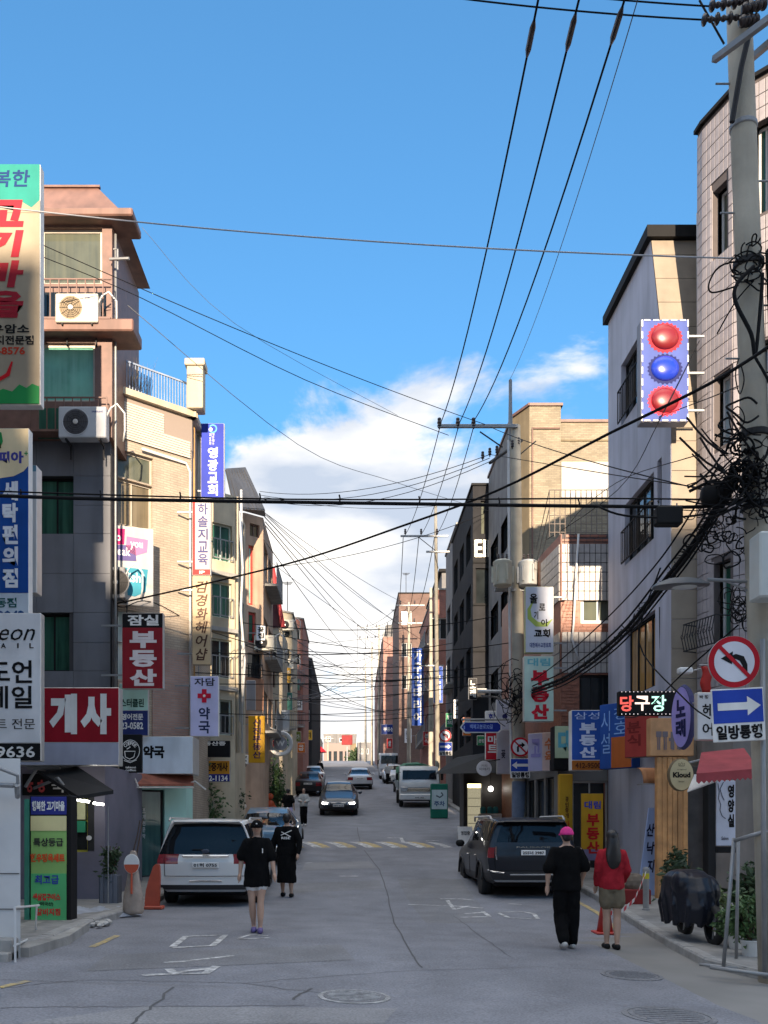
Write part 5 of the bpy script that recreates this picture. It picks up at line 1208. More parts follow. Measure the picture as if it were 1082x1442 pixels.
sign('yellow_column_sign', 'yellow column sign with small brown letters at the corner shop', (788, 807, 1090, 1200), 22.6, [(788, 807, 1090, 1200, pc(190, 145, 40))], [('공인중개', 796, 801, 1122, 1152, pc(90, 45, 20), 'v', .03), ('사', 795, 802, 1156, 1166, pc(190, 45, 30))], .2, pc(190, 145, 40))
sign('convenience_blade_sign', 'red and white vertical shop sign beside the second pole', (684, 701, 1001, 1070), 29.5, [(684, 701, 1001, 1016, S_WHITE), (684, 701, 1016, 1070, pc(190, 35, 50))], [('현', 688, 697, 1005, 1014, pc(60, 70, 150)), ('마트', 687, 700, 1036, 1060, S_WHITE, 'v', .03)], .16, S_WHITE)
cs = sign('clover_banner', 'white shield shaped sign above the street name plate', (699, 719, 985, 1028), 28.6, [(699, 719, 985, 1028, pc(205, 205, 215))], [], .1, S_WHITE)
disc(cs, 'blue_dot', pc(50, 50, 100), (711-709)*28.6/F, (1006.5-1009)*28.6/F, .08, -.014)
sign('small_green_sign', 'small green and white board under the street name plate', (672, 683, 1036, 1050), 31.0, [(672, 683, 1036, 1050, pc(60, 140, 95))], [('은행', 674, 682, 1041, 1046, S_WHITE)], .06, ALU)
sign('grey_panel_sign', 'tall grey panel sign with a dark mark left of the second pole', (700, 722, 1028, 1090), 29.2, [(700, 722, 1028, 1090, pc(175, 175, 185))], [('꽃', 706, 712, 1056, 1068, pc(60, 60, 75))], .14, ALU)
rd_ = thing('round_cafe_sign', 'round white cafe sign hanging before the dark awning', 'sign', W(682, 1082, 29.0))
q = MB(); q.lathe([(.235, -.03), (.24, 0), (.235, .05)], ax='Y', n=28); f_ = q.build('disc', pc(225, 225, 228), rd_); q = MB(); text_mb(q, '커피', -.09, .09, .04, .12, -.035, .0); text_mb(q, '이야기', -.16, .16, -.07, .02, -.035, .02); q.build('lettering', pc(120, 120, 125), f_); q = MB(); q.cyl((.1, 0, .22), (.5, 0, .28), .02); q.build('bracket', DARK, rd_)
# street name plate: arrow ended
sp = thing('street_name_plate', 'long blue street name plate with white edge on the second pole', 'street sign', W(678, 1024, 27.4))
k_ = 27.4/F; pl_ = [(-30, 0), (-24, 8), (25, 8), (29, 4), (29, -4), (25, -8), (-24, -8)]
q = MB(); q.rings([[(x*k_, .03, z*k_) for x, z in pl_], [(x*k_, 0, z*k_) for x, z in pl_]]); q.build('plate', S_WHITE, sp); q = MB(); q.poly([(x*k_*.93, -.004, z*k_*.82) for x, z in reversed(pl_)]); 
q.f = [tuple(reversed(f)) for f in q.f]; f_ = q.build('face', pc(35, 55, 150), sp); q = MB(); text_mb(q, '백제고분로32길', -16*k_, 16*k_, -2.5*k_, 4*k_, -.009, .02); text_mb(q, '1', -25*k_, -23*k_, -3*k_, 2*k_, -.009); q.build('lettering', pc(150, 175, 235), f_); q = MB(); q.cyl((-28*k_, .06, 11*k_), (46*k_, .06, 11*k_), .03); q.build('arm', STEEL, sp)
def round_sign(name, label, u, v, D, r, kind, rz=0.0, parent=None):
    o = thing(name, label, 'traffic sign', W(u, v, D), rz)
    MB().lathe([(r, 0), (r, .02)], ax='Y', n=40).build('plate', ALU, o)
    disc(o, 'rim', pc(190, 30, 45), 0, 0, r*.99, -.004, 40); disc(o, 'face', pc(225, 225, 232), 0, 0, r*.78, -.008, 40)
    if kind == 'left':   # curved arrow turning left
        draw(o, 'arrow', S_BLACK, [(.42*r, -.42*r), (.40*r, -.12*r), (.28*r, .12*r), (.05*r, .20*r), (-.16*r, .14*r)], [.17*r, .2*r, .24*r, .2*r, .14*r], -.011); blob(o, 'arrow_head', S_BLACK, [(-.52*r, .12*r), (-.10*r, -.10*r), (-.06*r, .40*r)], -.0115)
    else:
        draw(o, 'arrow', S_BLACK, [(-.25*r, -.5*r), (-.25*r, .0), (-.12*r, .18*r), (.15*r, .2*r)], .2*r, -.011); blob(o, 'arrow_head', S_BLACK, [(.5*r, .2*r), (.12*r, -.1*r), (.12*r, .5*r)], -.0115)
    a = radians(135); draw(o, 'slash', pc(190, 30, 45), [(.82*r*cos(a), .82*r*sin(a)), (-.82*r*cos(a), -.82*r*sin(a))], .15*r, -.014)
    return o
def oneway(name, label, u0, u1, v0, v1, D, right=True, tilt=0.0):
    o = thing(name, label, 'traffic sign', W((u0+u1)/2, (v0+v1)/2, D)); o.rotation_euler = (0, tilt, 0); k = D/F; w, h = (u1-u0)*k/2, (v1-v0)*k/2
    MB().cbox(-w, w, 0, .02, -h, h, .008).build('plate', S_WHITE, o)
    zb_ = -h*.30
    f = MB(); f.box(-w*.95, w*.95, -.004, .001, zb_, h*.94); f.build('face', pc(45, 75, 175), o)
    s_ = 1 if right else -1; zc = (zb_+h*.94)/2; ah = h*.14
    blob(o, 'arrow', S_WHITE, [(-.78*w*s_, zc-ah), (.35*w*s_, zc-ah), (.35*w*s_, zc-ah*2.6), (.86*w*s_, zc), (.35*w*s_, zc+ah*2.6), (.35*w*s_, zc+ah), (-.78*w*s_, zc+ah)][::s_ if s_ == 1 else -1], -.008)
    q = MB(); text_mb(q, '일방통행', -w*.88, w*.88, -h*.92, zb_-h*.08, -.006, .04); q.build('lettering', S_BLACK, o)
    return o
round_sign('no_left_turn_sign', 'large round no left turn sign on the near concrete pole', 1034, 932, 10.3, .29, 'left')
oneway('one_way_sign', 'blue one way sign with a white arrow pointing right, below the no left turn sign', 1003, 1077, 969, 1044, 10.3, True, radians(-3))
round_sign('no_right_turn_sign', 'round no right turn sign on the second pole', 733, 1052, 26.6, .285, 'right')
oneway('one_way_sign', 'small blue one way sign with a left pointing arrow on the second pole', 719, 747, 1068, 1096, 26.6, False)
round_sign('no_left_turn_sign', 'small round no left turn sign far up beside the truck', 627, 1036, 45.0, .30, 'left')
oneway('one_way_sign', 'pale blue one way sign under the far no left turn sign', 618, 637, 1045, 1064, 45.0, True)
for (u0, u1, v0, v1, D, c1, t_, nm, lb) in ((580, 597, 912, 1022, 62, (40, 80, 165), '가구인테리어', 'tall_blue_sign', 'tall blue and white blade sign far up the right row'), (611, 624, 938, 990, 52, (40, 75, 160), '노래', 'blue_blade_sign', 'short blue blade sign on the bright far pole'), (537, 568, 1020, 1034, 97, (35, 55, 120), '부동산랜드', 'blue_shop_fascia', 'dark blue shop fascia on the salmon brick building')):
    o = sign(nm, lb, (u0, u1, v0, v1), D, [(u0, u1, v0, v1, pc(*c1))], [(t_, u0+3, u1-3, v0+4, v1-4, S_WHITE, 'v' if u1-u0 < v1-v0 else 'h', .03)], .2, S_WHITE, bracket=(.4, ((v0+v1)/2,)) if u1-u0 < 25 else None)
# ================================================================== utility poles
CPOLE = M('pole_concrete', (0.40, 0.365, 0.295), .85, .18, 2.0, .25, 30, streak=.25)
PORC = M('brown_porcelain', (.035, .025, .025), .3)
def pole(label, u, D, htop_v, r0=.17, r1=.10, lean=(0, 0), base_u=None, zb=None):
    x = X_(u, D); g = gz(x, D) if zb is None else zb
    o = thing('utility_pole', label, 'utility pole', (x, D, g), 0, 'utility poles along the street')
    zt = EYE-(htop_v-CY)*D/F; h = zt-g
    MB().tube([(lean[0]*t*h, lean[1]*t*h, h*t-.3*(t == 0)) for t in (0, .15, .3, .5, .7, .85, 1.0)], [r0+(r1-r0)*t for t in (0, .15, .3, .5, .7, .85, 1)], 20).build('shaft', CPOLE, o, smooth=True)
    return o, h
def crossarm(o, z, x0, x1, y=-.16, mat=STEEL, r=.04, ry=0):
    return MB().cbox(x0, x1, y-r, y+r, z-r, z+r, .006).build('crossarm', mat, o)
def insulator(o, p, s=1.0):
    return MB().lathe([(.02*s, 0), (.02*s, .05*s), (.055*s, .06*s), (.05*s, .10*s), (.03*s, .12*s), (.06*s, .14*s), (.05*s, .19*s), (.03*s, .2*s), (.05*s, .22*s), (.045*s, .27*s), (.01*s, .29*s)], p, n=12).build('insulator', PORC, o, smooth=True)
# near right pole
P1, h1 = pole('thick weathered concrete pole at the right edge wrapped in cables', 1091, 10.6, -60, .165, .135, (-.0365, 0))
def on1(v, du=0.0, dy=0.0):          # point beside the near pole at photo height v
    z = EYE-(v-CY)*10.6/F; zl = z-P1.location.z
    return Vector((-.0365*zl+du, dy, zl))
MB().lathe([(.146, 0), (.153, .01), (.153, .05), (.146, .06)], on1(183), n=24).build('band', STEEL, P1)
for v in (378, 618, 720): MB().lathe([(.16, 0), (.172, .01), (.172, .07), (.16, .08)], on1(v), n=24).build('band', DARK, P1)
for i, (v, s_) in enumerate(((118, -1), (255, 1), (300, -1), (430, 1), (505, -1))):
    MB().cyl(on1(v, 0), on1(v, s_*.30), .011).build('step_bolt', STEEL, P1)
# cross arms, seen end on and slanting
for (ua, va, ub, vb, yy) in ((1006, 84, 1095, 18, -.2), (1056, 84, 1120, 30, .25)):
    a, b = W(ua, va, 10.6+yy)-P1.location, W(ub, vb, 10.6+yy-.9)-P1.location
    MB().tube([a, b], .045, 4).build('crossarm', STEEL, P1)
MB().tube([W(1057, 40, 10.35)-P1.location, W(1044, 95, 10.4)-P1.location, W(1031, 172, 10.45)-P1.location], .03, 6).build('brace', DARK, P1)
MB().tube([W(985, 0, 10.4)-P1.location, W(1020, 62, 10.5)-P1.location], .012, 6).build('stay_rod', DARK, P1)
def strain(a, b):
    q = MB(); a, b = Vector(a), Vector(b); n = 6
    for i in range(n+1):
        p = a.lerp(b, i/n); d = (b-a).normalized()*.012
        q.tube([p-d*1.6, p, p+d*1.6], [.028, .062 if i % 2 == 0 else .035, .028], 12)
    q.tube([a, b], .022, 6)
    q.build('strain_insulator', PORC, P1, smooth=True)
for (ua, va, ub, vb) in ((1003, 8, 1050, 2), (992, 28, 1046, 24), (1050, 12, 1075, 6), (1046, 30, 1064, 28)): strain(W(ua, va, 10.3)-P1.location, W(ub, vb, 10.4)-P1.location)
bx = MB(); c = W(1075, 800, 10.2)-P1.location; bx.cbox(c.x-.11, c.x+.30, c.y-.17, c.y+.12, c.z-.36, c.z+.36, .02); cb = bx.build('control_cabinet', M('pale_cabinet', (.50, .53, .51), .5, .06), P1)
q = MB()
for i in range(4): q.box(c.x-.02, c.x+.2, c.y-.176, c.y-.168, c.z-.26+i*.03, c.z-.245+i*.03)
q.build('vent', DARK, cb)
# cable drop down the pole
q = MB()
for k in range(5): q.tube([on1(v, .17+.015*k+random.uniform(-.02, .02), -.12+.03*k) for v in (360, 420, 520, 600, 700, 900, 1100)], .014, 5)
q.build('cable_drop', BLACK, P1, smooth=True)
# spot on the lamp: street light arm
lampo = thing('street_lamp', 'grey cobra head street lamp on a thin arm from the near pole', 'street lamp', on1(820)+P1.location)
MB().tube([(0, 0, 0), W(996, 816, 10.6)-lampo.location], .022, 8).build('arm', STEEL, lampo); MB().tube([W(1072, 840, 10.6)-lampo.location, W(1022, 818, 10.6)-lampo.location], .012, 6).build('stay', STEEL, lampo)
q = MB(); hw_ = []
for t, h_, w_ in ((0, .02, .05), (.12, .07, .10), (.3, .10, .15), (.5, .095, .16), (.66, .05, .12), (.72, .015, .05)):
    p = W(998, 817, 10.6)-lampo.location; hw_.append([(p.x-t*.9, p.y-w_, p.z-.05-t*.05), (p.x-t*.9, p.y-w_*.6, p.z-.05+h_*.8-t*.05), (p.x-t*.9, p.y, p.z-.05+h_-t*.05), (p.x-t*.9, p.y+w_*.6, p.z-.05+h_*.8-t*.05), (p.x-t*.9, p.y+w_, p.z-.05-t*.05), (p.x-t*.9, p.y, p.z-.07-t*.05)])
q.rings(hw_); auto_smooth(q.build('lamp_head', M('lamp_grey', (.10, .105, .11), .5), lampo), 50)
q = MB(); q.ell(W(962, 826, 10.6)-lampo.location, .17, .09, .03); q.build('lens', M('lamp_lens', (.5, .5, .48), .2), lampo)
# second pole: transformers, arms, blue wrap
P2, h2 = pole('tall concrete pole carrying two transformers and a thin mast', 733, 27.0, 600, .20, .15, (-.012, 0))
def loc2(u, v, D=27.0): return W(u, v, D)-P2.location
MB().tube([loc2(719, 560), loc2(719, 535)], .05, 8).build('mast', STEEL, P2); MB().tube([loc2(719, 620), loc2(719, 540)], [.07, .045], 8).build('mast', STEEL, P2)
MB().tube([loc2(716, 620, 26.85), loc2(717, 780, 26.85), loc2(720, 1090, 26.8)], .035, 8).build('conduit', WHITE, P2)
MB().cbox(*sorted((loc2(616, 0).x, loc2(728, 0).x)), -.2, -.12, loc2(0, 606).z, loc2(0, 601).z, .01).build('crossarm', STEEL, P2)
for u in (619, 645, 667): insulator(P2, loc2(u, 604, 26.84), 1.15)
MB().tube([loc2(676, 608, 26.84), loc2(708, 630, 26.84)], .022, 5).build('brace', DARK, P2)
MB().tube([loc2(690, 652, 26.4), loc2(735, 620, 27.8)], .05, 4).build('crossarm', DARK, P2)
for (u, v) in ((680, 648), (690, 643), (700, 640), (722, 632), (730, 628)): insulator(P2, loc2(u, v, 26.9), .9)
MB().tube([loc2(723, 648, 27), loc2(755, 621, 27)], .02, 5).build('brace', DARK, P2)
TRM = M('transformer_cream', (.58, .54, .42), .5, .1, 3, streak=.15); TRG = M('transformer_grey', (.50, .51, .50), .5, .1, 3, streak=.15)
for (u, mt, dy) in ((708, TRM, -.12), (744, TRG, .12)):
    q = MB(); p = loc2(u, 826, 26.6+dy); q.lathe([(.20, 0), (.255, .03), (.265, .10), (.265, .62), (.275, .64), (.275, .70), (.22, .74), (.05, .76)], p, n=24); tk = q.build('transformer_tank', mt, P2); auto_smooth(tk, 35)
    q = MB()
    for a in range(6): q.obox(p, Vector((cos(a), sin(a), 0)), Vector((-sin(a), cos(a), 0)), UP, (.262, .32), (-.02, .02), (.12, .58))
    q.build('cooling_fin', mt, tk)
    for a in (-.12, .0, .12): insulator(P2, p+Vector((a, 0, .74)), .7)
MB().obox(loc2(726, 828, 26.9), Vector((1, 0, 0)), Vector((0, 1, 0)), UP, (-.6, .6), (-.06, .06), (-.10, -.02)).build('platform', STEEL, P2)
MB().lathe([(.205, 0), (.21, .02), (.205, 1.35), (.2, 1.36)], loc2(731, 1166, 27), n=24).build('blue_wrap', M('blue_grey_wrap', (.12, .16, .24), .7, .2, 4), P2)
MB().lathe([(.206, 0), (.212, .02), (.206, .5), (.2, .51)], loc2(730.5, 1140, 27), n=24).build('notice_band', pc(200, 170, 90), P2) if False else None
MB().tube([loc2(722, 996, 26.8), loc2(700, 982, 26.4), loc2(678, 980, 26.2)], .03, 8).build('lamp_arm', STEEL, P2)
q = MB(); q.cbox(*sorted((loc2(668, 0).x, loc2(700, 0).x)), -.95, -.7, loc2(0, 981).z, loc2(0, 978).z, .02); q.build('lamp_head', WHITE, P2)
# tangle around the second pole
q = MB(); random.seed(3)
for k in range(26):
    c = loc2(random.uniform(705, 735), random.uniform(950, 1010), 26.7); r = random.uniform(.12, .45); a0 = random.uniform(0, 6)
    q.tube([c+Vector((cos(a0+t*.6)*r*random.uniform(.7, 1.1), -.1+.1*sin(t), sin(a0+t*.6)*r*1.3)) for t in range(7)], .014, 4)
q.build('cable_loop', BLACK, P2)
# further poles
def far_pole(label, u, D, vt, arms, r=.14, lean=(0, 0), mat=None):
    o, h = pole(label, u, D, vt, r, .08, lean)
    for (v, ua, ub, ins) in arms:
        a, b = W(ua, v, D)-o.location, W(ub, v, D)-o.location
        MB().cbox(*sorted((a.x, b.x)), -.18, -.10, a.z-.05, a.z+.05, .01).build('crossarm', STEEL, o)
        for i in range(ins): insulator(o, Vector((a.x+(b.x-a.x)*(i+.3)/ins, -.14, a.z+.05)), 1.2)
        MB().tube([Vector((a.x+(b.x-a.x)*.35, -.14, a.z)), Vector((0, -.12, a.z-.9))], .025, 4).build('brace', DARK, o)
    return o
P3 = far_pole('slim dark pole with a three wire arm behind the charcoal building', 617, 50.0, 708, [(756, 564, 631, 3), (778, 600, 633, 0)], lean=(-.008, 0))
P5 = far_pole('bright sunlit concrete pole beside the parked truck', 607, 57.0, 828, [(938, 590, 625, 2)], .18)
P4 = far_pole('pale pole with two short arms further up the right side', 576, 74.0, 848, [(853, 558, 598, 2), (878, 560, 596, 2)], .18)
P6 = far_pole('thin pole with several arms near the salmon brick building', 534, 112.0, 880, [(884, 500, 540, 3), (900, 504, 536, 3)], .2)
P7 = far_pole('distant pole at the crest on the right', 515, 150.0, 930, [(945, 500, 520, 2)], .2)
P8 = far_pole('distant pole at the crest on the left', 462, 165.0, 1036, [(1040, 452, 470, 0)], .14)
P9 = far_pole('thin pole standing among the left row of houses', 398, 60.0, 860, [(905, 385, 402, 0)], .15)
P10 = far_pole('slim grey pole in front of the left signs', 385, 44.0, 985, [], .10)
P11 = far_pole('distant thin pole left of the salmon brick building', 524, 128.0, 905, [(915, 512, 532, 2)], .18)

# ================================================================== overhead cables
CAB = M('black_cable', (.009, .009, .010), .8, 0, spec=.15)
CABG = M('grey_cable', (.10, .10, .105), .6, 0)
CABW = M('pale_cable', (.42, .42, .44), .6, 0)
def cable(pts, r, label, sag=0.0, mat=CAB, n=14, group=None, name='overhead_cable'):
    P = [W(*p) for p in pts]; out_ = []
    if len(P) == 2:
        for i in range(n+1): t = i/n; q_ = P[0].lerp(P[1], t); q_.z -= sag*4*t*(1-t); out_.append(q_)
    else:   # smooth curve through the points
        for i in range(len(P)-1):
            p0, p1, p2, p3 = P[max(i-1, 0)], P[i], P[i+1], P[min(i+2, len(P)-1)]
            for k in range(5):
                t = k/5; out_.append(.5*((2*p1)+(p2-p0)*t+(2*p0-5*p1+4*p2-p3)*t*t+(3*p1-p0-3*p2+p3)*t**3))
        out_.append(P[-1])
    o = MB().tube(out_, r, 6).build(name, mat, smooth=True)
    return tag(o, label, 'cable', group)
ORD = ('first', 'second', 'third', 'fourth', 'fifth', 'sixth', 'seventh', 'eighth', 'ninth', 'tenth', 'eleventh', 'twelfth', 'thirteenth', 'fourteenth', 'fifteenth', 'sixteenth', 'seventeenth')
GT = 'thin overhead cables strung across the street'
# three main conductors to the second pole, with sleeves
for (a, b, lb, iv) in (((770, -60, 9.6), (620, 598, 26.84), 'first of three black conductors from the top edge to the pole arm', 28), ((830, -60, 9.6), (646, 598, 26.84), 'second of three black conductors from the top edge to the pole arm', 12), ((898, -60, 9.6), (668, 592, 26.84), 'third of three black conductors from the top edge to the pole arm', 6)):
    o = cable([a, b], .013, lb, .55)
    # sleeve: on the curve near the top
    P0, P1_ = W(*a), W(*b)
    for i in range(200):
        t = i/200; p = P0.lerp(P1_, t); p.z -= .55*4*t*(1-t)
        if CY-(p.z-EYE)*F/p.y > iv: break
    q_ = P0.lerp(P1_, t+.03); q_.z -= .55*4*(t+.03)*(1-t-.03)
    MB().tube([p, p.lerp(q_, .2), p.lerp(q_, .8), q_], [.015, .035, .035, .015], 8).build('sleeve', PORC, o)
cable([(916, -60, 9.6), (717, 537, 27)], .006, 'thin pale guard wire right of the three conductors', .4, CABG)
cable([(560, -14, 10.4), (992, 28, 10.35)], .010, 'taut black wire along the top edge to the near pole insulators', .04)
cable([(700, -18, 10.4), (1003, 9, 10.35)], .010, 'upper taut black wire at the top right corner', .02)
cable([(-60, 284, 12.5), (1040, 364, 10.5)], .009, 'thin pale wire spanning the whole sky from left to near pole', .12, CABW)
main = cable([(-60, 696, 10.4), (160, 703, 10.6), (540, 709, 10.7), (860, 713, 10.6), (1010, 712, 10.6), (1075, 690, 10.5)], .020, 'thick black horizontal cable bundle crossing the whole picture')
for k in range(9):
    p = W(30+k*112, 696+k*2.0, 10.6); MB().tube([p+Vector((0, -.02, .05)), p+Vector((.01, -.035, .0)), p+Vector((0, -.02, -.045))], .010, 5).build('clip', BLACK, main)
cable([(-60, 690, 10.5), (400, 703, 10.7), (860, 702, 10.7), (1075, 705, 10.5)], .009, 'thin messenger wire just above the thick horizontal bundle', 0)
cable([(840, 712, 10.55), (880, 726, 10.5), (960, 728, 10.5), (1040, 716, 10.5)], .012, 'short slack cable loop under the thick bundle at the right', 0)
cable([(1110, 470, 9.2), (1000, 540, 11), (855, 612, 13), (700, 691, 15.5), (560, 743, 18), (430, 787, 20), (290, 822, 21.5), (160, 851, 22.4)], .020, 'long black cable running diagonally from upper right to the brick corner')
cable([(160, 851, 22.4), (175, 855, 22.4), (215, 848, 22.8), (300, 890, 26), (420, 925, 33)], .012, 'black cable leaving the brick corner towards the far left row', 0)
# braided bundle from near pole down to the second pole
for k, (dv, r) in enumerate(((0, .032), (9, .026), (-14, .016), (18, .014))):
    cable([(1040, 660+dv, 10.5), (985, 752+dv, 11.3), (940, 812+dv, 12.2), (870, 897+dv*.8, 15.2), (800, 951+dv*.6, 20), (750, 972+dv*.4, 24), (722, 984, 26.8)], r, ('heaviest strand', 'second heavy strand', 'upper light strand', 'lower light strand')[k]+' of the cable bundle sloping to the second pole')
q = MB(); random.seed(11)      # lashing wire and vines around that bundle
pth = [W(1040, 662, 10.5), W(985, 755, 11.3), W(940, 815, 12.2), W(870, 900, 15.2), W(800, 953, 20), W(750, 973, 24), W(722, 984, 26.8)]
for i in range(len(pth)-1):
    for k in range(26):
        c = pth[i].lerp(pth[i+1], k/26); rr = random.uniform(.04, .10); pts = [c+Vector((random.uniform(-1, 1)*rr, random.uniform(-1, 1)*rr, random.uniform(-1.2, 1)*rr)) for _ in range(4)]
        q.tube(pts, .007, 3)
tag(q.build('cable_lashing', CAB), 'scruffy lashing and creeper stems around the sloping cable bundle', 'creeper', kind='stuff')
cable([(1012, 655, 10.5), (975, 720, 11.2), (920, 800, 12.6), (845, 880, 16), (770, 945, 22), (722, 975, 26.8)], .012, 'black cable just above the sloping bundle', 0)
cable([(930, 800, 12), (900, 905, 13), (965, 985, 11.5), (1000, 1012, 11)], .010, 'black stay cable crossing before the lilac grey house', 0)
cable([(1040, 880, 10.6), (960, 950, 11.5), (905, 1005, 14), (880, 1010, 16)], .010, 'black cable crossing the stay cable near the LED sign', 0)
# wires from the left block to the second pole and beyond
cable([(56, 343, 20), (690, 600, 26.9)], .010, 'dark wire from the veranda building to the second pole arm', .15)
cable([(56, 360, 20), (200, 420, 21.5), (430, 535, 24), (632, 613, 26.8)], .010, 'lower dark wire from the veranda building to the second pole', 0)
cable([(690, 601, 26.9), (1000, 692, 11)], .010, 'dark wire from the second pole arm back to the near pole', .1)
cable([(690, 640, 26.9), (860, 668, 17), (1010, 690, 11)], .009, 'thin wire between the two right hand poles', 0)
cable([(180, 430, 22), (420, 626, 26), (560, 680, 30), (690, 720, 41)], .008, 'thin wire falling from the veranda building towards the charcoal building', 0, CABG)
cable([(200, 320, 22), (330, 455, 24), (560, 585, 26.8)], .005, 'hair thin wire high above the left roofs', 0, CABG)
for k, (a, b, s_) in enumerate((((366, 692, 37), (690, 640, 26.9), .5), ((366, 697, 37), (690, 645, 26.9), .6), ((366, 702, 37), (690, 650, 26.9), .7), ((372, 700, 37), (617, 712, 50), .3))):
    cable([a, b], .010, ('top', 'middle', 'bottom', 'lowest thin')[k]+' wire from the corrugated roof corner to the right hand poles', s_)
fan = [((373, 722, 37), (600, 905, 57), .3), ((373, 722, 37), (576, 852, 74), .3), ((373, 724, 37), (570, 880, 74), .5), ((373, 728, 37), (534, 886, 112), .3), ((374, 735, 37), (530, 902, 112), .4), ((374, 740, 37), (524, 916, 128), .3), ((380, 790, 46), (607, 940, 57), .3), ((400, 870, 54), (607, 952, 57), .3), ((398, 905, 60), (576, 885, 74), .4), ((372, 760, 37), (515, 946, 150), .4)]
fan.sort(key=lambda f: (f[0][1], f[1][1]))
for k, (a, b, s_) in enumerate(fan): cable([a, b], .014 if b[2] < 80 else .02, ORD[k]+' from the top of the thin wires fanning from the left roofs', s_, CABG, group=GT)
# conductors between the far poles
for k, (a, b) in enumerate((((620, 600, 26.84), (568, 757, 50)), ((646, 600, 26.84), (590, 757, 50)), ((668, 598, 26.84), (612, 757, 50)), ((568, 757, 50), (562, 853, 74)), ((590, 757, 50), (578, 853, 74)), ((612, 757, 50), (590, 853, 74)), ((562, 853, 74), (504, 884, 112)), ((578, 853, 74), (516, 884, 112)), ((590, 853, 74), (530, 884, 112)), ((504, 884, 112), (503, 945, 150)), ((516, 884, 112), (512, 945, 150)))):
    cable([a, b], .013 if b[2] < 60 else .02, ('left', 'middle', 'right')[k % 3]+' conductor hanging between the '+('transformer pole and the slim dark pole', 'slim dark pole and the pale pole', 'pale pole and the thin many armed pole', 'thin many armed pole and the crest')[k//3], .5, CAB, group='conductors between the far poles')
# level service wires across the street
lev = [(240, 962, 25.5, 738, 946, 27, .15), (232, 945, 24.4, 722, 936, 27, .2), (280, 918, 26, 640, 905, 50, .3), (268, 1003, 25, 660, 985, 41, .3), (160, 992, 22.4, 300, 1004, 26, .05), (330, 985, 31, 700, 960, 27, .2), (300, 870, 30, 700, 868, 27, .4), (335, 905, 31, 720, 905, 27, .35), (345, 940, 36, 640, 950, 50, .4), (345, 1010, 36, 625, 1003, 52, .3), (370, 890, 40, 607, 915, 57, .3), (380, 930, 46, 607, 935, 57, .3), (395, 960, 54, 607, 960, 57, .3), (398, 985, 60, 576, 975, 74, .4), (400, 1000, 54, 560, 1005, 80, .3), (372, 800, 37, 690, 720, 41, .4), (160, 830, 22.4, 560, 960, 60, .6)]
lev.sort(key=lambda l: l[1]+l[4])
for k, (ua, va, Da, ub, vb, Db, s_) in enumerate(lev):
    cable([(ua, va, Da), (ub, vb, Db)], .013 if max(Da, Db) < 45 else .018, ORD[k]+' highest of the near level service wires between the house rows', s_, CAB, group='service wires between the house rows')
_dw = []
for k in range(14):
    random.seed(50+k); ua, ub = random.uniform(380, 420), random.uniform(540, 600); Da = 1300*3.7/(495-ua); Db = random.uniform(60, 100)
    _dw.append(((ua, random.uniform(880, 1010), Da), (ub, random.uniform(900, 1010), Db), random.uniform(.2, .7)))
_dw.sort(key=lambda d: d[0][1]+d[1][1])
for k, (a, b, s_) in enumerate(_dw): cable([a, b], .016, ORD[k]+' highest of the thin grey wires crossing far up the street', s_, CABG, 10, group='distant wires')
cable([(860, 612, 27), (1000, 560, 14), (1090, 520, 10)], .008, 'thin wire passing behind the billiard sign', 0)
cable([(985, 480, 18.9), (930, 590, 17), (870, 690, 20), (770, 760, 26)], .008, 'thin drop wire from the tiled house to the red tiled house', 0)
cable([(745, 850, 27), (800, 740, 26), (868, 680, 22), (985, 640, 12)], .008, 'thin slack wire from the transformer to the near pole', 0)
# dark tangle at the near pole
random.seed(5); q = MB()
def loopy(u, v, D, r, n, th):
    c = W(u, v, D); a0 = random.uniform(0, 6); ex = random.uniform(.6, 1.4); nn = 20; y_ = random.uniform(-.10, .10); p1, p2, tw = random.uniform(0, 6), random.uniform(0, 6), random.uniform(.1, .35)
    q.tube([c+Vector((cos(a0+i*.32*n)*r*ex*(1+tw*sin(p1+i*.5)), y_+.05*sin(p2+i*.4), sin(a0+i*.32*n)*r*(1+tw*cos(p2+i*.45)))) for i in range(nn)], th, 5)
for k in range(95): loopy(random.gauss(1054, 18), random.gauss(672, 34), 10.38, random.uniform(.03, .13), random.choice((.4, .6, .9)), random.choice((.005, .007, .010, .013)))
for k in range(26): loopy(random.gauss(1006, 18), random.gauss(745, 22), 10.7, random.uniform(.03, .10), 1, random.choice((.005, .007, .010)))
for k in range(14): loopy(random.gauss(1062, 12), random.gauss(378, 14), 10.4, random.uniform(.03, .12), 1, .009)
for k in range(18): loopy(random.gauss(1045, 12), random.gauss(858, 12), 10.8, random.uniform(.04, .12), 1, .006)
for k in range(34):
    a = W(random.gauss(1050, 18), random.gauss(668, 30), 10.3); ang = random.choice((2.2, 2.6, 3.3, 3.9, 4.3, 5.2))+random.gauss(0, .15); l = random.uniform(.25, .75)
    b = a+Vector((cos(ang)*l, random.uniform(-.1, .3), sin(ang)*l)); m = a.lerp(b, .5)+Vector((0, 0, -random.uniform(.02, .12))); q.tube([a, a.lerp(m, .5)-Vector((0, 0, .02)), m, m.lerp(b, .5)-Vector((0, 0, .01)), b], random.choice((.006, .009, .013)), 5)
tag(q.build('cable_tangle', CAB, smooth=True), 'dense black tangle of telephone cables clinging to the near pole', 'cable', kind='stuff')
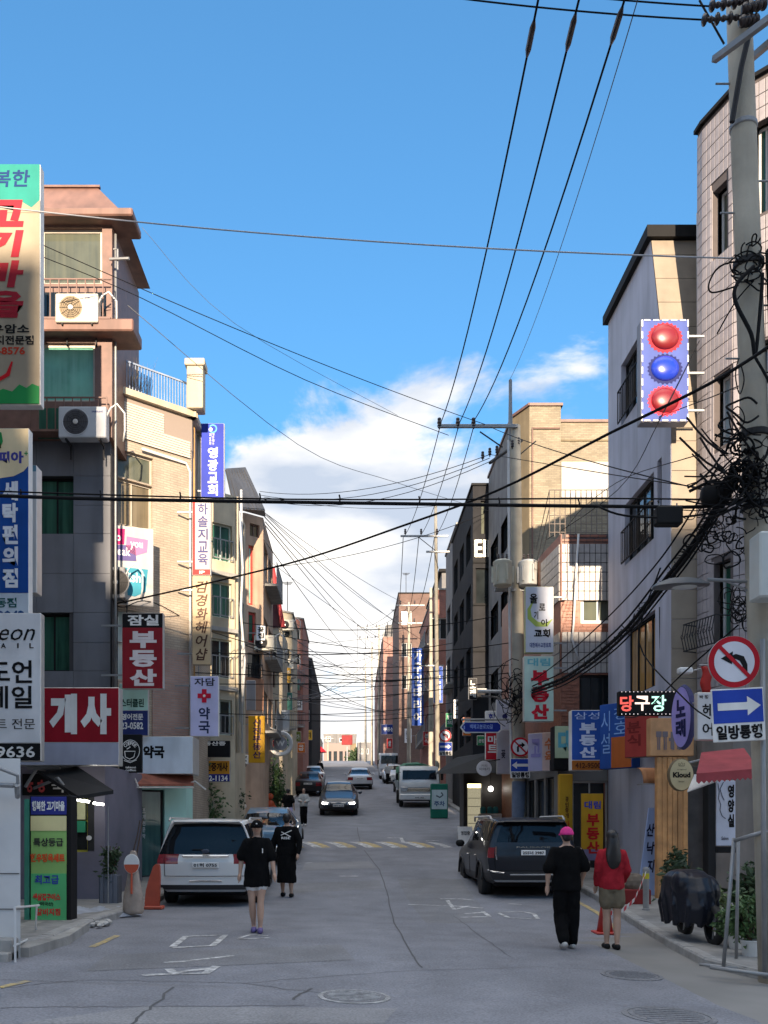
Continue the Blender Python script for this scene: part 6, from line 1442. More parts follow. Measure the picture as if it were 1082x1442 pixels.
for k, (pts, r) in enumerate((([(1075, 365, 10.4), (1020, 372, 10.4), (1000, 395, 10.4), (1003, 412, 10.4), (1040, 402, 10.4)], .010), ([(1062, 375, 10.3), (1038, 400, 10.3), (1036, 425, 10.3), (1058, 470, 10.3), (1064, 500, 10.35), (1072, 420, 10.35), (1074, 385, 10.35)], .022), ([(1010, 470, 10.6), (1036, 425, 10.5), (1062, 395, 10.4)], .008), ([(1040, 505, 10.4), (1036, 530, 10.4), (1042, 555, 10.4), (1048, 535, 10.4), (1044, 515, 10.4)], .007), ([(1062, 500, 10.3), (1090, 560, 10.3), (1080, 640, 10.3), (1050, 660, 10.3)], .016))):
    cable(pts, r, ('slack thin loop', 'thick hanging loop', 'short diagonal lead', 'small hanging coil', 'heavy curved lead')[k]+' of cable on the near pole', 0)
cl = thing('splice_closure', 'fat black cable splice drum hanging by the near pole', 'cable box', W(1008, 697, 10.5))
MB().lathe([(.06, -.16), (.11, -.13), (.12, 0), (.11, .13), (.06, .16)], ax='X', n=16).build('drum', BLACK, cl, smooth=True); MB().tube([(-.3, 0, .04), (-.1, -.05, .13), (.1, -.06, .12), (.32, 0, .02)], .018, 6).build('lead', CAB, cl)
jb = thing('junction_box', 'black box hanging from the horizontal cable before the lilac grey house', 'cable box', W(941, 727, 10.55))
MB().cbox(-.15, .15, -.08, .08, -.11, .10, .02).build('case', BLACK, jb)
for x in (-.1, .1): MB().cyl((x, 0, .09), (x, 0, .15), .008).build('hanger', STEEL, jb)
# ================================================================== vehicles
def crom(P, t):
    n = len(P)-1; i = min(int(t), n-1); f = t-i
    p1, p2 = P[i], P[i+1]; p0 = P[i-1] if i > 0 else p1; p3 = P[i+2] if i+2 <= n else p2
    return tuple(.5*((2*b)+(c-a)*f+(2*a-5*b+4*c-d)*f*f+(3*b-a-3*c+d)*f**3) for a, b, c, d in zip(p0, p1, p2, p3))
def lerpv(P, t):
    n = len(P)-1; i = min(int(t), n-1); f = t-i
    return tuple(a+(b-a)*f for a, b in zip(P[i], P[i+1]))
def make_car(name, label, loc, rz, spec, paint, detail=True):
    """spec['st']: stations rear to front, each (y, zbot, w_sill, z_sill, w_mid, z_mid, w_belt, z_belt, w_roof, z_roofedge, z_roof)
    surface = spline grid; ring parameter 0..6: under, sill, flank, belt, roof edge, roof shoulder, centre"""
    o = thing(name, label, spec.get('cat', 'car'), loc, rz, spec.get('group')); St = spec['st']; nS = len(St); KS = 5; KR = 4
    def ring(s):
        y, zb, ws, zs, wm, zm, wb, zt, wr, zr, zc = crom(St, s)
        return [(ws*.86, y, zb), (ws, y, zs), (wm, y, zm), (wb, y, zt), (wr, y, zr), (wr*.80, y, zr+(zc-zr)*.72), (0.0, y, zc)]
    tail, nose = spec.get('tail', [0]*7), spec.get('nose', [0]*7)
    def pt(s, r):
        R = ring(s); x, y, z = crom(R, r)
        f0 = max(0, 1-s/spec.get('tspan', 1.0)); f1 = max(0, 1-(nS-1-s)/spec.get('nspan', 1.0))
        y += lerpv([(a,) for a in tail], r)[0]*f0*f0 + lerpv([(a,) for a in nose], r)[0]*f1*f1
        return Vector((max(0, x), y, z))
    parts = {}
    def put(cat, q):
        parts.setdefault(cat, MB()).quad(*q)
    wheels = spec['wheels']; wr_ = spec['wr']; arch = wr_*1.14
    ss = [i/KS for i in range((nS-1)*KS+1)]; rr = [i/KR for i in range(6*KR+1)]
    for i in range(len(ss)-1):
        for j in range(len(rr)-1):
            q = [pt(ss[i], rr[j]), pt(ss[i+1], rr[j]), pt(ss[i+1], rr[j+1]), pt(ss[i], rr[j+1])]
            sm, rm = (ss[i]+ss[i+1])/2, (rr[j]+rr[j+1])/2; c = (q[0]+q[2])/2
            if any((c.y-wy)**2+(c.z-wr_)**2 < arch**2 and c.x > .45*spec['hw'] for wy in wheels): continue
            cat = spec['zone'](sm, rm, c)
            sd = cat in ('side_window', 'tail_light', 'headlight', 'lit_headlight', 'chrome')
            put(cat+('|R' if sd else ''), q); put(cat+('|L' if sd else ''), [Vector((-p.x, p.y, p.z)) for p in reversed(q)])
    # end caps
    NC = 14
    for s, capz, flip in ((0, spec['rear'], True), (nS-1, spec['front'], False)):
        for j in range(len(rr)-1):
            for k in range(NC):
                def cp(r, t):
                    p = pt(s, r); x = p.x*t; b = spec.get('bulge', .06)*(1-t*t)*min(1, p.x/ (spec['hw']*.9)); return Vector((x, p.y+(-b if s == 0 else b), p.z))
                t0, t1 = -1+2*k/NC, -1+2*(k+1)/NC
                q = [cp(rr[j], t0), cp(rr[j], t1), cp(rr[j+1], t1), cp(rr[j+1], t0)]
                if not flip: q = q[::-1]
                cz = capz((rr[j]+rr[j+1])/2, (t0+t1)/2)
                if cz in ('tail_light', 'headlight', 'lit_headlight'): cz += '|R' if t0+t1 > 0 else '|L'
                put(cz, q)
    mats = dict(body=paint, side_window=G_CAR, windscreen=G_CAR, rear_window=G_CAR, tail_light=TAILR, trim=TRIMB, bumper=spec.get('bumper', TRIMB), headlight=HEADL, grille=GRIL, roof_rail=ALU, lower=spec.get('lower', paint), chrome=CHROME, lit_headlight=HEADON)
    for cat, mb in parts.items():
        cat = cat.split('|')[0]
        me = mb.mesh(cat); bm = bmesh.new(); bm.from_mesh(me); bmesh.ops.remove_doubles(bm, verts=bm.verts[:], dist=.0008); bm.to_mesh(me); bm.free()
        me.materials.append(mats[cat]); ob = link(cat, me, o); auto_smooth(ob, 48)
    # underbody
    hw = spec['hw']; y0, y1 = St[0][0], St[-1][0]
    MB().cbox(-hw*.80, hw*.80, y0+.15, y1-.15, St[2][1]-.02, St[2][1]+.45, .05).build('underbody', BLACK, o)
    for wy in wheels:
        for s_ in (-1, 1):
            x = s_*(hw-.13); t_ = MB().lathe([(wr_*.62, -.10), (wr_*.93, -.105), (wr_, -.07), (wr_, .07), (wr_*.93, .105), (wr_*.62, .10)], ax='X', n=26); w = t_.build('wheel', RUBBER, o, smooth=True); w.location = (x, wy, wr_)
            rim = MB(); rim.lathe([(wr_*.63, s_*.02), (wr_*.64, s_*.095), (wr_*.58, s_*.10), (wr_*.54, s_*.06)], ax='X', n=26)
            for a in range(5):
                an = a*2*pi/5; d = Vector((0, cos(an), sin(an))); e_ = Vector((0, -sin(an), cos(an)))
                rim.obox((0, 0, 0), Vector((1, 0, 0)), e_, d, sorted((s_*.045, s_*.085)), (-.035, .035), (0, wr_*.6))
            rim.build('rim', RIMM, w)
            ar = MB(); ar.tube([(s_*(hw-.005)*1.0, wy+arch*cos(t*pi/12), wr_+arch*sin(t*pi/12)) for t in range(0, 13)], .028, 6); ar.build('wheel_arch', spec.get('archm', TRIMB), o, smooth=True)
    def plate(y, z, txt, w=.52, h=.11, back=True):
        p = MB(); p.cbox(-w/2, w/2, -.012, .012, -h/2, h/2, .008); ob = p.build('number_plate', S_WHITE, o); ob.location = (0, y, z); ob.rotation_euler = (0, 0, 0 if back else pi)
        q = MB(); text_mb(q, txt, -w*.44, w*.44, -h*.34, h*.34, -.016, .03); q.build('lettering', S_BLACK, ob)
    if spec.get('plate'): plate(*spec['plate'])
    return o
G_CAR = Mglass('car_glass', (.006, .007, .009)); G_CAR.node_tree.nodes['Principled BSDF'].inputs['Specular IOR Level'].default_value = .3; TAILR = M('tail_lamp_red', (.20, .012, .018), .12, .1, coat=.7); TRIMB = M('dark_trim', (.02, .02, .022), .5); HEADL = M('headlamp_glass', (.45, .46, .47), .1, .1, coat=.6)
HEADON = M('headlamp_on', (1, 1, .95), .3, 0, emit=2.5, ecol=(1, .97, .88)); GRIL = M('grille_black', (.012, .012, .013), .35); CHROME = M('chrome', (.6, .6, .6), .15, .05, metal=1.0); RIMM = M('alloy_rim', (.42, .43, .44), .3, .1, metal=.8)
PW = Mpaint('pearl_white_paint', (.66, .66, .645)); PB = Mpaint('black_blue_paint', (.005, .0075, .014), .35, 0, .12); PN = Mpaint('navy_paint', (.012, .018, .034), .3, 0, .4); PS = Mpaint('silver_white_paint', (.58, .59, .60)); PBL = Mpaint('mid_blue_paint', (.10, .20, .30)); PK = Mpaint('black_paint', (.006, .006, .007), .35, 0, .15)
# --- minivan (rear view)
L_ = 5.11
van_st = [(0.00, .30, .88, .44, .955, .85, .925, 1.04, .70, 1.57, 1.65), (.30, .27, .93, .40, .990, .85, .955, 1.06, .77, 1.64, 1.735), (1.2, .24, .95, .36, .992, .82, .965, 1.05, .83, 1.67, 1.755), (2.5, .24, .95, .36, .992, .80, .965, 1.02, .83, 1.66, 1.75), (3.4, .24, .95, .36, .992, .80, .955, .99, .78, 1.55, 1.63), (4.05, .24, .94, .36, .985, .78, .93, .97, .80, 1.02, 1.10), (4.7, .26, .90, .38, .95, .74, .88, .90, .74, .93, .97), (5.05, .30, .80, .40, .84, .66, .78, .78, .6, .80, .82)]
def zone_van(s, r, c):
    if 3.25 < r < 4.0 and .55 < s < 3.9 and not (abs(c.y-1.75) < .05 or abs(c.y-2.95) < .05): return 'side_window'
    if r > 4.3 and 4.05 < s < 4.95: return 'windscreen'
    if r < 1.15: return 'trim'
    if s < .45 and 2.0 < r < 2.85: return 'tail_light'
    if s > 6.2 and 2.3 < r < 3.2: return 'headlight'
    return 'body'
def rear_van(r, t):
    if 3.1 < r < 5.3 and abs(t) < .93: return 'rear_window'
    if 2.10 < r < 2.9 and abs(t) > .60: return 'tail_light'
    if .55 < r < 1.05: return 'trim'
    if r <= .55: return 'bumper'
    return 'body'
spec_van = dict(st=van_st, hw=.99, wheels=(.98, 4.04), wr=.345, zone=zone_van, rear=rear_van, front=lambda r, t: 'grille' if r < 2.2 and abs(t) < .6 else 'body', tail=[-.02, -.05, -.04, 0.0, .16, .20, .24], bulge=.05, cat='minivan', plate=(-.115, .83, '01허 0755'), bumper=M('silver_skid', (.3, .3, .3), .5), tspan=.55)
mv = make_car('minivan', 'white minivan parked on the left with its tailgate towards us', GP(-2.86, 18.2), radians(0.5), spec_van, PW)
for (nm, b_, mt) in (('tailgate_strip', (-.46, .46, -.125, -.085, .985, 1.02), CHROME), ('spoiler', (-.66, .66, .02, .34, 1.665, 1.70), PW), ('wiper', (-.28, .02, -.055, -.03, 1.125, 1.14), BLACK)): MB().cbox(*b_, .012).build(nm, mt, mv)
q = MB(); q.ell((0, -.12, 1.10), .075, .012, .045); q.build('emblem', M('emblem_blue', (.05, .06, .09), .2), mv)
MB().cbox(-.32, .32, -.12, -.09, .50, .53, .01).build('reflector_strip', CHROME, mv)
for s_ in (-1, 1):
    MB().tube([(s_*.80, .4, 1.70), (s_*.81, .55, 1.76), (s_*.81, 3.0, 1.77), (s_*.79, 3.2, 1.70)], .02, 6).build('roof_rail', ALU, mv); q = MB(); q.ell((s_*1.10, 3.55, 1.05), .10, .10, .09); q.build('mirror', PW, mv)
# --- large SUV (rear view, seen from its left rear)
suv_st = [(0.00, .36, .90, .50, .955, .88, .92, 1.10, .74, 1.56, 1.63), (.30, .32, .93, .46, .985, .88, .945, 1.12, .78, 1.64, 1.72), (1.2, .28, .95, .42, .988, .86, .955, 1.10, .81, 1.68, 1.755), (2.5, .28, .95, .42, .988, .84, .955, 1.08, .80, 1.67, 1.75), (3.15, .28, .95, .42, .988, .84, .95, 1.07, .74, 1.50, 1.59), (3.75, .28, .94, .42, .98, .82, .93, 1.06, .84, 1.09, 1.14), (4.6, .30, .90, .44, .95, .80, .89, .99, .78, 1.03, 1.06), (4.93, .36, .82, .46, .86, .72, .80, .88, .66, .91, .93)]
def zone_suv(s, r, c):
    if 3.25 < r < 4.0 and .55 < s < 3.75 and not (abs(c.y-1.35) < .06 or abs(c.y-2.45) < .06): return 'side_window'
    if r > 4.3 and 3.2 < s < 4.7: return 'windscreen'
    if r < 1.2: return 'trim'
    if s < .30 and 1.9 < r < 3.1: return 'tail_light'
    if 3.95 < r < 4.3 and .6 < s < 3.4: return 'chrome'
    return 'body'
def rear_suv(r, t):
    if 3.2 < r < 5.0 and abs(t) < .90: return 'rear_window'
    if 1.9 < r < 3.1 and abs(t) > .80: return 'tail_light'
    if .5 < r < 1.15: return 'trim'
    if r <= .5: return 'bumper'
    return 'body'
spec_suv = dict(st=suv_st, hw=.985, wheels=(1.0, 3.9), wr=.375, zone=zone_suv, rear=rear_suv, front=lambda r, t: 'grille' if r < 2.4 and abs(t) < .7 else 'body', tail=[0.0, -.05, -.03, 0.02, .17, .21, .25], bulge=.05, cat='SUV', plate=(-.11, .99, '255너 2987'), bumper=M('silver_skid', (.3, .3, .3), .5), tspan=.55)
sv = make_car('suv', 'black SUV parked on the right beside the corner shop', GP(3.86, 19.7), radians(1.0), spec_suv, PB)
for s_ in (-1, 1):
    MB().tube([(s_*.79, .4, 1.69), (s_*.80, .6, 1.77), (s_*.80, 2.8, 1.78), (s_*.77, 3.0, 1.68)], .022, 6).build('roof_rail', ALU, sv); q = MB(); q.ell((s_*1.10, 3.25, 1.14), .11, .09, .09); q.build('mirror', BLACK, sv)
    MB().tube([(s_*.78, -.045, 1.12), (s_*.79, -.06, .95), (s_*.77, -.06, .84)], .018, 6).build('lamp_strip', CHROME, sv); MB().tube([(s_*.95, .0, .62), (s_*.84, -.07, .58), (s_*.62, -.10, .56)], .02, 6).build('bumper_strip', CHROME, sv)
q = MB(); text_mb(q, 'PALISADE', -.36, .36, 1.09, 1.125, -.125, .02); q.build('lettering', CHROME, sv); MB().cbox(-.5, .5, -.13, -.09, .50, .54, .015).build('skid_strip', STEEL, sv); MB().cbox(-.6, .6, .02, .30, 1.635, 1.665, .012).build('spoiler', PB, sv)
# --- sedans
sed_st = [(0.00, .34, .80, .42, .86, .66, .82, .88, .70, .97, 1.00), (.40, .28, .87, .38, .90, .68, .87, .92, .74, 1.01, 1.06), (.95, .24, .89, .34, .905, .68, .88, .93, .66, 1.12, 1.20), (1.7, .22, .90, .32, .91, .66, .885, .92, .60, 1.38, 1.455), (2.5, .22, .90, .32, .91, .66, .885, .91, .60, 1.37, 1.445), (3.2, .22, .90, .32, .905, .64, .88, .89, .68, 1.05, 1.12), (3.75, .24, .88, .34, .895, .62, .85, .84, .72, .90, .95), (4.3, .27, .82, .36, .85, .58, .79, .74, .64, .78, .82), (4.55, .33, .68, .38, .72, .52, .66, .64, .5, .67, .69)]
def zone_sed(s, r, c):
    if 3.2 < r < 4.0 and 1.9 < s < 4.9 and not abs(c.y-2.1) < .05: return 'side_window'
    if r > 4.25 and 1.15 < s < 2.7: return 'rear_window'
    if r > 4.25 and 4.15 < s < 5.15: return 'windscreen'
    if r < 1.1: return 'trim'
    if s < .35 and 2.1 < r < 3.0: return 'tail_light'
    if s > 7.3 and 2.1 < r < 3.1: return 'headlight'
    return 'body'
def sed_spec(**k):
    d = dict(st=sed_st, hw=.905, wheels=(.92, 3.62), wr=.325, zone=zone_sed, rear=lambda r, t: 'tail_light' if 2.1 < r < 2.9 and abs(t) > .55 else ('trim' if r < .9 else 'body'), front=lambda r, t: 'grille' if r < 2.0 and abs(t) < .75 else ('lit_headlight' if abs(t) > .72 and 2.2 < r < 2.9 and k.get('lit') else ('headlight' if abs(t) > .62 and 2.0 < r < 3.1 else 'body')), tail=[0, -.03, -.03, 0, .03, .05, .06], nose=[0, .04, .05, .02, -.02, -.04, -.05], bulge=.10, cat='car')
    d.update(k); return d
def slope_rot(o, y): o.rotation_euler = (0, 0, o.rotation_euler[2])
def onroad(o, sgn=1, L=4.5):
    x, y = o.location.x, o.location.y; s_ = math.atan((gz(x, y+2.2)-gz(x, y-2.2))/4.4)
    o.rotation_mode = 'XYZ'; o.rotation_euler = (s_*sgn, 0, o.rotation_euler[2]); return o
nv = onroad(make_car('sedan', 'dark navy sedan driving towards us with its headlights on', GP(X_(477, 42.5), 46.8), pi, sed_spec(lit=True, zone=lambda s, r, c: 'lit_headlight' if s > 7.6 and 2.3 < r < 2.9 else zone_sed(s, r, c), plate=(4.72, .50, '58마 8123', .5, .11, False)), PN), -1)
for s_ in (-1, 1): q = MB(); q.ell((s_*1.0, 2.95, 1.0), .10, .07, .07); q.build('mirror', PN, nv)
MB().cbox(-.35, .35, 4.60, 4.66, .60, .63, .01).build('chrome_bar', CHROME, nv)
ws = onroad(make_car('sedan', 'white sedan driving away up the hill', GP(X_(507, 65), 65), 0, sed_spec(plate=(-.14, .80, '34가 5521')), PS))
for s_ in (-1, 1): q = MB(); q.ell((s_*1.0, 2.95, 1.0), .10, .07, .07); q.build('mirror', PS, ws)
bc = onroad(make_car('sedan', 'black car parked far up on the left side', GP(X_(434, 57), 57), 0, sed_spec(plate=(-.14, .80, '12나 3344')), PK))
bl = onroad(make_car('sedan', 'blue car parked just ahead of the white minivan', GP(-2.45, 25.6), 0, sed_spec(), PBL))
sc_ = onroad(make_car('sedan', 'silver car parked at the left kerb near the crest', GP(-3.0, 70), 0, sed_spec(), PS))
sl_ = onroad(make_car('sedan', 'silver hatchback parked before the white van on the right', GP(X_(556, 74), 78.0), pi, sed_spec(), PS), -1)
# --- boxy vehicles: truck and van, seen from the front
def box_van(name, label, loc, w, h, zlo, spec_txt, paint, cargo=None, cat='truck', sgn=-1):
    o = thing(name, label, cat, loc, 0); hw = w/2
    # cab section rings from front (y=0) to back, vertical windscreen band
    prof = [(0.02, zlo), (-.02, zlo+.25), (-.03, zlo+.75), (.06, zlo+1.0), (.28, h-.16), (.40, h), (1.5, h), (1.55, zlo)]
    R_ = []
    for t in (-1, -.96, -.8, -.4, 0, .4, .8, .96, 1):
        k = .10*abs(t)**4; R_.append([(t*hw*(1 if i < 4 else .955), y+k*(1 if y < 1 else 0), z-(.03*abs(t)**6 if i in (5, 6) else 0)) for i, (y, z) in enumerate(prof)])
    mb = MB(); mb.rings(R_, True, True); auto_smooth(mb.build('cab', paint, o), 35)
    def quadp(t0, t1, a, b, off=.012, inset=0.0):
        (ya, za), (yb, zb) = a, b; mb = MB(); mb.quad((t0*hw, ya-off, za), (t1*hw, ya-off, za), (t1*hw*.97, yb-off, zb), (t0*hw*.97, yb-off, zb)); return mb
    quadp(-.86, .86, (.085, zlo+1.04), (.27, h-.20), .02).build('windscreen', G_CAR, o)
    quadp(-.62, .62, (-.045, zlo+.42), (-.045, zlo+.62)).build('grille', GRIL, o)
    for k in range(3): MB().cbox(-.6*hw, .6*hw, -.075, -.05, zlo+.44+k*.06, zlo+.455+k*.06, .004).build('grille_bar', CHROME, o)
    for s_ in (-1, 1):
        q = MB(); q.cbox(*sorted((s_*.64*hw, s_*.94*hw)), -.06, .06, zlo+.40, zlo+.66, .03); q.build('headlight', HEADL, o)
        q = MB(); q.cbox(*sorted((s_*(hw+.06), s_*(hw+.20))), .0, .08, zlo+1.0, zlo+1.36, .02); m_ = q.build('mirror', BLACK, o); MB().tube([(s_*hw*.95, .1, zlo+1.4), (s_*(hw+.12), .04, zlo+1.38)], .015, 5).build('mirror_arm', BLACK, m_)
        for wy in (.75, 3.6 if cargo else 2.9):
            w_ = MB().lathe([(.22, -.1), (.34, -.1), (.37, -.06), (.37, .06), (.34, .1), (.22, .1)], ax='X', n=22).build('wheel', RUBBER, o, smooth=True); w_.location = (s_*(hw-.12), wy, .37); MB().lathe([(.01, s_*.06), (.2, s_*.07), (.22, s_*.09)], ax='X', n=18).build('rim', RIMM, w_)
    MB().cbox(-hw, hw, -.10, .10, zlo-.02, zlo+.30, .05).build('bumper', paint, o); p_ = MB().cbox(-.26, .26, -.125, -.10, zlo+.06, zlo+.17, .006).build('number_plate', S_WHITE, o)
    q = MB(); text_mb(q, spec_txt, -.23, .23, zlo+.08, zlo+.15, -.13, .02); q.build('lettering', S_BLACK, p_); MB().cbox(-hw*.8, hw*.8, .3, 4.2, zlo-.1, zlo+.2, .03).build('chassis', BLACK, o)
    for t in (-.25, .3): MB().tube([(t*hw, .075, zlo+1.02), (t*hw+.28, .09, zlo+1.13)], .012, 4).build('wiper', BLACK, o)
    return o, hw
tk, hw = box_van('truck', 'white cargo truck with a green canvas cover parked on the right', GP(X_(590, 48), 47.6), 2.05, 2.12, .42, '87버 1452', Mpaint('truck_white', (.74, .74, .73)), True)
MB().cbox(-hw, hw, 1.65, 4.9, .85, 1.30, .02).build('cargo_bed', M('bed_blue_grey', (.25, .3, .32), .6), tk)
q = MB(); q.rings([[(-hw*.97, y, 1.3), (-hw*.97, y, 1.9+.04*sin(y*3)), (-hw*.6, y, 2.14+.05*sin(y*5)), (hw*.2, y, 2.20+.04*cos(y*4)), (hw*.97, y, 2.0+.04*sin(y*4)), (hw*.97, y, 1.3)] for y in (1.62, 2.0, 2.5, 3.0, 3.6, 4.2, 4.9)]); auto_smooth(q.build('canvas_cover', M('green_canvas', (.05, .17, .10), .8, .25, 4, .4, 8), tk), 60)
onroad(tk, 1)
wv_, hw = box_van('van', 'white van parked far up on the right behind the truck', GP(X_(549, 82), 82), 1.80, 2.3, .35, '71누 2040', Mpaint('van_white', (.58, .59, .60)), None, 'van')
MB().cbox(-hw*.97, hw*.97, 1.5, 4.4, .40, 2.28, .12).build('van_body', Mpaint('van_white', (.58, .59, .60)), wv_); onroad(wv_, 1)
# --- scooter further up
mo = thing('motorcycle', 'dark delivery motorcycle parked behind the truck', 'motorcycle', GP(X_(556, 62), 62))
for y in (-.6, .6):
    w_ = MB().lathe([(.2, -.05), (.27, -.05), (.29, 0), (.27, .05), (.2, .05)], ax='X', n=18).build('wheel', RUBBER, mo, smooth=True); w_.location = (0, y, .29)
q = MB(); q.tube([(0, -.6, .4), (0, -.3, .6), (0, .2, .55), (0, .55, .62)], [.1, .16, .14, .1], 8); q.build('body', PK, mo, smooth=True); MB().cbox(-.12, .12, -.1, .5, .72, .82, .04).build('seat', BLACK, mo); MB().tube([(-.35, -.45, 1.02), (0, -.5, .98), (.35, -.45, 1.02)], .02, 6).build('handlebar', STEEL, mo); MB().tube([(0, -.6, .35), (0, -.48, 1.0)], .03, 6).build('fork', STEEL, mo); MB().cbox(-.22, .22, .45, .85, .8, 1.2, .03).build('delivery_box', S_WHITE, mo); q = MB(); q.ell((0, -.58, .88), .09, .06, .09); q.build('headlight', HEADL, mo)

# panel gaps and door furniture on the two near cars
for o_, hw_, zb_, zr_, ys_ in ((mv, .992, 1.0, .55, (1.75, 2.95)), (sv, .988, 1.05, .60, (1.35, 2.45))):
    for pts in ([(-.80, -.075, .62), (-.82, -.065, .98)], [(.80, -.075, .62), (.82, -.065, .98)], [(-.80, -.095, .615), (0, -.125, .61), (.80, -.095, .615)]): MB().tube(pts, .006, 5).build('panel_gap', BLACK, o_)
    for s_ in (-1, 1):
        for y_ in ys_:
            MB().tube([(s_*hw_*.985, y_, .45), (s_*(hw_+.002), y_, .82), (s_*hw_*.975, y_, zb_)], .006, 5).build('panel_gap', BLACK, o_); MB().cbox(*sorted((s_*(hw_+.0), s_*(hw_+.03))), y_+.10, y_+.28, .88, .91, .008).build('door_handle', CHROME, o_)
    for x_ in (-.28, 0, .28): MB().cbox(x_-.05, x_+.05, -.10, -.085, .40, .44, .006).build('parking_sensor', BLACK, o_) if False else None
# ================================================================== people
from mathutils import noise as mnoise
def remesh(mb, name, vox, smooth=4, disp=None):
    """unite overlapping closed volumes into one continuous smooth surface"""
    me = mb.mesh(name); o = link('remesh_source', me)
    r = o.modifiers.new('r', 'REMESH'); r.mode = 'VOXEL'; r.voxel_size = vox; r.adaptivity = 0
    s = o.modifiers.new('s', 'SMOOTH'); s.factor = .5; s.iterations = smooth
    bpy.context.view_layer.update(); dg = bpy.context.evaluated_depsgraph_get()
    out_ = bpy.data.meshes.new_from_object(o.evaluated_get(dg)); out_.name = name
    bpy.data.objects.remove(o); bpy.data.meshes.remove(me)
    if disp:      # cloth folds
        nr_ = [v.normal.copy() for v in out_.vertices]
        for v, n_ in zip(out_.vertices, nr_):
            c = v.co; w_ = mnoise.noise(Vector((c.x*9+disp[1], c.y*9, c.z*5)))+.6*mnoise.noise(Vector((c.x*22, c.y*22+disp[1], c.z*9+(c.x+c.y)*14)))
            v.co += n_*(disp[0]*w_)
    for p in out_.polygons: p.use_smooth = True
    out_.materials.clear(); return out_
def ering(c, rx, ry, ax=(1, 0, 0), ay=(0, 1, 0), n=14):
    c = Vector(c); ax, ay = Vector(ax), Vector(ay); return [c+ax*(rx*cos(2*pi*i/n))+ay*(ry*sin(2*pi*i/n)) for i in range(n)]
def limb(mb, pts, rad, n=12):
    """tapered limb with extra rings and rounded ends"""
    pts = [Vector(p) for p in pts]; P, R = [], []
    for i in range(len(pts)-1):
        for k in range(4):
            t = k/4; P.append(pts[i].lerp(pts[i+1], t)); u = t*t*(3-2*t); R.append(rad[i]+(rad[i+1]-rad[i])*u)
    P.append(pts[-1]); R.append(rad[-1]); mb.tube(P, R, n)
    for p, r in ((pts[0], rad[0]), (pts[-1], rad[-1])): mb.ell(p, r*.98, r*.98, r*.98, 10, 6)
def torso(mb, rows_, n=18, xo=0.0, yo=0.0):
    mb.rings([ering((r[3] if len(r) > 3 else 0, r[4] if len(r) > 4 else 0, r[0]), r[1], r[2], n=n) for r in rows_])
SKIN = M('skin', (.50, .31, .22), .5, .08, 6); HAIRB = M('black_hair', (.012, .010, .010), .45, .2, 20)
CLOTH = {}
def cloth(name, col): return M(name, col, .95, .22, 7, .4, 14, spec=.12)
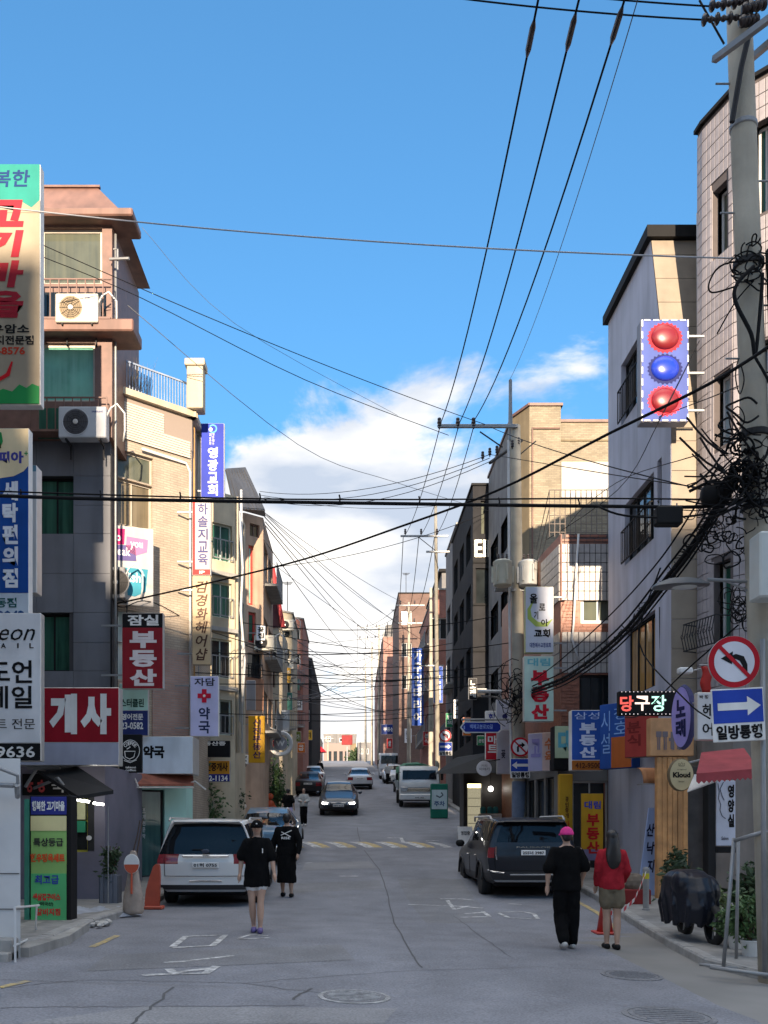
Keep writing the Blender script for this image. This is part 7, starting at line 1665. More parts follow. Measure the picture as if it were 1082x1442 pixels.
def person(label, loc, rz, ht, J, wear, vox=.011, hair='short', front=True, cap=None, cat='person', group=None):
    """J: joint positions for a 1.70 m figure facing -Y; wear: list of (part name, material, builder)"""
    o = thing('person', label, cat, loc, rz, group); k = ht/1.70; o.scale = (k, k, k)
    b = MB()
    # trunk, neck, head as one volume with limbs and fingers
    lean = J.get('lean', 0)
    torso(b, [(.86, .13, .095), (.93, .155, .105), (1.02, .135, .095), (1.12, .13, .09), (1.25, .155, .10), (1.36, .165, .095), (1.43, .12, .075), (1.47, .06, .055)])
    limb(b, [(0, .005, 1.42), (0, -.005, 1.53)], [.056, .05])
    hd = Matrix.Rotation(J.get('head', 0), 4, 'Z')
    b.ell((0, -.005, 1.605), .074, .092, .105, 16, 12, hd); b.ell(hd @ Vector((0, -.028, 1.545)), .052, .058, .048, 12, 8)
    b.ell(hd @ Vector((0, -.098, 1.592)), .014, .018, .022, 8, 6)                     # nose
    for s in (-1, 1): b.ell(hd @ Vector((s*.075, .005, 1.60)), .012, .022, .032, 8, 6)   # ears
    for s, A in ((-1, J['armL']), (1, J['armR'])):
        sh, el, wr = [Vector(q) for q in A[:3]]; limb(b, [sh, el], [.052, .040]); limb(b, [el, el.lerp(wr, .3), wr], [.041, .040, .027])
        d = (wr-el).normalized() if len(A) < 4 else Vector(A[3]).normalized()
        pl = wr+d*.085; side = Vector((0, -1, 0)) if abs(d.y) < .8 else Vector((0, 0, 1)); side = (side-d*side.dot(d)).normalized(); nr = d.cross(side)
        limb(b, [wr, wr+d*.04, pl], [.026, .034, .033], 10)
        for f, (off, ln) in enumerate(((.030, .068), (.010, .078), (-.010, .073), (-.029, .058))):
            a = wr+d*.08+side*off; b1 = a+d*ln*.5+nr*.006*s; b2 = b1+d*ln*.42+nr*(-.016*s); b.tube([a, b1, b2], [.0105, .0095, .008], 7)
        a = wr+d*.03+side*.03; b.tube([a, a+d*.035+side*.026, a+d*.07+side*.032], [.012, .011, .009], 7)
    for s, Lg in ((-1, J['legL']), (1, J['legR'])):
        hp, kn, an = [Vector(q) for q in Lg[:3]]; limb(b, [hp, hp.lerp(kn, .4), kn], [.088, .078, .054]); limb(b, [kn, kn.lerp(an, .35), an], [.052, .056, .034])
        toe = Vector(Lg[3]) if len(Lg) > 3 else an+Vector((0, -.17, -.055)); limb(b, [an+Vector((0, .03, -.04)), an.lerp(toe, .5)+Vector((0, 0, -.01)), toe], [.036, .036, .03], 10)
    me = remesh(b, 'body', vox, 3); me.materials.append(SKIN); link('body', me, o)
    # hair
    hm = MB(); Hm = hd
    if hair == 'short': hm.ell(Hm @ Vector((0, .012, 1.632)), .085, .098, .092, 16, 10, hd); hm.ell(Hm @ Vector((0, .05, 1.585)), .072, .055, .075, 14, 8, hd)
    elif hair == 'long':
        hm.ell(Hm @ Vector((0, .012, 1.628)), .088, .10, .096, 16, 10, hd); torso(hm, [(1.15, .03, .012, .01, .115), (1.19, .07, .024, .005, .118), (1.26, .10, .036, 0, .115), (1.36, .112, .05, 0, .10), (1.45, .10, .058, 0, .08), (1.55, .09, .07, 0, .05), (1.63, .08, .07, 0, .03)])
    elif hair == 'bob':
        hm.ell(Hm @ Vector((0, .016, 1.628)), .086, .096, .094, 16, 10, hd); hm.ell(Hm @ Vector((0, .05, 1.53)), .085, .055, .09, 14, 8, hd)
        for s in (-1, 1): hm.ell(Hm @ Vector((s*.078, .0, 1.54)), .022, .05, .085, 10, 8, hd)
    elif hair == 'tail':
        hm.ell(Hm @ Vector((0, .012, 1.632)), .084, .097, .092, 16, 10, hd)
        for s in (-1, 1): hm.ell(Hm @ Vector((s*.072, -.005, 1.53)), .018, .03, .09, 10, 8, hd)
    hh_ = remesh(hm, 'hair', max(.012, vox), 3, (.006, loc[0]*3)); hh_.materials.append(HAIRB)
    # keep the face free
    link('hair', hh_, o)
    if front:
        for s in (-1, 1): MB().ell(hd @ Vector((s*.030, -.088, 1.612)), .012, .006, .006, 8, 5).build('eye', S_BLACK, o); MB().tube([hd @ Vector((s*.014, -.093, 1.632)), hd @ Vector((s*.032, -.091, 1.637)), hd @ Vector((s*.048, -.080, 1.632))], .004, 5).build('eyebrow', HAIRB, o)
        MB().ell(hd @ Vector((0, -.086, 1.556)), .022, .008, .007, 10, 5).build('mouth', M('lips', (.38, .13, .11), .5), o)
    if cap:
        q = MB(); R_ = []
        for i in range(7):
            t = pi/2*i/7; R_.append([hd @ Vector((.099*cos(t)*cos(a), .012+.114*cos(t)*sin(a), 1.612+.118*sin(t))) for a in [2*pi*j/18 for j in range(18)]])
        q.rings(R_); cp = q.build('cap', cap, o, smooth=True)
        q = MB(); q.rings([[hd @ Vector((.09*cos(a), -.085-.0+.10*-abs(sin(a))*.9, zz+.02*abs(cos(a))*-1)) for a in [pi*j/10 for j in range(11)]] for zz in (1.622, 1.634)]); q.build('peak', cap, cp)
    for part_, mat, fn in wear:
        q = MB(); fn(q, J); me = remesh(q, part_, max(.014, vox), 2, (.012 if part_ not in ('shoes', 'slippers') else .001, loc[0]*7)); me.materials.append(mat); link(part_, me, o)
    return o
def mid(a, b, t): return Vector(a).lerp(Vector(b), t)
def w_tee(hem=.78, rx=.20, sleeve=.75, r0=.085, r1=.085, long_=False):
    def f(q, J):
        torso(q, [(hem, rx*1.02, .132), (hem+.05, rx*1.03, .135), (hem+.15, rx*.99, .13), (1.05, rx*.93, .125), (1.18, rx*.95, .13), (1.29, rx*.98, .125), (1.37, rx*.92, .112), (1.43, .135, .092), (1.46, .066, .062)])
        for A in (J['armL'], J['armR']):
            sh, el, wr = [Vector(v) for v in A[:3]]; sh = sh+Vector((-.012*(1 if sh.x > 0 else -1), 0, -.010)); ra = min(r0, .077)
            if long_: limb(q, [sh, mid(sh, el, .4), el, el.lerp(wr, .92)], [ra, ra*.96, r1*.78, r1*.58])
            else: limb(q, [sh, mid(sh, el, sleeve*.5), mid(sh, el, sleeve)], [ra, (ra+r1)/2, r1])
    return f
def w_legs(r, to=.95, waist=True, flare=1.0):
    def f(q, J):
        torso(q, [(.83, .155, .115), (.92, .175, .125), (1.03, .15, .11)])
        for Lg in (J['legL'], J['legR']):
            hp, kn, an = [Vector(v) for v in Lg[:3]]
            if to <= .5: limb(q, [hp, mid(hp, kn, to*2)], [r, r*flare])
            else: limb(q, [hp, kn, mid(kn, an, (to-.5)*2)], [r, r*.86*flare, r*.74*flare])
    return f
def w_shoe(q, J):
    for Lg in (J['legL'], J['legR']):
        an = Vector(Lg[2]); toe = Vector(Lg[3]) if len(Lg) > 3 else an+Vector((0, -.17, -.055)); hl = an+Vector((0, .045, -.045)); limb(q, [hl, an.lerp(toe, .5)+Vector((0, 0, -.02)), toe], [.046, .048, .040], 10)
STEP = dict(armL=((-.165, 0, 1.39), (-.235, .03, 1.12), (-.245, -.05, .90)), armR=((.165, 0, 1.39), (.235, -.01, 1.12), (.25, .02, .88)),
            legL=((-.085, 0, .88), (-.085, -.06, .48), (-.08, .02, .085)), legR=((.085, 0, .88), (.08, -.02, .47), (.07, .10, .10), (.075, -.06, .045)))
def J_(**k): d = dict(STEP); d.update(k); return d
def place(u, v, D=None):
    p = G(u, v) if D is None else Vector((X_(u, D), D, 0)); p.z = gz(p.x, p.y); return p
# woman in black, walking towards us
WB = cloth('black_cotton', (.0055, .0055, .006)); WW = cloth('white_cotton', (.62, .61, .60)); LAV = cloth('lavender_cotton', (.42, .38, .58)); RED = cloth('red_knit', (.33, .02, .03)); KHA = cloth('khaki_cotton', (.17, .14, .095)); PINK = cloth('pink_cap_cloth', (.75, .06, .28)); GREYC = cloth('grey_white_cotton', (.42, .43, .42))
jw = J_(armL=((-.16, 0, 1.39), (-.235, .03, 1.13), (-.26, .0, .90)), armR=((.16, 0, 1.39), (.235, -.02, 1.13), (.265, -.07, .91)), legL=((-.085, 0, .88), (-.075, -.02, .48), (-.05, .06, .085), (-.05, -.10, .035)), legR=((.085, 0, .88), (.06, -.05, .48), (.055, -.07, .085), (.06, -.24, .035)))
p = place(362, 1300, 13.7)
w1 = person('person in an oversized black shirt, black cap and purple slides walking towards us', p, radians(3), 1.64, jw, [('shirt', WB, w_tee(.70, .20, .85, .088, .095)), ('shorts', WW, w_legs(.098, .22)), ('slippers', M('purple_rubber', (.13, .10, .26), .6), w_shoe)], .0115, 'tail', True, WB)
MB().ell((0, -.094, 1.668), .014, .006, .012, 8, 5).build('cap_logo', S_WHITE, w1); MB().cbox(.085, .10, -.145, -.135, 1.22, 1.29, .003).build('shirt_print', S_WHITE, w1)
# man in black seen from behind
jm = J_(legL=((-.09, 0, .88), (-.10, .05, .48), (-.09, .0, .09)), legR=((.09, 0, .88), (.10, -.09, .48), (.10, -.13, .10)), armL=((-.18, 0, 1.39), (-.27, .06, 1.13), (-.25, .14, .90)), armR=((.18, 0, 1.39), (.27, -.02, 1.14), (.30, -.10, .92)))
def w_wide(q, J):
    torso(q, [(.30, .20, .15), (.5, .20, .15), (.75, .19, .14), (.92, .18, .13), (1.03, .155, .115)])
w2 = person('person in long black clothes with white back print walking away beside the minivan', place(404, 1262, 20.0), radians(176), 1.80, jm, [('shirt', WB, w_tee(.86, .215, .9, .09, .08, True)), ('wide_trousers', WB, w_wide), ('shoes', BLACK, w_shoe)], .013, 'short', False)
q = MB()
for (a, b_, c, d) in ((-.12, 1.40, .10, 1.30), (-.10, 1.27, .09, 1.37)): q.tube([(a, .139, b_-.03), ((a+c)/2, .142, (b_+d)/2-.03), (c, .139, d-.03)], .011, 4)
text_mb(q, 'RISE', -.09, .09, 1.19, 1.24, 0); n_ = len(q.v)
for i in range(n_): 
    if abs(q.v[i].y) < 1e-6: q.v[i] = Vector((-q.v[i].x, .142, q.v[i].z))
q.build('back_print', S_WHITE, w2)
# couple walking away on the right
jp = J_(armL=((-.18, 0, 1.39), (-.26, .0, 1.14), (-.25, -.13, .95)), armR=((.18, 0, 1.39), (.265, .04, 1.12), (.27, .0, .89)), legL=((-.09, 0, .88), (-.095, -.02, .48), (-.09, -.04, .085)), legR=((.09, 0, .88), (.085, -.02, .48), (.075, .16, .13), (.08, .02, .045)))
w3 = person('person in black with a pink cap walking away on the right', place(798, 1329, 13.0), radians(181), 1.69, jp, [('shirt', WB, w_tee(.82, .212, .9, .09, .092)), ('trousers', WB, w_legs(.105, .97, True, 1.1)), ('shoes', M('grey_white_shoe', (.45, .44, .42), .7, .2, 20), w_shoe)], .0115, 'short', False, PINK)
jr = J_(armL=((-.155, 0, 1.38), (-.215, .02, 1.13), (-.20, -.12, .97)), armR=((.155, 0, 1.38), (.21, .03, 1.12), (.215, -.06, .92)), legL=((-.08, 0, .88), (-.075, -.01, .48), (-.065, .03, .085)), legR=((.08, 0, .88), (.07, -.03, .48), (.06, -.06, .085)))
w4 = person('person with long dark hair in a red cardigan and khaki shorts walking away', place(862, 1332, 13.1), radians(178), 1.68, jr, [('cardigan', RED, w_tee(.86, .175, .9, .075, .075, True)), ('shorts', KHA, w_legs(.105, .26, True, 1.1)), ('shoes', BLACK, w_shoe)], .0115, 'long', False)
# figures further up
w5 = person('person in a white top and black trousers walking towards us in mid street', place(428, 1165, 37.5), radians(-5), 1.52, J_(armL=((-.16, 0, 1.39), (-.24, -.02, 1.15), (-.12, -.17, 1.12)), armR=((.16, 0, 1.39), (.24, -.02, 1.15), (.12, -.17, 1.10))), [('shirt', GREYC, w_tee(.88, .19, .9, .085, .08, True)), ('trousers', WB, w_legs(.095, .93)), ('shoes', S_WHITE, w_shoe)], .022, 'bob', True)
w6 = person('person in a black top and lavender trousers behind the walker in black', place(406, 1172, 36.0), radians(170), 1.58, STEP, [('shirt', WB, w_tee(.92, .18, .8)), ('trousers', LAV, w_legs(.10, .96)), ('shoes', S_WHITE, w_shoe)], .022, 'short', False)
w7 = person('person in dark clothes standing far up the street on the left', place(451, 1094, 80.0), radians(10), 1.78, STEP, [('shirt', WB, w_tee(.86, .2, .9, .085, .08, True)), ('trousers', cloth('dark_blue_denim', (.03, .04, .08)), w_legs(.095, .95)), ('shoes', BLACK, w_shoe)], .03, 'short', True)
w8 = person('person in a pale shirt standing beside the silver hatchback far up', place(546, 1100, 73.0), radians(30), 1.65, STEP, [('shirt', GREYC, w_tee(.86, .2, .9)), ('trousers', WB, w_legs(.095, .95)), ('shoes', BLACK, w_shoe)], .03, 'short', True)
w9 = person('person in a white shirt beside the shrubs on the left pavement', Vector((X_(335, 31.0), 31.0, gz(-4, 31)+.12)), radians(200), 1.66, STEP, [('shirt', WW, w_tee(.84, .2, .8)), ('trousers', WB, w_legs(.095, .95)), ('shoes', BLACK, w_shoe)], .022, 'short', False)
# ================================================================== small things on walls and pavements
def ac_unit(label, u, v, D, w, h, mat, grille):
    o = thing('air_conditioner', label, 'air conditioner', W(u, v, D), 0, 'outdoor units on the left facade'); d = .30
    MB().cbox(-w/2, w/2, 0, d, -h/2, h/2, .02).build('casing', mat, o)
    r = h*.40; fx = -w*.14
    MB().lathe([(r, 0), (r*1.06, -.012), (r*1.1, 0)], (fx, 0, 0), 'Y', 28, False).build('fan_ring', mat, o); g = MB(); g.lathe([(r, -.004), (r, .0)], (fx, 0, 0), 'Y', 28); fo = g.build('fan_opening', grille, o)
    g = MB()
    for k in range(1, 6): rr = r*k/6; g.tube([(fx+rr*cos(a*pi/12), -.014, rr*sin(a*pi/12)) for a in range(25)], .004, 4)
    for a in range(10): g.tube([(fx+.05*cos(a*pi/5), -.014, .05*sin(a*pi/5)), (fx+r*cos(a*pi/5), -.014, r*sin(a*pi/5))], .004, 4)
    g.build('fan_guard', DARK, fo); MB().lathe([(.06, -.02), (.05, -.03), (.001, -.034)], (fx, 0, 0), 'Y', 16).build('fan_hub', ALU, o)
    q = MB(); text_mb(q, 'SAMSUNG', w*.20, w*.44, h*.30, h*.36, -.004, .02); q.build('lettering', pc(40, 50, 120), o)
    b_ = MB()
    for x in (-w*.35, w*.35): b_.box(x-.02, x+.02, .02, .45, -h/2-.05, -h/2-.004); b_.box(x-.015, x+.015, .40, .44, -h/2-.35, -h/2-.05)
    b_.build('bracket', DARK, o); MB().tube([(w/2-.02, .1, h*.2), (w/2+.08, .1, h*.5), (w/2+.22, .12, h*.65), (w/2+.38, .2, h*.4), (w/2+.36, .3, -h*.1), (w/2+.3, .4, -h*.4)], .022, 8).build('hose', WHITE, o, smooth=True)
    return o
ac_unit('cream outdoor air conditioner on the upper veranda', 108, 433, 21.3, .98, .66, M('cream_casing', (.62, .58, .48), .5, .06), M('brown_grille', (.22, .16, .09), .6))
ac_unit('grey outdoor air conditioner on the lower veranda above the dark wall', 116, 594, 21.3, 1.10, .72, M('grey_casing', (.42, .44, .47), .5, .06), M('dark_grille', (.06, .06, .07), .6))
ac_unit('small dark outdoor unit beside the speech bubble poster', 166, 820, 22.2, .34, .75, M('dark_grey_casing', (.2, .2, .21), .6), DARK)  # casing has a plain dark grey colour of its own
for i, (u, v, D) in enumerate(((389, 925, 45.5), (404, 880, 53.2), (404, 935, 53.2), (372, 905, 36.6))):
    ac_unit(('outdoor unit on the narrow yellow building', 'upper outdoor unit on the ochre building', 'lower outdoor unit on the ochre building', 'outdoor unit on the plaster building with the red framed window')[i], u, v, D, .8, .6, M('cream_casing', (.62, .58, .48), .5, .06), DARK)
# ---- left pavement clutter
tp = thing('tarpaulin', 'crumpled blue grey tarpaulin lying along the left kerb', 'tarpaulin', G(140, 1295)); random.seed(4)
q = MB(); nx, ny = 22, 9; a_, b_, c_, d_ = G(100, 1300), G(200, 1290), W(165, 1274, 17.5), W(100, 1268, 15.8)
for j in range(ny+1):
    for i in range(nx+1):
        s, t = i/nx, j/ny; p = a_.lerp(b_, s).lerp(d_.lerp(c_, s), t); h = .16*sin(pi*min(1, t*1.05))**.6*(1-.55*s)+.05*sin(s*17+t*5)*sin(t*9)*t; p.z = gz(p.x, p.y)+.01+max(0, h)+random.uniform(0, .02); q.v.append(p-tp.location)
for j in range(ny):
    for i in range(nx): n = j*(nx+1)+i; q.f.append((n, n+1, n+nx+2, n+nx+1))
ob = q.build('sheet', M('tarpaulin_grey', (.28, .31, .36), .5, .2, 3, .3, 12), tp, smooth=True); so_ = ob.modifiers.new('t', 'SOLIDIFY'); so_.thickness = .012
bg_ = thing('sand_bag', 'beige sack with a round orange and white face sign standing beside the minivan', 'sack', place(188, 1284, 15.8)); bg_.location.z += .05
q = MB(); torso(q, [(0, .16, .13), (.06, .185, .14), (.3, .17, .13), (.5, .13, .10), (.68, .10, .08), (.85, .07, .06), (.98, .075, .06), (1.08, .05, .05)]); me = remesh(q, 'sack', .02, 3); me.materials.append(M('beige_sack', (.36, .29, .24), .85, .2, 6, .5, 18)); link('sack', me, bg_)
q = MB(); q.lathe([(.13, -.01), (.135, 0), (.13, .015)], (0, -.12, .86), 'Y', 22); 
for v in q.v: v.z = .86+(v.z-.86)*1.25
f_ = q.build('round_board', S_WHITE, bg_); q = MB(); q.poly([(.125*cos(pi+pi*i/14), -.133, .85+.15*sin(pi+pi*i/14)) for i in range(15)]); q.build('orange_half', pc(200, 95, 70), f_); MB().tube([(0, -.125, .7), (0, -.13, .35)], .02, 6).build('stick', pc(200, 95, 70), bg_)
q = MB(); q.tube([(-.02, 0, 1.0), (.06, .05, 1.35), (.1, .06, 1.6)], .012, 6); q.tube([(.04, 0, .9), (.10, .03, 1.3), (.15, .05, 1.62)], .014, 6); q.build('umbrella_stick', M('dark_wood', (.08, .05, .035), .7), bg_)
br_ = thing('orange_barrier', 'leaning red orange plastic barrier between sack and minivan', 'barrier', place(216, 1265, 17.6)); br_.location.z += .02
R_ = []
for t, w_, x in ((0, .13, -.02), (.05, .14, -.02), (.35, .13, .0), (.6, .10, .04), (.8, .06, .07), (.84, .03, .08)): R_.append([(x-w_, -.05, t), (x+w_, -.05, t), (x+w_, .05, t), (x-w_, .05, t)])
q = MB(); q.rings(R_); auto_smooth(q.build('panel', M('orange_plastic', (.42, .075, .04), .45, .12, 4), br_), 30); MB().cbox(-.2, .2, -.12, .12, -.02, .05, .02).build('foot', M('orange_plastic', (.42, .075, .04), .45), br_)
pl_ = thing('planter_box', 'grey slatted planter box with dark plants before the purple shop', 'planter', place(155, 1278, 17.6)); pl_.location.z += .05
for i in range(4): MB().cbox(-.16+i*.085, -.085+i*.085, -.14, -.12, 0, .62, .006).build('slat', M('planter_grey', (.13, .14, .17), .7), pl_)
MB().cbox(-.18, .19, -.118, .16, 0, .60, .01).build('box', M('planter_dark', (.07, .075, .09), .7), pl_)
LEAFD = M('dark_leaf', (.035, .065, .025), .6, .35, 9); LEAF = M('green_leaf', (.06, .12, .035), .6, .35, 9); LEAFY = M('pale_leaf', (.13, .17, .06), .6, .3, 9)
def foliage(name, parent, c, rx, ry, rz_, n, size, mat, seed=0, droop=.3):
    """leaf-sized faces clustered in clumps through a volume"""
    random.seed(seed); q = MB(); cl_ = []
    for _ in range(max(4, n//40)):
        a, b, r = random.uniform(0, 2*pi), random.uniform(-1, 1), random.random()**.4; s = sqrt(1-b*b); cl_.append(Vector((rx*r*s*cos(a), ry*r*s*sin(a), rz_*r*b)))
    for i in range(n):
        cc = random.choice(cl_); p = Vector(c)+cc+Vector((random.gauss(0, rx*.22), random.gauss(0, ry*.22), random.gauss(0, rz_*.2)))
        d = Vector((random.gauss(0, 1), random.gauss(0, 1), random.gauss(0, .7)-droop)).normalized(); w = d.cross(Vector((random.gauss(0, 1), random.gauss(0, 1), random.gauss(0, 1)))).normalized(); l = size*random.uniform(.6, 1.3); m = d.cross(w)*l*.12
        q.poly([p, p+d*l*.45+w*l*.28+m, p+d*l, p+d*l*.45-w*l*.28+m])
    return q.build(name, mat, parent)
foliage('foliage', pl_, (0, 0, .85), .2, .16, .28, 420, .09, LEAFD, 1)
q = MB()
for i in range(6): q.tube([(random.uniform(-.1, .1), 0, .55), (random.uniform(-.15, .15), 0, .9), (random.uniform(-.2, .2), .02, 1.15)], .01, 4)
q.build('stem', M('twig_brown', (.09, .06, .04), .8), pl_)
MB().tube([(.02, -.2, 0), (.02, -.2, 1.9)], .012, 6).build('support_post', STEEL, pl_)
rb = thing('rubble', 'pale rubble and stones piled at the foot of the menu stand', 'rubble', place(112, 1312, 13.6))
for i in range(9):
    random.seed(20+i); q = MB(); q.ell((random.uniform(-.25, .35), random.uniform(-.15, .3), .04), random.uniform(.05, .12), random.uniform(.05, .1), random.uniform(.03, .07), 7, 5)
    for v in q.v: v += Vector((random.uniform(-.012, .012), random.uniform(-.012, .012), random.uniform(-.01, .01)))
    q.build('stone', M('pale_rubble', (.42, .41, .39), .85, .2, 8), rb)
ra_ = thing('hand_rail', 'thin white handrail on the doorstep of the white shop wall', 'handrail', W(60, 1340, 11.2)); ra_.location = GP(X_(22, 10.7), 10.3)
q = MB(); o_ = ra_.location
for pts in ([W(22, 1368, 10.3), W(21, 1278, 10.3), W(55, 1275, 11.8)], [W(50, 1316, 12.2), W(52, 1275, 12.0)], [W(20, 1332, 10.3), W(50, 1318, 12.0)]): q.tube([p-o_ for p in pts], .014, 6)
q.build('tube', WHITE, ra_)
sb_ = thing('concrete_step', 'low concrete ledge running back from the white shop wall', 'step', W(40, 1350, 11.5)); q = MB(); P4 = [GP(-3.72, 10.65), GP(-3.6, 11.8), GP(-3.75, 13.2), GP(-4.6, 13.2), GP(-4.6, 10.65)]; q.rings([[p-sb_.location-Vector((0, 0, .1)) for p in P4], [p-sb_.location+Vector((0, 0, .11)) for p in P4]]); q.build('ledge', CONC, sb_)
# shrubs beyond the minivan
for k, (u, v, D, rx, lb) in enumerate(((282, 1140, 27.5, .75, 'round green shrub behind the white minivan'), (318, 1136, 29.5, .6, 'dark shrub beside the first green shrub on the left pavement'), (388, 1110, 40, .4, 'small potted shrub by the orange figure up the left side'))):
    c = W(u, v, D); g = gz(c.x, D)+.1; t_ = thing('shrub', lb, 'shrub', (c.x, D, g)); foliage('foliage', t_, (0, 0, c.z-g), rx, .5, max(.3, (c.z-g)*.75), 1500, .13, LEAF if k != 1 else LEAFD, 30+k)
    q = MB()
    for i in range(7): a = i*.9; q.tube([(.05*cos(a), .05*sin(a), -.1), (rx*.4*cos(a), .2*sin(a), (c.z-g)*.7), (rx*.7*cos(a), .3*sin(a), (c.z-g)*1.1)], [.03, .02, .006], 5)
    q.build('stem', M('twig_brown', (.09, .06, .04), .8), t_)
gc = thing('green_dome_bin', 'turquoise domed recycling container behind the shrubs', 'container', GP(X_(307, 30), 30)); gc.location.z += .1
q = MB(); q.lathe([(.5, 0), (.55, .1), (.55, .8), (.5, 1.15), (.36, 1.4), (.15, 1.52), (.01, 1.55)], n=22); gb = q.build('shell', M('turquoise_plastic', (.05, .24, .21), .4), gc, smooth=True); MB().cbox(-.2, .2, -.58, -.5, .85, 1.0, .02).build('slot', BLACK, gb)
ow = thing('orange_figure', 'orange upright balloon like advertising figure up the left side', 'advert figure', GP(X_(381, 39.5), 39.5)); ow.location.z += .1
q = MB(); torso(q, [(0, .2, .14), (.1, .22, .15), (.35, .14, .1), (.5, .17, .12), (.68, .18, .12), (.8, .12, .09)]); q.ell((0, 0, .98), .14, .12, .15); limb(q, [(.1, 0, .62), (.24, -.02, .5), (.2, -.05, .36)], [.06, .05, .05]); limb(q, [(-.1, 0, .62), (-.24, -.02, .74), (-.2, -.05, .9)], [.06, .05, .05]); me = remesh(q, 'balloon', .025, 3); me.materials.append(M('orange_vinyl', (.62, .10, .03), .4)); link('balloon', me, ow)
oc = thing('orange_pillar_box', 'tall orange red column beside the small white sign', 'column', GP(X_(335, 31.3), 31.3)); MB().cbox(-.2, .2, 0, .3, .1, 2.6, .03).build('column', M('orange_red_paint', (.40, .09, .04), .5), oc); MB().cbox(-.26, .26, -.05, .35, 2.6, 2.72, .03).build('cap', DARK, oc)
# ---- right side: corner shop and SUV surroundings
awb = thing('dark_awning', 'dark peaked awning over the lit shop left of the second pole', 'awning', W(660, 1075, 31)); o_ = awb.location
R_ = [[W(612, 1090, 30.2)-o_, W(701, 1088, 29.5)-o_, W(701, 1080, 33)-o_, W(630, 1080, 34)-o_], [W(640, 1068, 31.5)-o_, W(700, 1058, 31)-o_, W(700, 1058, 33)-o_, W(645, 1066, 34)-o_]]
q = MB(); q.rings(R_); q.build('canopy', M('charcoal_canvas', (.014, .014, .015), .85, .2, 4), awb)
ds = thing('dessert_shop', 'small shop with a lit glass fridge and white counter under the dark awning', 'shop', GP(X_(655, 33), 33)); o_ = ds.location
zb = gz(4.2, 33)
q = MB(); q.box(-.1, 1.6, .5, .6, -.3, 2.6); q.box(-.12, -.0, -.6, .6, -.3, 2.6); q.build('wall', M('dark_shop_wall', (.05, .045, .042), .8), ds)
fr = MB(); fr.cbox(.05, .62, .05, .48, .15, 1.95, .02); fr = fr.build('fridge', M('fridge_grey', (.2, .2, .2), .5), ds); q = MB(); q.box(.10, .57, .036, .046, .25, 1.75); q.build('fridge_glass', M('lit_fridge', (.22, .22, .2), .2, .6, 14, emit=.06, ecol=(1, .9, .6)), fr); q = MB(); q.box(.10, .57, .03, .034, 1.78, 1.92); q.build('fridge_light', M('fridge_lamp', (.9, .8, .4), .4, 0, emit=1.0, ecol=(1, .85, .4)), fr)
for k in range(4): MB().box(.11, .56, .026, .034, .5+k*.3, .52+k*.3).build('shelf', ALU, fr)
MB().cbox(.45, 1.25, -.5, -.1, -.05, .85, .03).build('counter', WHITE, ds); q = MB(); q.ell((.95, .2, 1.75), .09, .09, .1); q.build('lamp_globe', M('lamp_globe', (1, 1, .95), .4, 0, emit=2, ecol=(1, .97, .9)), ds); MB().cyl((.95, .2, 1.84), (.95, .2, 2.6), .008).build('lamp_cord', BLACK, ds)
for i, x in enumerate((.6, .85, 1.05)): MB().lathe([(.09, .86), (.10, .9), (.10, 1.05), (.06, 1.1)], (x, -.3, 0), n=12).build('jar', pc(60, 140, 150), ds)
sf = thing('glazed_shop', 'dark glazed shop front between the second pole and the yellow column', 'shop', GP(5.3, 25.9)); o_ = sf.location
e = Edge((X_(738, 27.2), 27.2), (X_(786, 24.2), 24.2)); q = MB(); zg_ = gz(5.3, 26)
opn = [(.3+k*.85, .3+k*.85+.7, zg_+.35, 3.0) for k in range(3)]
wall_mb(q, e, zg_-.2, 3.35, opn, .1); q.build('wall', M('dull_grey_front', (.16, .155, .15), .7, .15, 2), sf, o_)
for r_ in opn: window(sf, o_, e, r_, frame=DARK, glass=G_DARK, cols=1, rec=.06)
e = Edge((X_(786, 24.2), 24.2), (X_(856, 24.2), 24.2)); r_ = e.rect(806, 856, 1100, 1240); q = MB(); wall_mb(q, e, zg_-.3, 3.3, [r_]); q.build('side_wall', M('dull_grey_front', (.16, .155, .15), .7), sf, o_); window(sf, o_, e, r_, frame=ALU, glass=G_DARK, cols=2, rows=1, rec=.06)
gs_ = thing('green_standing_sign', 'green and white standing sign beside the parked truck', 'sign', GP(X_(619, 41), 41)); w_ = .38
MB().cbox(-w_, w_, 0, .35, .02, 1.55, .03).build('cabinet', pc(30, 110, 90), gs_); q = MB(); q.box(-w_*.9, w_*.9, -.012, .002, .42, 1.28); f_ = q.build('face', pc(190, 205, 205), gs_); q = MB(); text_mb(q, '주차', -.24, .24, .55, .78, -.016, .03); q.build('lettering', pc(60, 90, 130), f_); draw(f_, 'bird_mark', pc(70, 80, 90), [(-.14, 1.02), (.02, .94), (.16, 1.05), (.08, 1.16)], .06, -.016)
sw = thing('sandwich_board', 'small white sandwich board behind the SUV', 'sign', GP(X_(655, 30.5), 30.5)); 
for s_ in (-1, 1): q = MB(); q.quad((-.24, s_*.22, .02), (.24, s_*.22, .02), (.24, s_*.03, .62), (-.24, s_*.03, .62)); b_ = q.build('board', S_WHITE, sw); m_ = b_.modifiers.new('t', 'SOLIDIFY'); m_.thickness = .02
q = MB(); text_mb(q, '영업중', -.15, .15, .35, .48, -.13, .02)
for v in q.v: v.y = -.22+.19*(v.z-.02)/.6-.016
q.build('lettering', pc(60, 60, 60), sw)
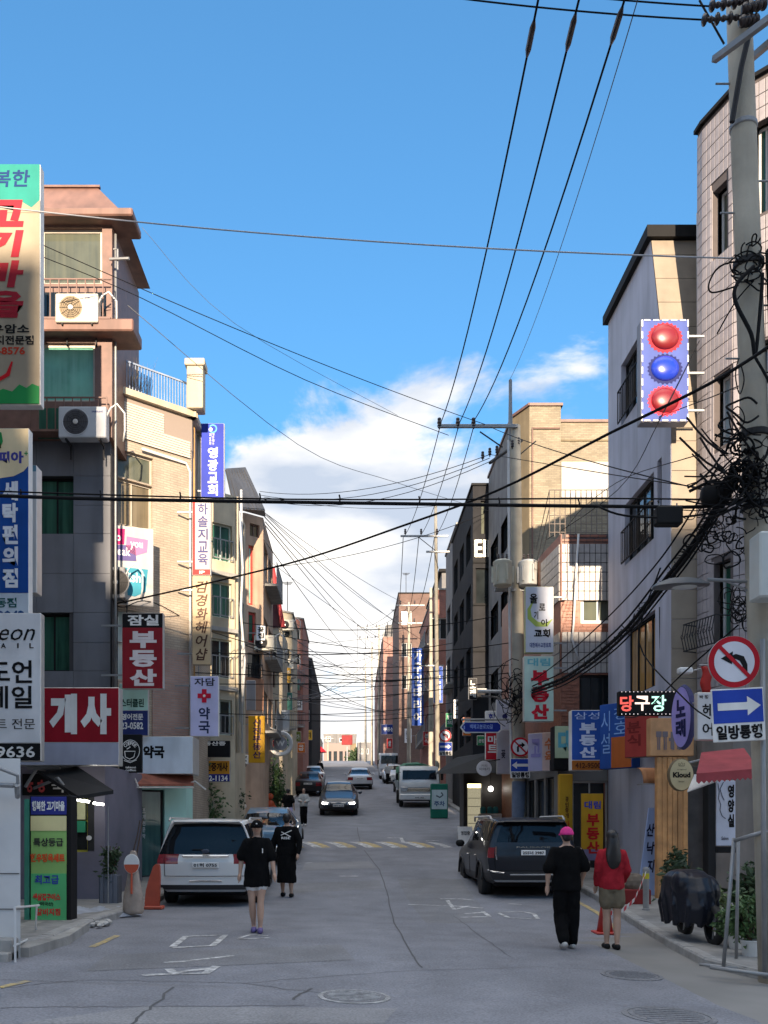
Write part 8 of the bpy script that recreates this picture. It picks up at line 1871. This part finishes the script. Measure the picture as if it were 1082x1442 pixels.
# wooden front of the beer shop, wedge banner, dome awning
wf = thing('wooden_shop_front', 'orange wooden shop front with vertical boards at the tiled corner house', 'shop', GP(6.5, 18.9)); o_ = wf.location
WOOD = M('orange_wood', (.58, .29, .11), .6, .22, 5, streak=.35)
xa, xb = X_(924, 18.8), X_(968, 18.8); nb_ = 6
for i in range(nb_):
    x0 = xa+(xb-xa)*i/nb_; MB().cbox(x0+.004, x0+(xb-xa)/nb_-.004, 18.74+.008*(i % 2), 18.9, gz(6.5, 18.8)+.1, EYE-(1066-CY)*18.8/F, .006).build('board', WOOD, wf, o_)
MB().cbox(xa-.15, xb+.1, 18.70, 18.95, EYE-(1065-CY)*18.8/F, EYE-(1012-CY)*18.8/F, .01).build('fascia', M('wood_fascia', (.52, .27, .12), .6, .2, 4), wf, o_)
for i, chh in enumerate('ㅠㅠㅔㅔ'): 
    q = MB(); x0 = X_(924+i*9, 18.7); text_mb(q, chh, x0, x0+.11, EYE-(1056-CY)*18.7/F, EYE-(1030-CY)*18.7/F, 18.69, .05); q.build('lettering', pc(120, 110, 115), wf, o_)
MB().cbox(X_(990, 18.9), X_(1000, 18.9), 18.6, 18.9, gz(6.8, 18.8), 2.9, .01).build('post', DARK, wf, o_)
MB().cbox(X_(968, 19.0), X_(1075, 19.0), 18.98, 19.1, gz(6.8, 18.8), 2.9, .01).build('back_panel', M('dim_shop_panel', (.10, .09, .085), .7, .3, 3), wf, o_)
MB().cbox(X_(1003, 18.5), X_(1080, 18.5), 18.42, 18.5, 2.7, 3.1, .01).build('lintel', M('beige_lintel', (.3, .27, .24), .7), wf, o_)
da = thing('dome_awning', 'small orange dome awning beside the wooden front', 'awning', W(911, 1105, 19.6)); R_ = []
for i in range(6): t = pi/2*i/5; R_.append([(x, -.42*cos(t)*1.0, .36*sin(t)) for x in (-.2, -.1, 0, .1, .2)])
q = MB(); q.rings(R_, False, False, False); ob = q.build('canopy', M('orange_canvas', (.40, .18, .075), .8, .2, 4), da, smooth=True); m_ = ob.modifiers.new('t', 'SOLIDIFY'); m_.thickness = .02
MB().tube([(-.2, 0, 0), (-.2, -.42, 0), (.2, -.42, 0), (.2, 0, 0)], .015, 5).build('frame', STEEL, da)
wb = thing('wedge_banner', 'pale blue slanted banner board with dark brush letters leaning at the shop', 'banner', GP(X_(912, 19.4), 19.4)); k_ = 19.4/F
pts = [(-14*k_, .05), (12*k_, .05), (12*k_, 1.95), (2*k_, 1.95)]; q = MB(); q.rings([[(x, .05, z) for x, z in pts], [(x, 0, z) for x, z in pts]]); f_ = q.build('board', pc(165, 185, 225), wb)
for i, chh in enumerate('산낙지'): 
    q = MB(); text_mb(q, chh, -.02, .15, 1.35-i*.38, 1.62-i*.38, -.008, .03, .2); q.build('lettering', pc(35, 40, 70), f_)
bn = thing('portrait_banner', 'tall white banner with a line drawn face and black letters', 'banner', W(1022, 1145, 15.8)); k_ = 15.8/F
MB().cbox(-13*k_, 14*k_, 0, .03, -46*k_, 46*k_, .006).build('panel', pc(195, 200, 215), bn); q = MB(); vtext_mb(q, '영양실', 3*k_, 12*k_, -20*k_, 40*k_, -.006, .05); q.build('lettering', S_BLACK, bn); q = MB(); text_mb(q, 'Salon', -6*k_, 4*k_, -38*k_, -33*k_, -.006); q.build('lettering', pc(90, 90, 100), bn)
draw(bn, 'face_line', pc(70, 75, 90), [(x*k_, z*k_) for x, z in ((-11, 42), (-9, 30), (-10, 20), (-7, 12), (-8, 4), (-5, -4), (0, -8))], .012, -.006); draw(bn, 'hair_line', pc(70, 75, 90), [(x*k_, z*k_) for x, z in ((-3, 44), (-8, 34), (-5, 24), (-2, 18))], .014, -.006)
MB().cbox(-13*k_, 14*k_, -.02, .06, -56*k_, -47*k_, .01).build('foot_box', BLACK, bn)
ra2 = thing('red_shop_awning', 'red scalloped awning under the one way sign', 'awning', W(1025, 1080, 14.6)); o_ = ra2.location
A4_ = [W(988, 1062, 15.2)-o_, W(1048, 1056, 15.2)-o_, W(1068, 1085, 14.0)-o_, W(981, 1092, 14.0)-o_]
q = MB(); q.rings([A4_, [p+Vector((0, 0, .03)) for p in A4_]]); q.build('canopy', M('red_canvas', (.30, .045, .055), .8, .2, 4), ra2)
q = MB(); n_ = 12
for i in range(n_):
    a, b_ = A4_[3].lerp(A4_[2], i/n_), A4_[3].lerp(A4_[2], (i+1)/n_); m = a.lerp(b_, .5); q.poly([a, m-Vector((0, 0, .16)) if False else a-Vector((0, 0, .09)), m-Vector((0, 0, .13)), b_-Vector((0, 0, .09)), b_])
q.quad(A4_[2], A4_[2]-Vector((0, 0, .1)), A4_[1]-Vector((0, 0, .1)), A4_[1]); ob = q.build('valance', M('red_canvas', (.30, .045, .055), .8), ra2); m_ = ob.modifiers.new('t', 'SOLIDIFY'); m_.thickness = .01
wa = thing('white_awning', 'small white triangular awning below the red awning', 'awning', W(985, 1108, 15.5)); o_ = wa.location; q = MB(); P4 = [W(968, 1116, 15.0)-o_, W(1012, 1100, 15.0)-o_, W(1010, 1093, 16)-o_, W(978, 1092, 16)-o_]; q.rings([P4, [p+Vector((0, 0, .02)) for p in P4]]); q.build('canopy', WHITE, wa)
sfl = thing('shop_flag', 'folded red and cream flag hanging beside the hair shop sign', 'flag', W(994, 955, 14.2)); R_ = [[(-.07+.02*sin(z*20), 0, z), (-.02, -.04, z), (.03, 0, z), (.08+.02*sin(z*17), -.03, z)] for z in [-.22+.05*i for i in range(9)]]
q = MB(); q.rings(R_, False, False, False); ob = q.build('cloth', pc(170, 50, 45), sfl, smooth=True); m_ = ob.modifiers.new('t', 'SOLIDIFY'); m_.thickness = .008; MB().cyl((-.1, 0, .2), (.3, 0, .22), .012).build('staff', STEEL, sfl)
fl = thing('flood_lamp', 'small white flood lamp on a bracket above the LED sign', 'lamp', W(965, 945, 15.5)); MB().cbox(-.13, .10, -.1, .05, -.05, .05, .02).build('head', WHITE, fl); MB().tube([(.1, 0, 0), (.3, 0, .05), (.45, .1, -.2)], .014, 6).build('arm', STEEL, fl)
# covered motorbike
mb_ = thing('covered_motorcycle', 'motorcycle under a shiny dark blue tarpaulin on the right kerb', 'motorcycle', GP(X_(972, 13.6), 13.6)); mb_.location.z += .10
q = MB(); torso(q, [(.30, .30, .55, -.03, 0), (.5, .33, .62, -.03, 0), (.75, .34, .60, -.04, .02), (.95, .30, .45, -.05, 0), (1.02, .24, .30, -.05, 0), (1.05, .15, .15, -.05, 0)]); q.ell((.2, -.1, .72), .18, .3, .26); q.ell((-.22, -.25, .85), .14, .2, .2); random.seed(8)
for i in range(12): a = i*.52; q.tube([(.30*cos(a)-.03, .5*sin(a), .25), (.36*cos(a)-.03, .60*sin(a), .55), (.28*cos(a)-.03, .4*sin(a), .95)], [.05, .04, .03], 6)
me = remesh(q, 'cover', .016, 2); me.materials.append(M('navy_tarpaulin', (.010, .012, .020), .38, .2, 3, .6, 6, spec=.35)); link('cover', me, mb_)
for y in (-.55, .6):
    w_ = MB().lathe([(.20, -.05), (.27, -.05), (.29, 0), (.27, .05), (.20, .05)], ax='X', n=22, caps=False).build('wheel', RUBBER, mb_, smooth=True); w_.location = (.14, y, .28); q = MB()
    for a in range(6): q.tube([(0, 0, 0), (0, .21*cos(a), .21*sin(a))], .012, 4)
    q.build('spokes', STEEL, w_)
q = MB(); q.tube([(.2, -.3, .1), (.3, -.35, .02)], .02, 6); q.build('side_stand', STEEL, mb_)
# steel tube stand of the near signs
st_ = thing('steel_stand', 'galvanised tube frame carrying the near traffic signs', 'sign stand', GP(X_(1060, 10.5), 10.4)); o_ = st_.location
for pts, r in (([W(1077, 1378, 10.4), W(1074, 900, 10.4)], .028), ([W(1019, 1362, 10.7), W(1034, 1180, 10.7)], .022), ([W(1037, 1350, 11.2), W(1040, 1180, 11.2)], .020), ([W(1034, 1184, 10.7), W(1080, 1170, 10.4)], .024), ([W(1000, 1362, 10.6), W(1090, 1374, 10.3)], .024), ([W(985, 1358, 10.9), W(1040, 1364, 10.7)], .02)): MB().tube([p-o_ for p in pts], r, 10).build('tube', STEEL, st_, smooth=True)
# bollards, tape, cones, stump
for k, (u, v, D) in enumerate(((910, 1280, 17.0), (848, 1262, 20.2))):
    p = Vector((X_(u, D), D, gz(X_(u, D), D)+.12)); t_ = thing('bollard', ('steel bollard with tape tied to it in front of the wooden shop front', 'steel bollard beside the yellow door sign')[k], 'bollard', p); MB().lathe([(.075, 0), (.075, .03), (.055, .04), (.055, .70), (.06, .71), (.06, .76), (.045, .79), (.01, .80)], n=18).build('post', STEEL, t_, smooth=False); MB().lathe([(.057, .58), (.058, .6), (.058, .66), (.057, .68)], n=18).build('band', pc(200, 190, 60), t_)
cn = thing('traffic_cone', 'red traffic cone behind the person in the red cardigan', 'traffic cone', GP(X_(852, 14.8), 14.8)); MB().lathe([(.13, .03), (.04, .62), (.02, .66), (.01, .67)], n=20).build('cone', M('cone_red', (.45, .04, .03), .45), cn, smooth=True); MB().cbox(-.18, .18, -.18, .18, 0, .035, .01).build('base', M('cone_red', (.45, .04, .03), .45), cn); MB().lathe([(.0995, .2), (.0742, .34)], n=20, caps=False).build('band', S_WHITE, cn)
tape = thing('barrier_tape', 'red and white barrier tape slung from the bollard to the cone', 'tape', W(895, 1250, 16)); P_ = [W(909, 1232, 16.9), W(902, 1250, 16.4), W(893, 1270, 16.0), W(878, 1284, 15.4), W(856, 1290, 14.8)]
for i in range(16):
    t0, t1 = i/16*4, (i+1)/16*4; a, b_ = Vector(lerpv([tuple(p) for p in P_], t0)), Vector(lerpv([tuple(p) for p in P_], min(3.999, t1))); q = MB(); o_ = tape.location; q.quad(a-o_, b_-o_, b_-o_+Vector((.01, 0, .07)), a-o_+Vector((.01, 0, .07))); ob = q.build('tape_piece', (pc(205, 60, 70) if i % 2 else S_WHITE), tape); m_ = ob.modifiers.new('t', 'SOLIDIFY'); m_.thickness = .004
# potted plants on the right
def pot_plant(label, u, v, D, r, h, leaf, n, size, pot, rx, rz_, seed, dz=.12):
    p = Vector((X_(u, D), D, gz(X_(u, D), D)+dz)); t_ = thing('potted_plant', label, 'potted plant', p)
    MB().lathe([(r*.75, 0), (r, h*.9), (r*1.08, h*.92), (r*1.08, h), (r*.9, h), (r*.88, h*.9)], n=18).build('pot', pot, t_); foliage('foliage', t_, (0, 0, h+rz_*.9), rx, rx, rz_, n, size, leaf, seed); q = MB(); random.seed(seed)
    for i in range(8): a = random.uniform(0, 6); q.tube([(0, 0, h*.8), (rx*.4*cos(a), rx*.4*sin(a), h+rz_*.7), (rx*.8*cos(a), rx*.8*sin(a), h+rz_*1.5)], [.012, .008, .003], 4)
    q.build('stem', M('twig_brown', (.09, .06, .04), .8), t_); return t_
WP = M('white_pot', (.55, .55, .53), .5, .1); BP = M('black_pot', (.04, .04, .042), .6); TP = M('terracotta_pot', (.30, .13, .07), .8)
pot_plant('leafy plant in a white pot nearest the steel stand', 1057, 1320, 11.9, .12, .22, LEAF, 700, .10, WP, .26, .32, 61)
pot_plant('tall dark plant in a black pot at the right edge', 1072, 1300, 12.8, .16, .3, LEAFD, 900, .14, BP, .32, .5, 62)
pot_plant('small plant in a white pot left of the leafy one', 1036, 1300, 12.6, .10, .2, LEAF, 400, .09, WP, .18, .22, 63)
pot_plant('bushy plant in a dark pot behind the covered motorcycle', 957, 1262, 16.0, .18, .35, LEAFD, 800, .11, BP, .28, .42, 64)
pot_plant('low plant in a terracotta pot beside the wooden front', 1010, 1290, 14.5, .14, .25, LEAFY, 500, .09, TP, .22, .22, 65)
pk = thing('parking_stone', 'dark rounded boulder and crate on the right pavement', 'boulder', GP(X_(893, 18.0), 18.0)); pk.location.z += .1; q = MB(); q.ell((0, 0, .42), .22, .18, .2, 10, 7); q.build('stone', M('brown_stone', (.14, .11, .085), .9, .3, 9), pk); MB().cbox(-.25, .28, -.18, .2, 0, .3, .02).build('crate', pc(120, 40, 40), pk)
# things at the crest
pr = thing('red_parasol', 'red parasol before the house at the top of the street', 'parasol', GP(X_(444, 172), 172)); MB().lathe([(2.2, 2.2), (1.2, 3.2), (.05, 3.9)], n=16).build('canopy', pc(225, 40, 50, .6), pr); MB().cyl((0, 0, 0), (0, 0, 3.8), .06).build('pole', STEEL, pr)
rs2 = thing('red_far_sign', 'red sign board far off at the crest on the right', 'sign', W(489, 1042, 170)); MB().cbox(-1.0, 1.0, 0, .2, -.9, .9, .05).build('board', pc(200, 40, 50, .35), rs2); MB().cyl((0, .1, -1.2), (0, .1, -6), .12).build('post', STEEL, rs2)
for k, (u, D, h) in enumerate(((500, 190, 4.5),)):
    t_ = thing('street_tree', 'small dark tree right of the end house', 'tree', GP(X_(u, D), D)); MB().tube([(0, 0, -.2), (.1, 0, h*.3), (0, .1, h*.6)], [.25, .18, .08], 8).build('trunk', M('bark', (.08, .06, .045), .9), t_); foliage('crown', t_, (0, 0, h*.7), h*.3, h*.3, h*.32, 900, .6, LEAFD, 80+k)

# small projecting signs and balconies that crowd both rows further up
random.seed(77)
_cn = {'yellow': (205, 160, 50), 'white': (215, 215, 218), 'red': (180, 45, 50), 'green': (50, 130, 90), 'blue': (50, 90, 170), 'black': (35, 35, 38), 'orange': (205, 110, 45)}
_sp = [(361, 374, 880, 902, 36.5, 'white', '꽃집', -1), (375, 386, 1030, 1052, 42, 'red', '통닭', -1), (383, 392, 1012, 1030, 45, 'white', '미용', -1), (400, 410, 1040, 1058, 50, 'green', '약초', -1), (409, 418, 1004, 1024, 58, 'red', '회', -1), (416, 426, 985, 1000, 62, 'white', '의원', -1), (419, 430, 1046, 1060, 62, 'orange', '국밥', -1), (430, 440, 1028, 1042, 82, 'yellow', '떡', -1),
       (639, 652, 985, 1012, 47, 'white', '치과', 1), (652, 664, 1010, 1036, 42, 'orange', '치킨', 1), (628, 640, 1004, 1024, 50, 'green', '한의', 1), (596, 606, 1030, 1050, 60, 'red', '분식', 1), (586, 596, 1034, 1052, 68, 'yellow', '열쇠', 1), (570, 580, 1026, 1046, 78, 'white', '문구', 1), (545, 553, 1040, 1054, 96, 'red', '쌀', 1), (660, 672, 955, 985, 40.8, 'black', '노래', 1)]
for (u0, u1, v0, v1, D, cn_, tx, sd) in _sp:
    sign('%s_blade_sign' % cn_, {(361): 'white florist blade sign beside the red framed green window', 375: 'red chicken shop blade sign under the ring shaped sign', 383: 'white blade sign just above the ring shaped sign', 400: 'green herb shop blade sign low on the left row', 409: 'red single letter blade sign on the left row', 416: 'white clinic blade sign on the red brick building', 419: 'orange soup shop blade sign low on the left row', 430: 'yellow single letter blade sign farthest on the left', 639: 'white dentist blade sign on the stepped grey building', 652: 'orange chicken blade sign on the charcoal building', 628: 'green clinic blade sign beside the stepped grey building', 596: 'red snack bar blade sign before the red brick building', 586: 'yellow key cutter blade sign far up the right row', 570: 'white stationery blade sign on the brown brick building', 545: 'red single letter blade sign on the salmon building', 660: 'black blade sign high on the charcoal building'}[u0],
         (u0, u1, v0, v1), D, [(u0, u1, v0, v1, pc(*_cn[cn_]))], [(tx, u0+2, u1-2, v0+3, v1-3, S_BLACK if cn_ in ('white', 'yellow') else S_WHITE, 'v', .03)], .14, ALU, bracket=(.5*sd, ((v0+v1)/2,)))
def balcony(root, off, e, t0, t1, z, mat, rail, d=.5):
    """slab with a barred rail standing out from a wall"""
    b_ = MB().obox(e.A, e.d, -e.n, UP, (t0, t1), (-d, -.002), (z-.1, z)).build('balcony', mat, root, off); q = MB()
    for zz in (z+.05, z+.85): q.obox(e.A, e.d, -e.n, UP, (t0, t1), (-d, -d+.03), (zz, zz+.03))
    n = int((t1-t0)/.16)
    for i in range(n+1): t = t0+(t1-t0)*i/max(1, n); q.obox(e.A, e.d, -e.n, UP, (t-.01, t+.01), (-d+.005, -d+.025), (z, z+.85))
    q.build('balcony_rail', rail, b_, off)
for root, off, e, zs in ((b6, off6, E6[1], (5.6, 8.6, 11.6)), (b7, off7, E7[0], (7.2, 10.0)), (b8, off8, E8[0], (7.4, 10.4)), (b9, off9, E9[0], (8.8, 11.8)), (r6, offr6, Edge((xr6, 71), (xr6, 58.0)), (7.6, 10.6, 13.6)), (r5b, offr5b, Edge((xr5b, 55.5), (xr5b, 49.6)), (6.6, 9.6))):
    for z in zs: balcony(root, off, e, .15*e.len, .85*e.len, z, CONC, STEEL)
# roof aerials
for k, (u, v, D) in enumerate(((405, 860, 54), (555, 880, 101), (572, 834, 81))):
    p = W(u, v, D); t_ = thing('roof_aerial', ('ochre building', 'salmon brick building', 'brown brick building')[k]+' roof aerial with several rods', 'aerial', p); MB().cyl((0, 0, -.4), (0, 0, 1.7), .025, n=6).build('mast', DARK, t_)
    for j in range(5): MB().cyl((-.35+.04*j, -.3+.15*j, 1.6), (.35-.04*j, -.3+.15*j, 1.6), .012, n=5).build('rod', DARK, t_)
    MB().cyl((0, -.35, 1.6), (0, .35, 1.6), .012, n=5).build('boom', DARK, t_)
